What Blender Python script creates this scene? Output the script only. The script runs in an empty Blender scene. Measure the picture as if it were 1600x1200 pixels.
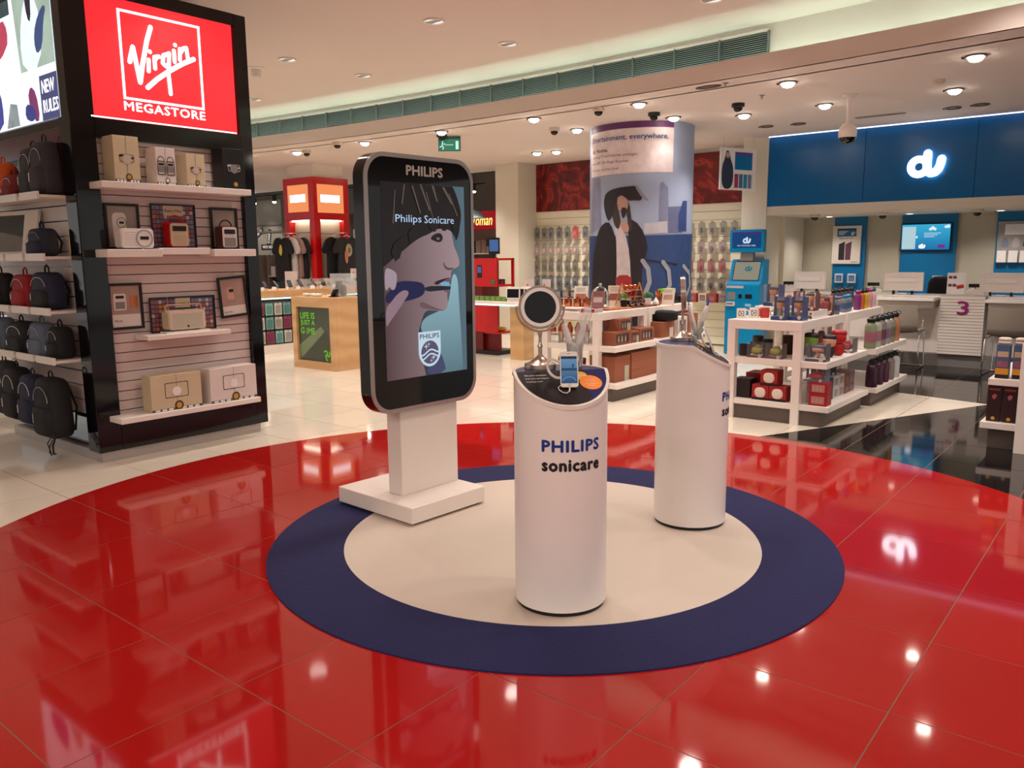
import bpy, bmesh, math, random
from mathutils import Vector, Matrix

scene = bpy.context.scene
COL = scene.collection
rnd = random.Random(7)
rad = math.radians

# ------------------------------------------------------------------ camera
CAM_H, PITCH, ROLL, YAW, FPX = 1.464, 0.1595, -0.0096, 0.681, 1259.44
_c, _s = math.cos(PITCH), math.sin(PITCH)
_right = Vector((math.cos(YAW), math.sin(YAW), 0))
_fwd0 = Vector((-math.sin(YAW), math.cos(YAW), 0))
_fwd = _fwd0 * _c + Vector((0, 0, -_s))
_up = _fwd0 * _s + Vector((0, 0, _c))
_rc = _right * math.cos(ROLL) + _up * math.sin(ROLL)
_uc = _up * math.cos(ROLL) - _right * math.sin(ROLL)
cam_data = bpy.data.cameras.new('camera')
cam_data.sensor_width = 36.0
cam_data.lens = FPX / 1600 * 36.0
cam_data.clip_start = 0.05
cam_data.clip_end = 100
cam = bpy.data.objects.new('camera', cam_data)
COL.objects.link(cam)
cam.matrix_world = Matrix(((_rc.x, _uc.x, -_fwd.x, 0), (_rc.y, _uc.y, -_fwd.y, 0), (_rc.z, _uc.z, -_fwd.z, CAM_H), (0, 0, 0, 1)))
scene.camera = cam

# ------------------------------------------------------------------ world (the rest of the mall), exposure
world = bpy.data.worlds.new('world')
scene.world = world
world.use_nodes = True
_bg = world.node_tree.nodes['Background']
_bg.inputs[0].default_value = (1.0, 0.94, 0.91, 1)
_bg.inputs[1].default_value = 0.75
scene.view_settings.view_transform = 'Standard'
scene.view_settings.look = 'None'
scene.view_settings.gamma = 1
scene.view_settings.use_curve_mapping = False
scene.view_settings.exposure = -0.1
scene.cycles.max_bounces = 8
scene.cycles.transmission_bounces = 6
SPOT_LOW, SPOT_HIGH, COVE = 54.0, 66.0, 17.0
WARM = (1.0, 0.9, 0.82)

# ------------------------------------------------------------------ helpers
def lin(c):
    out = []
    for v in c:
        v /= 255.0
        out.append(v / 12.92 if v <= 0.04045 else ((v + 0.055) / 1.055) ** 2.4)
    return out

MATS = {}
def mat(n, c, r=.5, m=0.0, e=0.0, nz=.08, ns=6.0, bump=0.0, coat=0.0, trans=0.0, ior=1.45, alpha=1.0, spec=.5, objrnd=0.0, wave=None, c2=None):
    """procedural principled material; colours are sRGB 0..255"""
    if n in MATS:
        return MATS[n]
    M = bpy.data.materials.new(n)
    M.use_nodes = True
    nt = M.node_tree
    b = nt.nodes['Principled BSDF']
    col = lin(c)
    tc = nt.nodes.new('ShaderNodeTexCoord')
    no = nt.nodes.new('ShaderNodeTexNoise')
    no.inputs['Scale'].default_value = ns
    no.inputs['Detail'].default_value = 2
    nt.links.new(tc.outputs['Object'], no.inputs['Vector'])
    mp = nt.nodes.new('ShaderNodeMapRange')
    mp.inputs['To Min'].default_value = 0.0
    mp.inputs['To Max'].default_value = 1.0
    nt.links.new(no.outputs['Fac'], mp.inputs['Value'])
    mx = nt.nodes.new('ShaderNodeMix')
    mx.data_type = 'RGBA'
    lo = [max(0, v * (1 - nz)) for v in col]
    hi = lin(c2) if c2 else [min(1, v * (1 + nz)) for v in col]
    mx.inputs[6].default_value = (*lo, 1)
    mx.inputs[7].default_value = (*hi, 1)
    src = mp.outputs['Result']
    if wave:
        wv = nt.nodes.new('ShaderNodeTexWave')
        wv.bands_direction = wave[0]
        wv.inputs['Scale'].default_value = wave[1]
        wv.inputs['Distortion'].default_value = wave[2]
        wv.inputs['Detail'].default_value = 3
        nt.links.new(tc.outputs['Object'], wv.inputs['Vector'])
        src = wv.outputs['Fac']
    nt.links.new(src, mx.inputs[0])
    out = mx.outputs[2]
    if objrnd:
        oi = nt.nodes.new('ShaderNodeObjectInfo')
        hs = nt.nodes.new('ShaderNodeHueSaturation')
        m2 = nt.nodes.new('ShaderNodeMapRange')
        m2.inputs['To Min'].default_value = 1 - objrnd
        m2.inputs['To Max'].default_value = 1 + objrnd
        nt.links.new(oi.outputs['Random'], m2.inputs['Value'])
        nt.links.new(m2.outputs['Result'], hs.inputs['Value'])
        nt.links.new(out, hs.inputs['Color'])
        out = hs.outputs['Color']
    nt.links.new(out, b.inputs['Base Color'])
    b.inputs['Roughness'].default_value = r
    b.inputs['Metallic'].default_value = m
    b.inputs['IOR'].default_value = ior
    b.inputs['Specular IOR Level'].default_value = spec
    b.inputs['Coat Weight'].default_value = coat
    b.inputs['Transmission Weight'].default_value = trans
    b.inputs['Alpha'].default_value = alpha
    if e:
        nt.links.new(out, b.inputs['Emission Color'])
        b.inputs['Emission Strength'].default_value = e
        if e >= .2:
            b.inputs['Base Color'].default_value = (0, 0, 0, 1)
            for l in list(b.inputs['Base Color'].links):
                nt.links.remove(l)
    if bump:
        bp = nt.nodes.new('ShaderNodeBump')
        bp.inputs['Strength'].default_value = bump
        bp.inputs['Distance'].default_value = 0.01
        nt.links.new(no.outputs['Fac'], bp.inputs['Height'])
        nt.links.new(bp.outputs['Normal'], b.inputs['Normal'])
    MATS[n] = M
    return M

def planar(o, r, u):
    o, r, u = Vector(o), Vector(r), Vector(u)
    n = r.cross(u)
    return lambda x, y, d=0.0: o + r * x + u * y + n * d
def cylmap(cx, cy, rr, a0=0.0, deg=False):
    """x is arc length (or degrees if deg) measured anticlockwise from a0 degrees, y is height"""
    def f(x, y, d=0.0):
        a = rad(a0 + x) if deg else rad(a0) + x / rr
        return Vector((cx + (rr + d) * math.cos(a), cy + (rr + d) * math.sin(a), y))
    return f
FRONT = planar((0, 0, 0), (1, 0, 0), (0, 0, 1))
def front(y):
    return planar((0, y, 0), (1, 0, 0), (0, 0, 1))

_tc = {}
def textmesh(s, bold=0.0, shear=0.0, space=1.0):
    k = (s, bold, shear, space)
    if k not in _tc:
        cu = bpy.data.curves.new('t', 'FONT')
        cu.body = s
        cu.size = 1
        cu.offset = bold
        cu.shear = shear
        cu.space_character = space
        cu.resolution_u = 2
        ob = bpy.data.objects.new('t', cu)
        me = ob.to_mesh()
        vs = [(v.co.x, v.co.y) for v in me.vertices]
        fs = [tuple(p.vertices) for p in me.polygons]
        ob.to_mesh_clear()
        bpy.data.objects.remove(ob)
        bpy.data.curves.remove(cu)
        x0 = min(v[0] for v in vs); x1 = max(v[0] for v in vs)
        y0 = min(v[1] for v in vs); y1 = max(v[1] for v in vs)
        _tc[k] = ([((x - x0) / (x1 - x0), (y - y0) / (y1 - y0)) for x, y in vs], fs, (x1 - x0) / (y1 - y0))
    return _tc[k]

def chaikin(p, n=2):
    for _ in range(n):
        q = []
        for i in range(len(p)):
            a, b = p[i], p[(i + 1) % len(p)]
            q.append((a[0] * .75 + b[0] * .25, a[1] * .75 + b[1] * .25))
            q.append((a[0] * .25 + b[0] * .75, a[1] * .25 + b[1] * .75))
        p = q
    return p
def clip_half(poly, a, b, c):
    """keep a*x+b*y<=c"""
    out = []
    for i in range(len(poly)):
        p, q = poly[i], poly[(i + 1) % len(poly)]
        dp, dq = a * p[0] + b * p[1] - c, a * q[0] + b * q[1] - c
        if dp <= 0:
            out.append(p)
        if (dp < 0 < dq) or (dq < 0 < dp):
            t = dp / (dp - dq)
            out.append((p[0] + (q[0] - p[0]) * t, p[1] + (q[1] - p[1]) * t))
    return out
def rrect(w, h, r, n=6, cx=0.0, cy=0.0):
    pts = []
    for sx, sy, a in ((1, 1, 0), (-1, 1, 90), (-1, -1, 180), (1, -1, 270)):
        for i in range(n + 1):
            t = rad(a + 90 * i / n)
            pts.append((cx + sx * (w / 2 - r) + r * math.cos(t), cy + sy * (h / 2 - r) + r * math.sin(t)))
    return pts
def circ(r, n=24, cx=0.0, cy=0.0):
    return [(cx + r * math.cos(2 * math.pi * i / n), cy + r * math.sin(2 * math.pi * i / n)) for i in range(n)]

class MB:
    def __init__(self):
        self.v, self.f = [], []
    def add(self, vs, fs):
        o = len(self.v)
        self.v += [tuple(p) for p in vs]
        self.f += [tuple(i + o for i in f) for f in fs]
        return self
    def box(self, x0, x1, y0, y1, z0, z1):
        return self.add([(x0, y0, z0), (x1, y0, z0), (x1, y1, z0), (x0, y1, z0), (x0, y0, z1), (x1, y0, z1), (x1, y1, z1), (x0, y1, z1)],
                        [(3, 2, 1, 0), (4, 5, 6, 7), (0, 1, 5, 4), (1, 2, 6, 5), (2, 3, 7, 6), (3, 0, 4, 7)])
    def prism(self, poly, a, b, F=None):
        """poly in the plane of F (default: horizontal, extruded along z from a to b)"""
        n = len(poly)
        if F is None:
            lo = [(x, y, a) for x, y in poly]; hi = [(x, y, b) for x, y in poly]
        else:
            lo = [F(x, y, a) for x, y in poly]; hi = [F(x, y, b) for x, y in poly]
        return self.add(lo + hi, [tuple(range(n))[::-1], tuple(range(n, 2 * n))] + [(i, (i + 1) % n, n + (i + 1) % n, n + i) for i in range(n)])
    def flat(self, poly, F=FRONT, d=0.0):
        return self.add([F(x, y, d) for x, y in poly], [tuple(range(len(poly)))])
    def rect(self, x0, x1, y0, y1, F=FRONT, d=0.0):
        return self.flat([(x0, y0), (x1, y0), (x1, y1), (x0, y1)], F, d)
    def ring(self, outer, inner, a, b, F=None):
        """closed band between two outlines with the same point count"""
        n = len(outer)
        P = (lambda x, y, d: (x, y, d)) if F is None else F
        vs = [P(x, y, a) for x, y in outer] + [P(x, y, a) for x, y in inner] + [P(x, y, b) for x, y in outer] + [P(x, y, b) for x, y in inner]
        fs = []
        for i in range(n):
            j = (i + 1) % n
            fs += [(i, j, 2 * n + j, 2 * n + i), (n + j, n + i, 3 * n + i, 3 * n + j), (2 * n + i, 2 * n + j, 3 * n + j, 3 * n + i), (j, i, n + i, n + j)]
        return self.add(vs, fs)
    def lathe(self, prof, n=20, cx=0.0, cy=0.0, cz=0.0):
        vs, fs = [], []
        m = len(prof)
        for i in range(n):
            a = 2 * math.pi * i / n
            for r, z in prof:
                vs.append((cx + r * math.cos(a), cy + r * math.sin(a), cz + z))
        for i in range(n):
            j = (i + 1) % n
            for k in range(m - 1):
                fs.append((i * m + k, j * m + k, j * m + k + 1, i * m + k + 1))
        if prof[0][0] > 1e-6:
            fs.append(tuple(i * m for i in range(n))[::-1])
        if prof[-1][0] > 1e-6:
            fs.append(tuple(i * m + m - 1 for i in range(n)))
        return self.add(vs, fs)
    def tube(self, path, r, n=8, closed=False):
        P = [Vector(p) for p in path]
        m = len(P)
        vs, fs = [], []
        prev = None
        for i, p in enumerate(P):
            if closed:
                t = (P[(i + 1) % m] - P[i - 1])
            else:
                t = P[min(i + 1, m - 1)] - P[max(i - 1, 0)]
            t.normalize()
            if prev is None:
                a = Vector((0, 0, 1)) if abs(t.z) < .9 else Vector((1, 0, 0))
                u = t.cross(a).normalized()
            else:
                u = (prev - t * prev.dot(t)).normalized()
            prev = u
            w = t.cross(u)
            rr = r[i] if isinstance(r, (list, tuple)) else r
            for k in range(n):
                a = 2 * math.pi * k / n
                vs.append(p + u * (rr * math.cos(a)) + w * (rr * math.sin(a)))
        for i in range(m if closed else m - 1):
            j = (i + 1) % m
            for k in range(n):
                l = (k + 1) % n
                fs.append((i * n + k, i * n + l, j * n + l, j * n + k))
        if not closed:
            fs.append(tuple(range(n))[::-1])
            fs.append(tuple(range((m - 1) * n, m * n)))
        return self.add(vs, fs)
    def sq(self, w, d, h, e1=.5, e2=.5, n=20, m=10, cx=0.0, cy=0.0, cz=0.0, taper=0.0, lean=0.0):
        """superquadric blob standing on cz"""
        sg = lambda v, e: math.copysign(abs(v) ** e, v)
        vs, fs = [], []
        for i in range(m + 1):
            ph = -math.pi / 2 + math.pi * i / m
            cr, z = abs(math.cos(ph)) ** e1, sg(math.sin(ph), e1)
            k = 1 - taper * (z + 1) / 2
            for j in range(n):
                th = 2 * math.pi * j / n
                vs.append((cx + w / 2 * k * cr * sg(math.cos(th), e2), cy + d / 2 * k * cr * sg(math.sin(th), e2) + lean * (z + 1) / 2, cz + h / 2 * (z + 1)))
        for i in range(m):
            for j in range(n):
                l = (j + 1) % n
                fs.append((i * n + j, i * n + l, (i + 1) * n + l, (i + 1) * n + j))
        return self.add(vs, fs)
    def stroke(self, pts, w, F=FRONT, d=0.0, cap=True):
        for i in range(len(pts) - 1):
            (ax, ay), (bx, by) = pts[i], pts[i + 1]
            l = math.hypot(bx - ax, by - ay) or 1e-9
            nx, ny = -(by - ay) / l * w / 2, (bx - ax) / l * w / 2
            self.flat([(ax - nx, ay - ny), (bx - nx, by - ny), (bx + nx, by + ny), (ax + nx, ay + ny)], F, d)
        if cap:
            for x, y in pts:
                self.flat(circ(w / 2, 12, x, y), F, d)
        return self
    def text(self, s, F, x, y, w=None, h=None, d=0.0, bold=0.012, shear=0.0, align='L', space=1.0):
        """lower-left of the word at x,y (or its centre with align C); width w and/or height h"""
        vs, fs, asp = textmesh(s, 0.0, shear, space)
        if w is None:
            w = h * asp
        if h is None:
            h = w / asp
        x0 = x - w / 2 if align == 'C' else x
        k = bold * h
        for i, (ex, ey) in enumerate(((0, 0), (k, 0), (-k, 0), (0, k), (0, -k)) if bold > 0 else ((0, 0),)):
            self.add([F(x0 + a * w + ex, y + b * h + ey, d + i * 2e-5) for a, b in vs], fs)
        return self
    def strips(self, poly, F, d, step):
        """a polygon wrapped on a curved map, cut into narrow strips"""
        xs = [p[0] for p in poly]
        x = min(xs)
        while x < max(xs) - 1e-6:
            q = clip_half(clip_half(poly, -1, 0, -x), 1, 0, x + step)
            if len(q) > 2:
                self.flat(q, F, d)
            x += step
        return self
    def mesh(self, name, bevel=0.0, smooth=0, fix=True):
        me = bpy.data.meshes.new(name)
        me.from_pydata(self.v, [], self.f)
        if bevel or fix:
            bm = bmesh.new()
            bm.from_mesh(me)
            if bevel:
                bm.normal_update()
                ed = [e for e in bm.edges if len(e.link_faces) == 2 and e.calc_face_angle(0) > .6]
                bmesh.ops.bevel(bm, geom=ed, offset=bevel, segments=2 if bevel > .004 else 1, affect='EDGES', clamp_overlap=True)
            bmesh.ops.recalc_face_normals(bm, faces=bm.faces)
            bm.to_mesh(me)
            bm.free()
        if smooth:
            for p in me.polygons:
                p.use_smooth = True
            me.set_sharp_from_angle(angle=rad(smooth))
        me.update()
        return me
    def ob(self, name, m, parent=None, bevel=0.0, smooth=0, fix=True, loc=None, rz=0.0):
        return link(name, self.mesh(name, bevel, smooth, fix), m, parent, loc, rz)

def link(name, me, m=None, parent=None, loc=None, rz=0.0):
    if m is not None and not me.materials:
        me.materials.append(m)
    o = bpy.data.objects.new(name, me)
    COL.objects.link(o)
    if parent is not None:
        o.parent = parent
    if loc:
        o.location = loc
    if rz:
        o.rotation_euler = (0, 0, rz)
    return o
def tag(o, label=None, cat=None, group=None, kind=None):
    if label: o['label'] = label
    if cat: o['category'] = cat
    if group: o['group'] = group
    if kind: o['kind'] = kind
    return o
def T(name, label, cat, loc=(0, 0, 0), rz=0.0, group=None):
    o = bpy.data.objects.new(name, None)
    o.empty_display_size = .05
    COL.objects.link(o)
    o.location = loc
    o.rotation_euler = (0, 0, rz)
    return tag(o, label, cat, group)
def dup(o, loc=None, rz=None, label=None, group=None, parent=None, scale=None):
    kids = [k for k in COL.objects if k.parent == o] if parent is None else _kids(o)
    c = o.copy()
    COL.objects.link(c)
    if parent is not None:
        c.parent = parent
    if loc is not None: c.location = loc
    if rz is not None: c.rotation_euler = (0, 0, rz)
    if scale: c.scale = (scale, scale, scale) if isinstance(scale, (int, float)) else scale
    if label: c['label'] = label
    if group: c['group'] = group
    for k in kids:
        dup(k, parent=c)
    return c
def _kids(o):
    return [k for k in COL.objects if k.parent == o]
def dupm(o, edits, **kw):
    """copy whose children named in edits get another material (own mesh copy)"""
    c = dup(o, **kw)
    def walk(x):
        for k in _kids(x):
            nm = k.name.split('.')[0]
            if nm in edits:
                k.data = k.data.copy()
                k.data.materials.clear()
                k.data.materials.append(edits[nm])
            walk(k)
    walk(c)
    return c
ORD = ['first', 'second', 'third', 'fourth', 'fifth', 'sixth', 'seventh', 'eighth', 'ninth', 'tenth', 'eleventh', 'twelfth']
NUM = ['one', 'two', 'three', 'four', 'five', 'six', 'seven', 'eight']

# ------------------------------------------------------------------ materials
WHITE = mat('white_laminate', (236, 226, 218), .35, nz=.02)
WHITE_G = mat('white_gloss', (240, 232, 226), .12, nz=.02)
PAPER = mat('white_print', (235, 230, 228), .6, nz=.02)
PED = mat('pedestal_white', (240, 232, 228), .3, nz=.02)
BLACK_G = mat('black_gloss', (10, 9, 10), .08, nz=.3)
BLACK = mat('black_plastic', (18, 17, 18), .4, nz=.2)
BLACKF = mat('black_fabric', (20, 20, 23), .85, nz=.3, ns=60, bump=.4)
GREY = mat('grey_plastic', (130, 126, 122), .5)
DGREY = mat('plinth_grey', (92, 80, 74), .45, nz=.1)
CHROME = mat('chrome', (225, 222, 220), .12, 1.0, nz=.03)
NICKEL = mat('brushed_nickel', (190, 172, 158), .28, 1.0, nz=.06)
STEEL = mat('steel', (170, 165, 160), .3, 1.0, nz=.05)
COPPER = mat('copper', (205, 120, 85), .2, 1.0, nz=.08)
GLASS = mat('clear_glass', (245, 250, 250), .02, trans=1.0, nz=.0)
ACRYL = mat('clear_plastic', (225, 228, 230), .08, alpha=.2, nz=.02)
FILM = mat('clear_film', (235, 238, 240), .05, alpha=.08, nz=.02)
WOOD = mat('light_wood', (222, 180, 130), .4, wave=('Z', 1.6, 6.0), c2=(205, 160, 112), nz=.04)
WOODT = mat('tray_wood', (170, 98, 52), .45, wave=('X', 3.0, 5.0), c2=(196, 124, 72), nz=.1)
DWOOD = mat('dark_wood', (98, 52, 32), .4, wave=('X', 3.0, 5.0), c2=(120, 68, 42), nz=.1)
WALLC = mat('wall_cream', (216, 208, 190), .6, nz=.03, ns=2)
CEIL = mat('ceiling_paint', (224, 210, 202), .85, nz=.02, ns=1.5)
RED = mat('red_laminate', (196, 16, 20), .25, nz=.06)
DUBLUE = mat('du_blue', (0, 98, 160), .22, nz=.04, ns=1.5)
DUPANEL = mat('du_panel_blue', (0, 112, 168), .35, nz=.04, ns=1.5)
NAVY = mat('navy_print', (24, 26, 78), .35)
INK = mat('black_ink', (24, 22, 24), .5)
BLUEINK = mat('logo_blue', (10, 52, 140), .35)
CARD = mat('brown_card', (150, 88, 62), .7, nz=.08)
CREAMBOX = mat('cream_card', (206, 190, 158), .5, nz=.05)
PALEBOX = mat('pale_card', (222, 212, 206), .5, nz=.05)
LGLOW = mat('lamp_glow', (255, 244, 226), e=38.0, nz=0)
LDIM = mat('louvre_glow', (255, 248, 236), e=1.6, nz=0)
WGLOW = mat('white_glow', (255, 252, 250), e=2.6, nz=0)
GREENL = mat('green_leaf', (70, 140, 40), .5, nz=.4, ns=20)
SKIN = mat('printed_skin', (205, 160, 140), .5)
# ================================================================== SETTING: floor
CX, CY, CR = -2.425, 3.19, 2.972         # red roundel
TX, TY, TS, GAP = -3.572, 1.410, 0.6, 0.0025
REDT = mat('red_tile', (168, 26, 24), .055, nz=.05, ns=1.2, objrnd=.05, spec=.5)
WHT = mat('cream_tile', (232, 221, 204), .1, nz=.04, ns=1.5, objrnd=.03, spec=.5)
BLT = mat('black_tile', (24, 22, 22), .06, nz=.2, ns=2, objrnd=.1, spec=.6)
GROUT = mat('grout', (132, 96, 76), .8, nz=.1)
floor = tag(MB().box(-20, 9, -9, 19, -.05, -.0012).ob('floor', GROUT), kind='structure', label='polished tiled shop floor in cream, red and black')
def inside_cells(poly):
    """split a cell polygon into the part in the red circle and the pieces outside"""
    pts = []
    n = len(poly)
    for i in range(n):
        p, q = poly[i], poly[(i + 1) % n]
        pts.append((p, math.hypot(p[0] - CX, p[1] - CY) <= CR, False))
        dx, dy = q[0] - p[0], q[1] - p[1]
        fx, fy = p[0] - CX, p[1] - CY
        a, b, c = dx * dx + dy * dy, 2 * (fx * dx + fy * dy), fx * fx + fy * fy - CR * CR
        D = b * b - 4 * a * c
        if D > 0:
            for t in sorted(((-b - math.sqrt(D)) / (2 * a), (-b + math.sqrt(D)) / (2 * a))):
                if 1e-6 < t < 1 - 1e-6:
                    pts.append(((p[0] + dx * t, p[1] + dy * t), True, True))
    if not any(x[2] for x in pts):
        return ([poly], []) if pts[0][1] else ([], [poly])
    def arc(a, b):
        t0 = math.atan2(a[1] - CY, a[0] - CX); t1 = math.atan2(b[1] - CY, b[0] - CX)
        while t1 - t0 > math.pi: t1 -= 2 * math.pi
        while t1 - t0 < -math.pi: t1 += 2 * math.pi
        k = max(2, int(abs(t1 - t0) / .03))
        return [(CX + CR * math.cos(t0 + (t1 - t0) * i / k), CY + CR * math.sin(t0 + (t1 - t0) * i / k)) for i in range(1, k)]
    m = len(pts)
    res = {True: [], False: []}
    starts = [i for i in range(m) if pts[i][2]]
    for s in starts:
        run = [pts[s][0]]
        j = (s + 1) % m
        mid = None
        while not pts[j][2]:
            run.append(pts[j][0]); mid = pts[j][1]
            j = (j + 1) % m
        run.append(pts[j][0])
        if mid is None:
            mx, my = (run[0][0] + run[-1][0]) / 2, (run[0][1] + run[-1][1]) / 2
            mid = math.hypot(mx - CX, my - CY) <= CR
            if mid:
                continue
        res[bool(mid)].append(run + arc(run[-1], run[0]))
    return res[True], res[False]
# boundary of the cream field towards the service counter
L1 = (-2.44, 6.17, -1.23, 8.77)
L2 = (-1.23, 8.77, -2.11, 8.99)
def side(l):
    a, b = l[3] - l[1], -(l[2] - l[0])
    return a, b, a * l[0] + b * l[1]
def tile_mesh(poly):
    n = len(poly)
    return MB().add([(x, y, -.008) for x, y in poly] + [(x, y, 0) for x, y in poly],
                    [tuple(range(n, 2 * n))] + [(i, (i + 1) % n, n + (i + 1) % n, n + i) for i in range(n)]).mesh('tile', fix=True)
def proj(x, y, z):
    xx = x * math.cos(YAW) + y * math.sin(YAW); yy = -x * math.sin(YAW) + y * math.cos(YAW)
    dz = z - CAM_H
    d = yy * _c - dz * _s
    if d < .2: return None
    return 800 + FPX * xx / d, 600 - FPX * (yy * _s + dz * _c) / d, d
pieces = []
for i in range(-26, 16):
    for j in range(-14, 28):
        x0, y0 = TX + TS * i, TY + TS * j
        cell = [(x0 + GAP, y0 + GAP), (x0 + TS - GAP, y0 + GAP), (x0 + TS - GAP, y0 + TS - GAP), (x0 + GAP, y0 + TS - GAP)]
        pr = proj(x0 + TS / 2, y0 + TS / 2, 0)
        vis = pr and -80 < pr[0] < 1680 and 560 < pr[1] < 1400
        size = (1 / pr[2] ** 3) if vis else 0
        ins, outs = inside_cells(cell)
        for p in ins: pieces.append((size, p, REDT))
        for p in outs:
            a, b, c = side(L1); a2, b2, c2 = side(L2)
            if x0 < -4 or y0 < 5:
                near = y0 > 4 and x0 > -2.4
                pieces.append((size, p, BLT if near or (x0 > -2 and y0 > 4) else WHT)); continue
            blk = clip_half(p, -a, -b, -c)
            wh = clip_half(p, a, b, c)
            if len(blk) > 2: pieces.append((size, blk, BLT))
            if len(wh) > 2:
                w1 = clip_half(wh, -a2, -b2, -c2); w2 = clip_half(wh, a2, b2, c2)
                mid = lambda q: (sum(v[0] for v in q) / len(q), sum(v[1] for v in q) / len(q))
                for q in (w1, w2):
                    if len(q) > 2:
                        mx_, my_ = mid(q)
                        yl = 8.77 + (mx_ + 1.23) * (8.99 - 8.77) / (-2.11 + 1.23)
                        pieces.append((size, q, WHT if my_ < yl else BLT))
pieces.sort(key=lambda t: -t[0])
full = {}
for s_, p, m_ in pieces[:300]:
    if s_ <= 0: continue
    if len(p) == 4 and abs(abs((p[2][0] - p[0][0]) * (p[2][1] - p[0][1])) - (TS - 2 * GAP) ** 2) < 1e-5:
        me = full.get(m_.name)
        if me is None:
            g = TS / 2 - GAP
            me = full[m_.name] = tile_mesh([(-g, -g), (g, -g), (g, g), (-g, g)])
        link('tile', me, m_, floor, ((p[0][0] + p[2][0]) / 2, (p[0][1] + p[2][1]) / 2, 0))
    else:
        link('tile', tile_mesh(p), m_, floor)
for m_, nm in ((REDT, 'red_tile_field'), (WHT, 'cream_tile_field'), (BLT, 'black_tile_field')):
    mb = MB()
    for k, (s_, p, mm) in enumerate(pieces):
        if mm is m_ and (k >= 300 or s_ <= 0):
            mb.flat(p, lambda x, y, d: (x, y, d), 0.0)
    if mb.f:
        tag(mb.ob(nm, m_, floor), kind='stuff')

# promotional mat
mtt = T('round_floor_mat', 'round promotional floor mat with navy border and pale grey centre', 'mat', (-2.41, 3.283, 0))
BLUEC = mat('navy_carpet', (24, 26, 76), .9, nz=.25, ns=90, bump=.5)
GREYC = mat('grey_vinyl', (206, 192, 178), .55, nz=.03, ns=4)
MB().ring(circ(1.436, 120), circ(1.066, 120), 0.0, .006).ob('border_ring', BLUEC, mtt)
MB().prism(circ(1.066, 120), 0.0, .006).ob('centre_disc', GREYC, mtt)

# ================================================================== SETTING: ceilings
ZC, ZU = 3.06, 3.56
def fy(x): return 7.5 - .0115 * (x + 6.5) ** 2
xs = [-19 + i * .5 for i in range(57)]
mb = MB()
for a, b in zip(xs[:-1], xs[1:]):
    mb.add([(a, fy(a), ZC), (b, fy(b), ZC), (b, 12.3, ZC), (a, 12.3, ZC)], [(0, 1, 2, 3)])
    if b <= -13.4 or a >= -1.0: pass
tag(mb.ob('ceiling_lower', CEIL, fix=False), kind='structure', label='lower painted shop ceiling')
mb = MB()
for a, b in zip(xs[:-1], xs[1:]):
    p = [(a, fy(a)), (b, fy(b)), (b, fy(b) + .03), (a, fy(a) + .03)]
    mb.prism(p, ZC, ZC + .165)
tag(mb.ob('trim_1', CEIL, fix=False), kind='structure', label='curved ceiling fascia with hidden cove light')
mb = MB()
for a, b in zip(xs[:-1], xs[1:]):
    p = [(a, fy(a) + .32), (b, fy(b) + .32), (b, fy(b) + .36), (a, fy(a) + .36)]
    mb.prism(p, ZC, ZU)
tag(mb.ob('wall_bulkhead', CEIL, fix=False), kind='structure', label='bulkhead above the cove')
mb = MB()
for a, b in zip(xs[:-1], xs[1:]):
    mb.add([(a, -9, ZU), (b, -9, ZU), (b, fy(b) + .36, ZU), (a, fy(a) + .36, ZU)], [(0, 1, 2, 3)])
tag(mb.ob('ceiling_upper', CEIL, fix=False), kind='structure', label='upper mall ceiling')
# cove lamp: a long fluorescent strip lying in the trough
cove = T('cove_lamp', 'long fluorescent strip lying hidden in the ceiling cove', 'lamp', (0, 0, 0))
for k in range(9):
    a = -12.4 + k * 1.5
    mb = MB()
    mb.tube([(a, fy(a) + .15, ZC + .05), (a + 1.4, fy(a + 1.4) + .15, ZC + .05)], .013, 8)
    mb.ob('fluorescent_tube', mat('cove_glow', (214, 255, 236), e=COVE, nz=0), cove)
# air grille in the bulkhead
gr = T('air_grille', 'long grey slotted air grille above the ceiling fascia', 'air grille', (0, 0, 0))
GRM = mat('grille_metal', (112, 116, 116), .5, nz=.03)
mb = MB()
gx = [-11.6 + i * .5 for i in range(18)]
def gpt(x, z, d): return (x, fy(x) + .32 - d, z)
for a, b in zip(gx[:-1], gx[1:]):
    mb.add([gpt(a, 3.2, .003), gpt(b, 3.2, .003), gpt(b, 3.49, .003), gpt(a, 3.49, .003)], [(0, 1, 2, 3)])
mb.ob('backing', mat('grille_dark', (40, 46, 48), .8), gr)
for k in range(15):
    z = 3.208 + k * .0188
    mb = MB()
    for a, b in zip(gx[:-1], gx[1:]):
        mb.add([gpt(a, z, .02), gpt(b, z, .02), gpt(b, z + .007, .024), gpt(a, z + .007, .024), gpt(a, z + .009, .01), gpt(b, z + .009, .01)], [(0, 1, 2, 3), (3, 2, 5, 4)])
    mb.ob('slat', GRM, gr, fix=False)
for a in gx:
    MB().box(a - .006, a + .006, fy(a) + .28, fy(a) + .318, 3.2, 3.495).ob('divider', GRM, gr)
mb = MB()
for a, b in zip(gx[:-1], gx[1:]):
    mb.add([gpt(a, 3.488, .03), gpt(b, 3.488, .03), gpt(b, 3.515, .03), gpt(a, 3.515, .03)], [(0, 1, 2, 3)])
mb.ob('grille_frame', WHITE, gr, fix=False)

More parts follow.
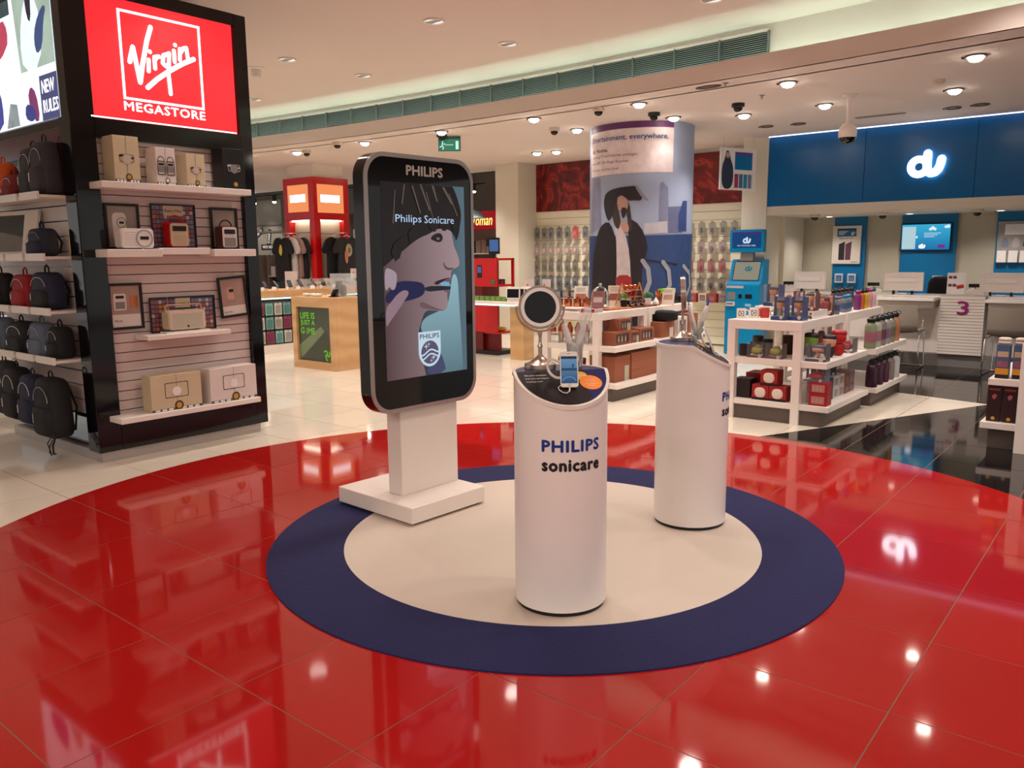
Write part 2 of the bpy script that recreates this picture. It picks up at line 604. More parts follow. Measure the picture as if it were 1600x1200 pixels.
# ================================================================== SETTING: walls
tag(MB().box(-9.62, -9.1, 11.45, 12.0, 0, ZC).ob('wall_pier', WALLC), kind='structure', label='cream wall pier left of the accessory wall')
tag(MB().box(-9.62, -4.5, 12.03, 12.2, 0, ZC + .2).ob('wall_back', WALLC), kind='structure', label='rear wall behind the slat panels')
tag(MB().box(-4.93, -4.56, 11.43, 13.0, 0, ZC + .2).ob('wall_pilaster', WALLC), kind='structure', label='cream pilaster beside the blue fascia')
tag(MB().box(-5.2, -4.62, 12.7, 13.1, 0, 2.05).ob('wall_return', WALLC), kind='structure', label='cream wall return behind the service counter')
GLW = mat('back_painted_glass', (196, 190, 172), .06, nz=.03, ns=1)
tag(MB().box(-5.2, 4.5, 13.1, 13.25, 0, ZC).ob('wall_service', GLW), kind='structure', label='glossy beige back wall of the service counter')
tag(MB().box(-4.56, 4.5, 11.45, 13.1, 1.98, 2.1).ob('trim_2', WALLC), kind='structure', label='cream soffit under the blue fascia')
tag(MB().box(-4.56, 4.5, 11.5, 13.1, 2.1, ZC + .1).ob('wall_fascia', DUBLUE), kind='structure', label='blue fascia wall core')
# deep shop area at the left: dark open ceiling and far walls
tag(MB().box(-22, -9.62, 12.3, 12.34, ZC - .02, 4.2).ob('wall_header', BLACK), kind='structure', label='dark header over the deep shop area')
tag(MB().box(-24, -8, 12.3, 18, 3.9, 3.95).ob('ceiling_rear', BLACK), kind='structure', label='open black ceiling of the deep shop')
FARW = mat('far_wall_grey', (150, 138, 126), .7, nz=.1)
tag(MB().box(-24, -8, 17, 17.2, 0, 4).ob('wall_far', FARW), kind='structure', label='far rear wall of the deep shop')
tag(MB().box(-24, -23.8, 2, 18, 0, 4).ob('wall_left', FARW), kind='structure', label='far left wall of the deep shop')
# facing shop across the mall, behind the camera
fs = mat('dark_shopfront', (30, 27, 27), .35, nz=.2)
tag(MB().box(-12, 18, -9.2, -9, 0, ZU).ob('wall_front', fs), kind='structure', label='dark shopfront across the mall')

# white demo table in the shop across the mall (seen in the vanity mirror)
mtb = T('mall_table', 'white demo table across the mall, seen in the vanity mirror', 'table', (5.4, -5.6, 0), rad(20))
MB().box(-.9, .9, -.4, .4, .82, .88).ob('tabletop', WHITE, mtb)
for sx in (-1, 1):
    MB().box(sx * .8 - .04, sx * .8 + .04, -.3, .3, 0, .82).ob('table_end', WHITE, mtb)
for k in range(3):
    F = planar((-.55 + k * .55, -.1, .88), (1, 0, 0), (0, .5, .866))
    MB().prism([(-.22, 0), (.22, 0), (.22, .34), (-.22, .34)], -.02, 0, F).ob('tilted_tablet', WHITE_G, mtb)
    MB().tube([(-.55 + k * .55, .02, .88), (-.55 + k * .55, .08, 1.1)], .02, 8).ob('tablet_post', STEEL, mtb)
# ================================================================== advertising kiosk
SCR={
'glow':[(0.212,1.362),(0.256,1.332),(0.26,1.209),(0.275,1.0),(0.29,0.70),(0.125,0.70),(0.061,0.988),(-0.045,1.031),(-0.027,1.109),(0.098,1.142),(0.178,1.166)],
'face':[(0.204,1.608),(0.219,1.554),(0.23,1.506),(0.259,1.457),(0.273,1.415),(0.265,1.39),(0.222,1.379),(0.205,1.367),(0.2,1.349),(0.204,1.331),(0.186,1.313),(0.177,1.289),(0.18,1.258),(0.167,1.247),(0.17,1.21),(0.174,1.172),(0.145,1.139),(0.067,1.149),(-0.002,1.153),(-0.027,1.109),(-0.051,1.055),(-0.06,1.01),(-0.041,0.911),(0.012,0.70),(-0.36,0.70),(-0.36,1.127),(-0.36,1.372),(-0.36,1.44),(-0.24,1.45),(-0.171,1.506),(-0.094,1.552),(0.024,1.599)],
'hair':[(-0.36,1.96),(-0.158,1.93),(0.161,1.9),(0.232,1.842),(0.275,1.753),(0.293,1.694),(0.285,1.633),(0.262,1.579),(0.236,1.554),(0.22,1.59),(0.154,1.607),(0.088,1.6),(0.047,1.576),(-0.033,1.552),(-0.096,1.518),(-0.15,1.483),(-0.211,1.45),(-0.256,1.417),(-0.36,1.36)],
'shoulder':[(-0.008,0.788),(0.025,0.853),(0.091,0.928),(0.128,0.865),(0.149,0.788)],
'eye':[(0.046,1.547),(0.071,1.571),(0.12,1.583),(0.144,1.565),(0.139,1.536),(0.11,1.527),(0.078,1.536)],
'glint':[(0.095,1.556),(0.119,1.556),(0.119,1.542),(0.096,1.541)],
'nostril':[(0.139,1.417),(0.151,1.38),(0.188,1.37),(0.226,1.378),(0.214,1.386),(0.184,1.384),(0.159,1.395),(0.149,1.416)],
'mouth':[(0.062,1.302),(0.095,1.316),(0.153,1.326),(0.202,1.331),(0.186,1.307),(0.119,1.306),(0.094,1.289)],
'shank':[(-0.003,1.288),(0.168,1.283),(0.198,1.276),(0.193,1.261),(0.143,1.26),(0,1.255)],
'bristle':[(0.115,1.306),(0.174,1.31),(0.194,1.288),(0.19,1.281),(0.119,1.285)],
'handle':[(-0.201,1.325),(-0.041,1.314),(-0.007,1.295),(0.0,1.26),(-0.029,1.231),(-0.123,1.212),(-0.221,1.206),(-0.287,1.206),(-0.285,1.249),(-0.248,1.275)],
'finger':[(-0.286,1.395),(-0.243,1.388),(-0.203,1.365),(-0.201,1.336),(-0.214,1.28),(-0.24,1.272),(-0.254,1.298),(-0.287,1.26)],
'thumb':[(-0.248,1.211),(-0.204,1.252),(-0.16,1.272),(-0.128,1.268),(-0.121,1.249),(-0.156,1.212),(-0.2,1.165),(-0.274,1.093),(-0.286,1.073),(-0.287,1.181)],
'streak1':[(-0.022,1.838),(-0.01,1.839),(0.051,1.704),(0.043,1.698)],
'streak2':[(0.064,1.837),(0.08,1.838),(0.109,1.753),(0.101,1.749)],
'streak3':[(-0.136,1.832),(-0.127,1.833),(-0.148,1.726),(-0.155,1.731)],
'streak4':[(0.144,1.83),(0.161,1.834),(0.224,1.745),(0.212,1.739)],
'streak6':[(-0.2,1.80),(-0.195,1.80),(-0.215,1.62),(-0.222,1.63)],
'streak7':[(0.02,1.80),(0.027,1.80),(0.072,1.66),(0.066,1.66)],
'streak8':[(0.19,1.80),(0.2,1.795),(0.262,1.68),(0.255,1.675)],
'lock':[(0.2,1.66),(0.285,1.68),(0.27,1.58),(0.243,1.53),(0.232,1.57)],
'fringe1':[(0.02,1.62),(0.1,1.63),(0.085,1.575)],
'fringe2':[(0.1,1.63),(0.19,1.63),(0.155,1.58)],
'fringe3':[(-0.12,1.6),(0.0,1.62),(-0.1,1.50)],
'fringe4':[(-0.25,1.5),(-0.12,1.58),(-0.2,1.40)],
'lip':[(0.12,1.305),(0.16,1.322),(0.204,1.33),(0.2,1.316),(0.17,1.312)],
'lip2':[(0.13,1.262),(0.18,1.26),(0.178,1.247),(0.15,1.247)],
'jaw':[(-0.05,1.17),(0.06,1.152),(0.15,1.142),(0.06,1.165),(-0.04,1.21)],
'streak5':[(-0.084,1.829),(-0.074,1.83),(-0.02,1.685),(-0.028,1.682)],
}
def em(n, c, s=.9, nz=.05, ns=4, c2=None):
    return mat('screen_' + n, c, .3, e=s, nz=nz, ns=ns, c2=c2)
def gradient(n, c0, c1, axis, lo, hi, s=.9):
    """displayed picture colour running from c0 to c1 along a local axis"""
    if n in MATS: return MATS[n]
    M = mat(n, c0, .3, e=s, nz=.03)
    nt = M.node_tree
    mx = [x for x in nt.nodes if x.type == 'MIX'][0]
    tc = [x for x in nt.nodes if x.type == 'TEX_COORD'][0]
    sp = nt.nodes.new('ShaderNodeSeparateXYZ'); mr = nt.nodes.new('ShaderNodeMapRange')
    nt.links.new(tc.outputs['Object'], sp.inputs[0])
    nt.links.new(sp.outputs['XYZ'.index(axis)], mr.inputs['Value'])
    mr.inputs['From Min'].default_value = lo; mr.inputs['From Max'].default_value = hi
    nt.links.new(mr.outputs['Result'], mx.inputs[0])
    mx.inputs[6].default_value = (*lin(c0), 1); mx.inputs[7].default_value = (*lin(c1), 1)
    return M
KSK = T('advertising_kiosk', 'tall black digital advertising kiosk with portrait screen on white stand', 'kiosk', (-3.385, 3.22, .006), rad(87))
MB().box(-.285, .285, -.33, .33, .012, .105).ob('base', WHITE, KSK, bevel=.004)
MB().box(-.26, .26, -.30, .30, 0, .012).ob('base_shadow_gap', BLACK, KSK)
MB().box(-.17, .27, -.12, .0, .105, .66).ob('neck', WHITE, KSK, bevel=.003)
FD = front(-.165)
RC = (-.004, 1.298)
body = MB().prism(rrect(.79, 1.386, .13, 10, *RC), -.09, -.004, FD).ob('display_body', mat('kiosk_black', (14, 13, 15), .12, nz=.2), KSK, smooth=40)
MB().ring(rrect(.79, 1.386, .13, 10, *RC), rrect(.745, 1.341, .11, 10, *RC), -.006, .004, FD).ob('silver_rim', mat('kiosk_rim', (176, 166, 160), .3, .9), KSK, smooth=40)
gl = MB().prism(rrect(.745, 1.341, .11, 10, *RC), -.004, .0, FD).ob('glass_front', mat('kiosk_glass', (6, 6, 7), .03, nz=0), KSK, smooth=40)
scr = MB().rect(-.292, .318, .785, 1.842, FD, .0006).ob('screen', gradient('screen_back', (26, 34, 46), (92, 118, 132), 'X', -.1, .3, .8), KSK, fix=False)
SC = {'glow': (gradient('screen_glow', (96, 128, 140), (150, 190, 202), 'Z', .8, 1.35), 2),
      'face': (gradient('screen_face', (84, 62, 66), (168, 142, 146), 'X', -.3, .26), 2),
      'hair': (em('hair', (26, 20, 20), .8, .5, 12), 2), 'shoulder': (em('shoulder', (70, 74, 110)), 1),
      'eye': (em('eye', (28, 22, 22)), 2), 'glint': (em('glint', (120, 110, 108)), 2), 'nostril': (em('shade', (96, 72, 74)), 2),
      'lock': (em('hair', (26, 20, 20)), 1), 'fringe1': (em('hair', (26, 20, 20)), 1), 'fringe2': (em('hair', (26, 20, 20)), 1), 'fringe3': (em('hair', (26, 20, 20)), 1), 'fringe4': (em('hair', (26, 20, 20)), 1),
      'lip': (em('lip', (128, 84, 92)), 1), 'lip2': (em('lip', (128, 84, 92)), 1), 'jaw': (em('jaw', (110, 84, 88)), 1),
      'mouth': (em('mouth', (44, 24, 30)), 2), 'handle': (em('handle', (30, 30, 74)), 2), 'shank': (em('shank', (26, 32, 44)), 1),
      'bristle': (em('bristle', (120, 176, 205), nz=.4, ns=70), 1), 'finger': (em('finger', (168, 148, 160)), 2), 'thumb': (em('thumb', (150, 122, 134)), 2)}
for k, (nm, pl) in enumerate(SCR.items()):
    m_, sm = SC.get(nm, (em('streak', (98, 82, 74)), 0))
    nmm = 'hair_streak' if nm.startswith('streak') else 'picture_' + nm
    q = chaikin(pl, sm)
    for cl in ((-1, 0, .291), (1, 0, .317), (0, -1, -.786), (0, 1, 1.841)):
        q = clip_half(q, *cl)
    MB().flat(q, FD, .0010 + .0002 * k).ob(nmm, m_, scr, fix=False)
MB().text('Philips', FD, -.202, 1.622, w=.184, h=.052, d=.006, bold=0).ob('screen_word', em('text', (170, 196, 226), 1.2), scr, fix=False)
MB().text('Sonicare', FD, .004, 1.632, w=.224, h=.042, d=.006, bold=0).ob('screen_word', em('text', (170, 196, 226), 1.2), scr, fix=False)
MB().text('PHILIPS', FD, -.112, 1.884, w=.264, h=.05, d=.001, bold=.05).ob('brand_lettering', mat('silver_print', (190, 184, 178), .4), KSK, fix=False)
SHW = em('shield_white', (186, 208, 222), 1.1)
sh = [(-.064, 1.034), (.104, 1.034), (.104, .93)] + [(.02 + .084 * math.cos(rad(-a)), .925 + .09 * math.sin(rad(-a))) for a in range(10, 180, 10)] + [(-.064, .93)]
MB().flat(sh, FD, .006).ob('brand_shield', SHW, scr, fix=False)
SHP = em('shield_purple', (92, 82, 112), .9)
mb = MB()
mb.text('PHILIPS', FD, .02, .995, w=.145, h=.026, d=.0064, bold=.02, align='C').ob('shield_lettering', em('shield_ink', (50, 54, 84)), scr, fix=False)
MB().flat(circ(.066, 32, .02, .916), FD, .0064).ob('shield_disc', SHP, scr, fix=False)
mb = MB()
for dy in (.004, -.02):
    mb.stroke([(-.046 + .132 * t / 10, .914 + dy + .012 * math.sin((t / 10 * 2 - .6) * math.pi) + .012 * (t / 10 - .5)) for t in range(11)], .009, FD, .0068)
for sx, sy, r_ in ((-.008, .95, .02), (.012, .962, .013), (.045, .885, .02), (.028, .868, .012)):
    mb.flat([(sx + (r_ if i % 2 == 0 else r_ * .22) * math.cos(i * math.pi / 4), sy + (r_ if i % 2 == 0 else r_ * .22) * math.sin(i * math.pi / 4)) for i in range(8)], FD, .0068)
mb.ob('shield_waves', SHW, scr, fix=False)
for z in (.72, .86):
    MB().lathe([(.004, 0), (.004, .003)], 8).ob('screw', STEEL, KSK, loc=(-.4, -.12, z))

# ================================================================== pedestals
def wrap_text(mb, s, rr, y, h, w, bold, a0=-90.0):
    F = cylmap(0, 0, rr, a0)
    return mb.text(s, F, 0, y, w=w, h=h, d=.0012, bold=bold, align='C', space=1.1)
def pedestal(label, loc, rz, top):
    p = T('display_pedestal', label, 'pedestal', loc, rz)
    r, zt, zl = .193, .985, .875
    n = 64
    def ht(y): return zt if y >= 0 else zt + (zt - zl) * y / r
    ring = [(r * math.cos(2 * math.pi * i / n), r * math.sin(2 * math.pi * i / n)) for i in range(n)]
    mb = MB()
    mb.add([(x, y, .018) for x, y in ring] + [(x, y, ht(y) - .012) for x, y in ring], [(i, (i + 1) % n, n + (i + 1) % n, n + i) for i in range(n)] + [tuple(range(n))[::-1]])
    mb.ob('drum', PED, p, smooth=40)
    MB().lathe([(.186, 0), (.186, .018)], 48).ob('recessed_foot', BLACK, p)
    ro = [(x * (r + .006) / r, y * (r + .006) / r) for x, y in ring]
    mb = MB()
    vs = [(x, y, ht(y) - .014) for x, y in ro] + [(x, y, ht(y) + .002) for x, y in ro] + [(x * .965, y * .965, ht(y) + .002) for x, y in ring] + [(x * .965, y * .965, ht(y) - .014) for x, y in ring]
    fs = []
    for a in range(4):
        b = (a + 1) % 4
        fs += [(a * n + i, a * n + (i + 1) % n, b * n + (i + 1) % n, b * n + i) for i in range(n)]
    mb.add(vs, fs).ob('rim', WHITE, p, smooth=35)
    # printed top: flat half, sloped half
    half1 = [(x * .968, y * .968) for x, y in ring if y >= -1e-6]
    half2 = [(x * .968, y * .968) for x, y in ring if y <= 1e-6]
    MB().add([(x, y, zt + .001) for x, y in half1], [tuple(range(len(half1)))]).ob('flat_top', top[0], p, fix=False)
    SL = planar((0, 0, zt + .001), (1, 0, 0), (0, r / math.hypot(r, zt - zl), (zt - zl) / math.hypot(r, zt - zl)))
    k = math.hypot(r, zt - zl) / r
    sl = MB().flat([(x, y * k) for x, y in half2], SL, 0).ob('sloped_top', top[1], p, fix=False)
    left = clip_half([(x, y * k) for x, y in half2], 1, .25, .045)
    MB().flat(left, SL, .0004).ob('dark_print', mat('ad_black', (22, 18, 22), .3), sl, fix=False)
    mb = MB()
    for i, (s, b) in enumerate((('Get your complete', .02), ('oral care and expert', .012), ('coaching now!', 0))):
        mb.text(s, SL, -.158, -.034 - i * .02, h=.011, d=.0008, bold=b)
    mb.ob('ad_text', PAPER, sl, fix=False)
    MB().flat(circ(.028, 24, .075, -.04), SL, .0007).ob('yellow_badge', mat('badge_yellow', (246, 180, 30), .4), sl, fix=False)
    MB().text('NEW', SL, .075, -.046, h=.012, d=.0012, bold=.02, align='C').ob('badge_text', PAPER, sl, fix=False)
    MB().flat(circ(.046, 32, .107, -.085), SL, .0009).ob('orange_badge', mat('badge_orange', (250, 140, 28), .4), sl, fix=False)
    mb = MB()
    for i, s in enumerate(('Learn about', 'brushing with', 'smart Bluetooth', 'feedback')):
        mb.text(s, SL, .107, -.072 - i * .012, h=.006, d=.0014, bold=.005, align='C')
    mb.ob('badge_small_text', PAPER, sl, fix=False)
    mb = wrap_text(MB(), 'PHILIPS', r, .690, .045, .245, .06)
    mb.ob('brand_lettering', BLUEINK, p, fix=False)
    mb = wrap_text(MB(), 'sonicare', r, .612, .044, .245, .075)
    mb.ob('product_lettering', INK, p, fix=False)
    return p, SL
TOPB = mat('ad_navy', (26, 34, 96), .25)
P1, SL1 = pedestal('white round pedestal in front with mirror, phone and brand lettering', (-1.904, 2.667, .006), rad(50), (TOPB, TOPB))
P2, SL2 = pedestal('white round pedestal at the rear right with lettering turned away', (-1.942, 3.941, .006), rad(116), (TOPB, TOPB))
def world(p, lx, ly):
    a = p.rotation_euler.z
    return p.location.x + lx * math.cos(a) - ly * math.sin(a), p.location.y + lx * math.sin(a) + ly * math.cos(a)

MIRR = mat('mirror_glass', (205, 205, 205), .015, 1.0, nz=0)
def vanity_mirror(label, x, y, rz, lit):
    t = T('vanity_mirror', label, 'mirror', (x, y, .993), rz)
    MB().lathe([(.066, 0), (.066, .018), (.062, .021), (.05, .024), (.03, .036), (.015, .048), (.012, .055)], 36).ob('foot', NICKEL, t, smooth=35)
    MB().lathe([(.0085, .05), (.0085, .085), (.011, .088), (.011, .094), (.007, .1), (.0065, .135), (.009, .139), (.009, .15)], 16).ob('stem', NICKEL, t, smooth=35)
    cz = .254
    yk = [(.1 * math.cos(rad(a)), 0, cz + .1 * math.sin(rad(a))) for a in range(180, 361, 10)]
    MB().tube(yk, .0042, 8).ob('yoke', NICKEL, t, smooth=60)
    for s_ in (-1, 1):
        MB().tube([(s_ * .104, 0, cz), (s_ * .086, 0, cz)], .007, 10).ob('pivot_knob', NICKEL, t, smooth=40)
    F = planar((0, 0, cz), (1, 0, 0), (0, .06, .998))
    MB().ring(circ(.09, 48), circ(.072, 48), -.012, .012, F).ob('mirror_rim', NICKEL, t, smooth=35)
    MB().ring(circ(.08, 48), circ(.066, 48), .009, .0135, F).ob('light_ring', mat('frosted_ring', (226, 220, 216), .5, e=.12 if not lit else 1.2), t, smooth=35)
    MB().prism(circ(.07, 48), -.008, .0105, F).ob('mirror_glass', MIRR, t)
    return t
x, y = world(P1, -.1, .085)
# world spots measured on the pedestal tops
vanity_mirror('round nickel vanity mirror facing forward on the front pedestal', -2.012, 2.672, rad(40), False)
vanity_mirror('round nickel vanity mirror seen edge-on atop the rear pedestal', -2.035, 3.99, rad(118), True)
BRW = mat('brush_white', (226, 220, 216), .3)
def toothbrush(label, x, y, z, ax, ay, bagged, rz, blue=False):
    t = T('electric_toothbrush', label, 'toothbrush', (x, y, z), rz)
    t.rotation_euler = (ax, ay, rz)
    MB().lathe([(.008, 0), (.0125, .004), (.0138, .03), (.0132, .13), (.0108, .16), (.006, .167)], 16).ob('handle', BRW, t, smooth=50)
    if not bagged:
        MB().lathe([(.0055, .164), (.0045, .18), (.0025, .186)], 10).ob('collar', STEEL, t, smooth=50)
        MB().tube([(0, 0, .184), (.001, 0, .195), (-.004, 0, .204)], .0018, 6).ob('drive_pin', BLACK, t)
    else:
        MB().lathe([(.0055, .13), (.004, .17), (.0035, .2)], 10).ob('brush_neck', BRW, t, smooth=50)
        mb = MB()
        mb.sq(.05, .03, .2, .7, .8, 14, 12, 0, 0, .04)
        r_ = random.Random(3)
        mb.v = [(x_ * (1 + r_.uniform(-.25, .25)), y_ * (1 + r_.uniform(-.25, .25)), z_) for x_, y_, z_ in mb.v]
        mb.ob('plastic_sleeve', ACRYL, t, smooth=20)
    MB().lathe([(.004, .0), (.004, .001)], 8).ob('power_button', GREY, t, loc=(0, -.013, .07))
    if blue:
        MB().lathe([(.0065, .16), (.005, .2)], 10).ob('brush_cap', mat('cap_blue', (40, 90, 220), .3), t)
def tumbler(label, x, y):
    t = T('glass_tumbler', label, 'glass', (x, y, .993))
    MB().lathe([(.03, 0), (.031, .004), (.0365, .1), (.0345, .1), (.0295, .022), (0, .02)], 28).ob('glass_wall', GLASS, t, smooth=40)
tumbler('clear glass tumbler holding two brushes on the front pedestal', -1.925, 2.80)
tumbler('clear glass tumbler beside the edge-on mirror on the rear pedestal', -1.99, 4.075)
toothbrush('bare white electric toothbrush leaning left in the glass', -1.922, 2.797, 1.017, 0, rad(-17), False, rad(40))
toothbrush('white toothbrush in a crumpled clear sleeve leaning right in the glass', -1.93, 2.803, 1.017, 0, rad(15), True, rad(40))
toothbrush('white toothbrush with blue cap in the rear glass', -1.985, 4.075, 1.017, 0, rad(16), False, rad(30), True)
toothbrush('white toothbrush leaning left in the rear glass', -1.995, 4.072, 1.017, 0, rad(-14), False, rad(30))

def phone_stand(label_p, label_s, p, lx, yaw):
    """smartphone on a tilted security stand; local coordinates of its pedestal"""
    x, y = world(p, lx, -.075)
    st = T('security_stand', label_s, 'stand', (x, y, .945), p.rotation_euler.z + yaw)
    st.rotation_euler = (rad(0), 0, p.rotation_euler.z + yaw)
    MB().lathe([(.03, .0), (.03, .004), (.02, .01), (.016, .045)], 24).ob('puck', GREY, st, smooth=40)
    pts = [(-.028, .02, .085), (-.07, .03, .1), (-.085, .03, .075), (-.075, .02, .045), (-.05, .0, .028), (-.02, -.005, .03)]
    P = [Vector(q) for q in pts]
    cv = []
    for i in range(len(P) - 1):
        p0, p1, p2, p3 = P[max(i - 1, 0)], P[i], P[i + 1], P[min(i + 2, len(P) - 1)]
        for k in range(6):
            t_ = k / 6
            cv.append(.5 * ((2 * p1) + (p2 - p0) * t_ + (2 * p0 - 5 * p1 + 4 * p2 - p3) * t_ ** 2 + (3 * p1 - p0 - 3 * p2 + p3) * t_ ** 3))
    cv.append(P[-1])
    MB().tube(cv, .0058, 10).ob('cable_loop', mat('cable_white', (226, 218, 212), .35), st, smooth=60)
    ph = T('smartphone', label_p, 'phone', (x, y, .945), p.rotation_euler.z + yaw)
    tl = rad(24)
    F = planar((0, -.012, .052), (1, 0, 0), (0, math.sin(tl), math.cos(tl)))
    MB().prism(rrect(.072, .148, .011, 5, 0, .012), -.0075, 0, F).ob('case', mat('phone_white', (236, 228, 222), .2), ph, smooth=40)
    sc_ = MB().rect(-.032, .032, -.046, .066, F, .0006).ob('phone_screen', gradient('phone_screen', (24, 84, 132), (120, 166, 200), 'Z', .01, .12, .75), ph, fix=False)
    MB().rect(-.032, .032, .055, .066, F, .001).ob('app_bar', em('app_bar', (30, 44, 78)), sc_, fix=False)
    MB().rect(.012, .02, .018, .034, F, .001).ob('app_bar_mark', em('app_mark', (30, 80, 130)), sc_, fix=False)
    MB().rect(-.032, .032, .006, .016, F, .001).ob('app_strip', em('app_strip', (28, 66, 104)), sc_, fix=False)
    mb = MB()
    for i in range(9):
        a = rad(20 + i * 17.5)
        mb.flat(circ(.0018, 8, .026 * math.cos(a), -.04 + .02 * math.sin(a)), F, .0012)
    mb.ob('app_dial', em('app_dial', (160, 200, 220), 1.0), sc_, fix=False)
    MB().ring(circ(.0055, 16, 0, -.054), circ(.0045, 16, 0, -.054), 0, .0008, F).ob('home_button', GREY, ph)
    MB().stroke([(-.006, .077), (.006, .077)], .0018, F, .0006).ob('earpiece', INK, ph, fix=False)
    pg = [F(0, -.062, -.004), F(0, -.075, -.004), F(.0, -.092, -.008)]
    MB().tube(pg, .0036, 8).ob('cable_plug', mat('cable_white', (226, 218, 212), .35), ph, smooth=60)
    e0 = Vector((.0, -.045, -.03))
    cab = [F(0, -.09, -.008), Vector((-.002, -.052, -.016)), Vector((-.012, -.064, -.024)), Vector((-.028, -.062, -.022)), Vector((-.042, -.05, -.014)), Vector((-.046, -.036, -.006)), Vector((-.036, -.026, .0))]
    MB().tube(cab, .0022, 6).ob('charging_cable', mat('cable_white', (226, 218, 212), .35), ph, smooth=60)
phone_stand('white smartphone showing a blue app on the front pedestal', 'white security stand with looped cable on the front pedestal', P1, .015, rad(-10))
phone_stand('white smartphone seen from the side on the rear pedestal', 'security stand with looped cable on the rear pedestal', P2, .0, 0)
# ================================================================== display tower (left)
TW = (-6.7, 3.22, 0)
tower = T('display_tower', 'black display tower with red illuminated sign and shelves of radios and bags', 'display tower', TW)
def wp(mb, name, m_, par, **k):
    """child given in world coordinates under an unrotated parent"""
    base = par
    l = Vector((0, 0, 0))
    while base is not None:
        l -= base.location if base.parent is None else Vector((0, 0, 0))
        base = base.parent
    lv = par.location if par.parent is None else Vector((0, 0, 0))
    return mb.ob(name, m_, par, loc=(-lv) if par.parent is None else None, **k)
XF, YF = -5.86, 2.52
wp(MB().box(-7.55, -5.93, 2.62, 3.93, .1, 3.335), 'carcass', BLACK_G, tower)
wp(MB().box(-7.5, -5.875, 2.545, 3.86, 0, .075), 'kick_plate', mat('kick_grey', (176, 166, 160), .35, .3), tower)
wp(MB().box(-6.03, XF, YF, 2.69, .075, 3.335), 'corner_post', BLACK_G, tower, bevel=.004)
wp(MB().box(-5.97, XF, 3.82, 3.93, .075, 3.335), 'rear_post', BLACK_G, tower, bevel=.004)
wp(MB().box(-5.97, XF, 2.69, 3.82, .075, .27), 'bottom_rail', BLACK_G, tower)
wp(MB().box(-5.97, XF, 2.69, 3.82, 2.29, 2.425), 'middle_rail', BLACK_G, tower)
wp(MB().box(-5.97, XF, 2.69, 3.82, 3.245, 3.335), 'top_rail', BLACK_G, tower)
FX = planar((XF, 0, 0), (0, 1, 0), (0, 0, 1))
REDS = mat('red_lightbox', (255, 44, 52), e=1.15, nz=.04, ns=2)
sign = wp(MB().box(-5.97, XF - .004, 2.665, 3.80, 2.425, 3.25), 'sign_panel', REDS, tower)
def fx(mb, name, m_, par):
    o = mb.ob(name, m_, par, fix=False)
    return o
OT = planar((XF - TW[0], -TW[1], 0), (0, 1, 0), (0, 0, 1))   # sign plane in tower coordinates
OTs = OT
mb = MB().rect(2.668, 3.79, 2.428, 2.437, OT, .002)
fx(mb, 'glow_strip', WGLOW, tower)
VIR = [[(2.969, 2.836), (2.999, 2.938)], [(2.999, 2.938), (3.034, 2.705)], [(3.034, 2.705), (3.062, 2.834), (3.106, 3.001), (3.141, 3.098)], [(3.109, 2.871), (3.103, 2.793)], [(3.122, 2.93), (3.123, 2.928)], [(3.154, 2.897), (3.153, 2.819)], [(3.157, 2.879), (3.173, 2.904), (3.189, 2.906)], [(3.261, 2.937), (3.223, 2.92), (3.214, 2.866), (3.237, 2.848), (3.263, 2.867)], [(3.269, 2.943), (3.253, 2.791), (3.259, 2.657)], [(3.308, 2.968), (3.308, 2.89)], [(3.32, 3.011), (3.321, 3.01)], [(3.356, 2.988), (3.35, 2.912)], [(3.353, 2.957), (3.382, 2.996), (3.408, 3.005), (3.415, 2.934)], [(3.087, 2.677), (3.164, 2.747), (3.268, 2.823), (3.373, 2.889), (3.462, 2.935)]]
mb = MB()
for k, l in enumerate(VIR):
    mb.stroke(l, .03 if k not in (0, 1, 2, 13) else .034, OT, .004)
fx(mb, 'script_lettering', WGLOW, tower)
mb = MB()
mb.ring([(2.905, 2.574), (3.525, 2.574), (3.525, 3.18), (2.905, 3.18)], [(2.922, 2.59), (3.508, 2.59), (3.508, 3.164), (2.922, 3.164)], .002, .004, OT)
fx(mb, 'sign_frame', WGLOW, tower)
fx(MB().text('MEGASTORE', OT, 2.905, 2.50, w=.62, h=.06, d=.004, bold=.03, space=1.1), 'sign_lettering', WGLOW, tower)
# slat panels on the sign side, each slat its own piece
SLATM = mat('slat_white', (214, 198, 192), .4, nz=.03)
z = .29
sl_me = MB().box(-.03, 0, -.565, .565, 0, .064).mesh('slat')
while z < 2.28:
    link('slat', sl_me, SLATM, tower, (-5.905 - TW[0], 3.255 - TW[1], z))
    z += .0705
wp(MB().box(-5.94, -5.925, 2.69, 3.82, .27, 2.29), 'slat_backing', mat('slat_groove', (60, 46, 44), .7), tower)
# left side: light box, header, slats
OL = planar((-TW[0], YF - TW[1], 0), (1, 0, 0), (0, 0, 1))
wp(MB().box(-7.55, -6.03, 2.53, 2.62, 2.36, 3.335), 'lightbox_housing', BLACK_G, tower)
lb = MB().rect(-7.5, -5.975, 2.42, 3.3, OL, .002).ob('lightbox_picture', mat('lightbox_white', (238, 246, 255), e=1.25, nz=.05, ns=3), tower, fix=False)
def pic(name, pts, c, s=1.0, sm=1, par=lb, F=OL, d=.004, c2=None, nz=.15, ns=14):
    n = 'pic_%d_%d_%d' % c
    return MB().flat(chaikin(pts, sm), F, d).ob(name, mat(n, c, e=s, nz=nz, ns=ns, c2=c2), par, fix=False)
pic('printed_scene', [(-6.55, 2.78), (-5.98, 2.78), (-5.98, 3.3), (-6.6, 3.3)], (176, 194, 178), 1.0, 0, ns=5, nz=.3)
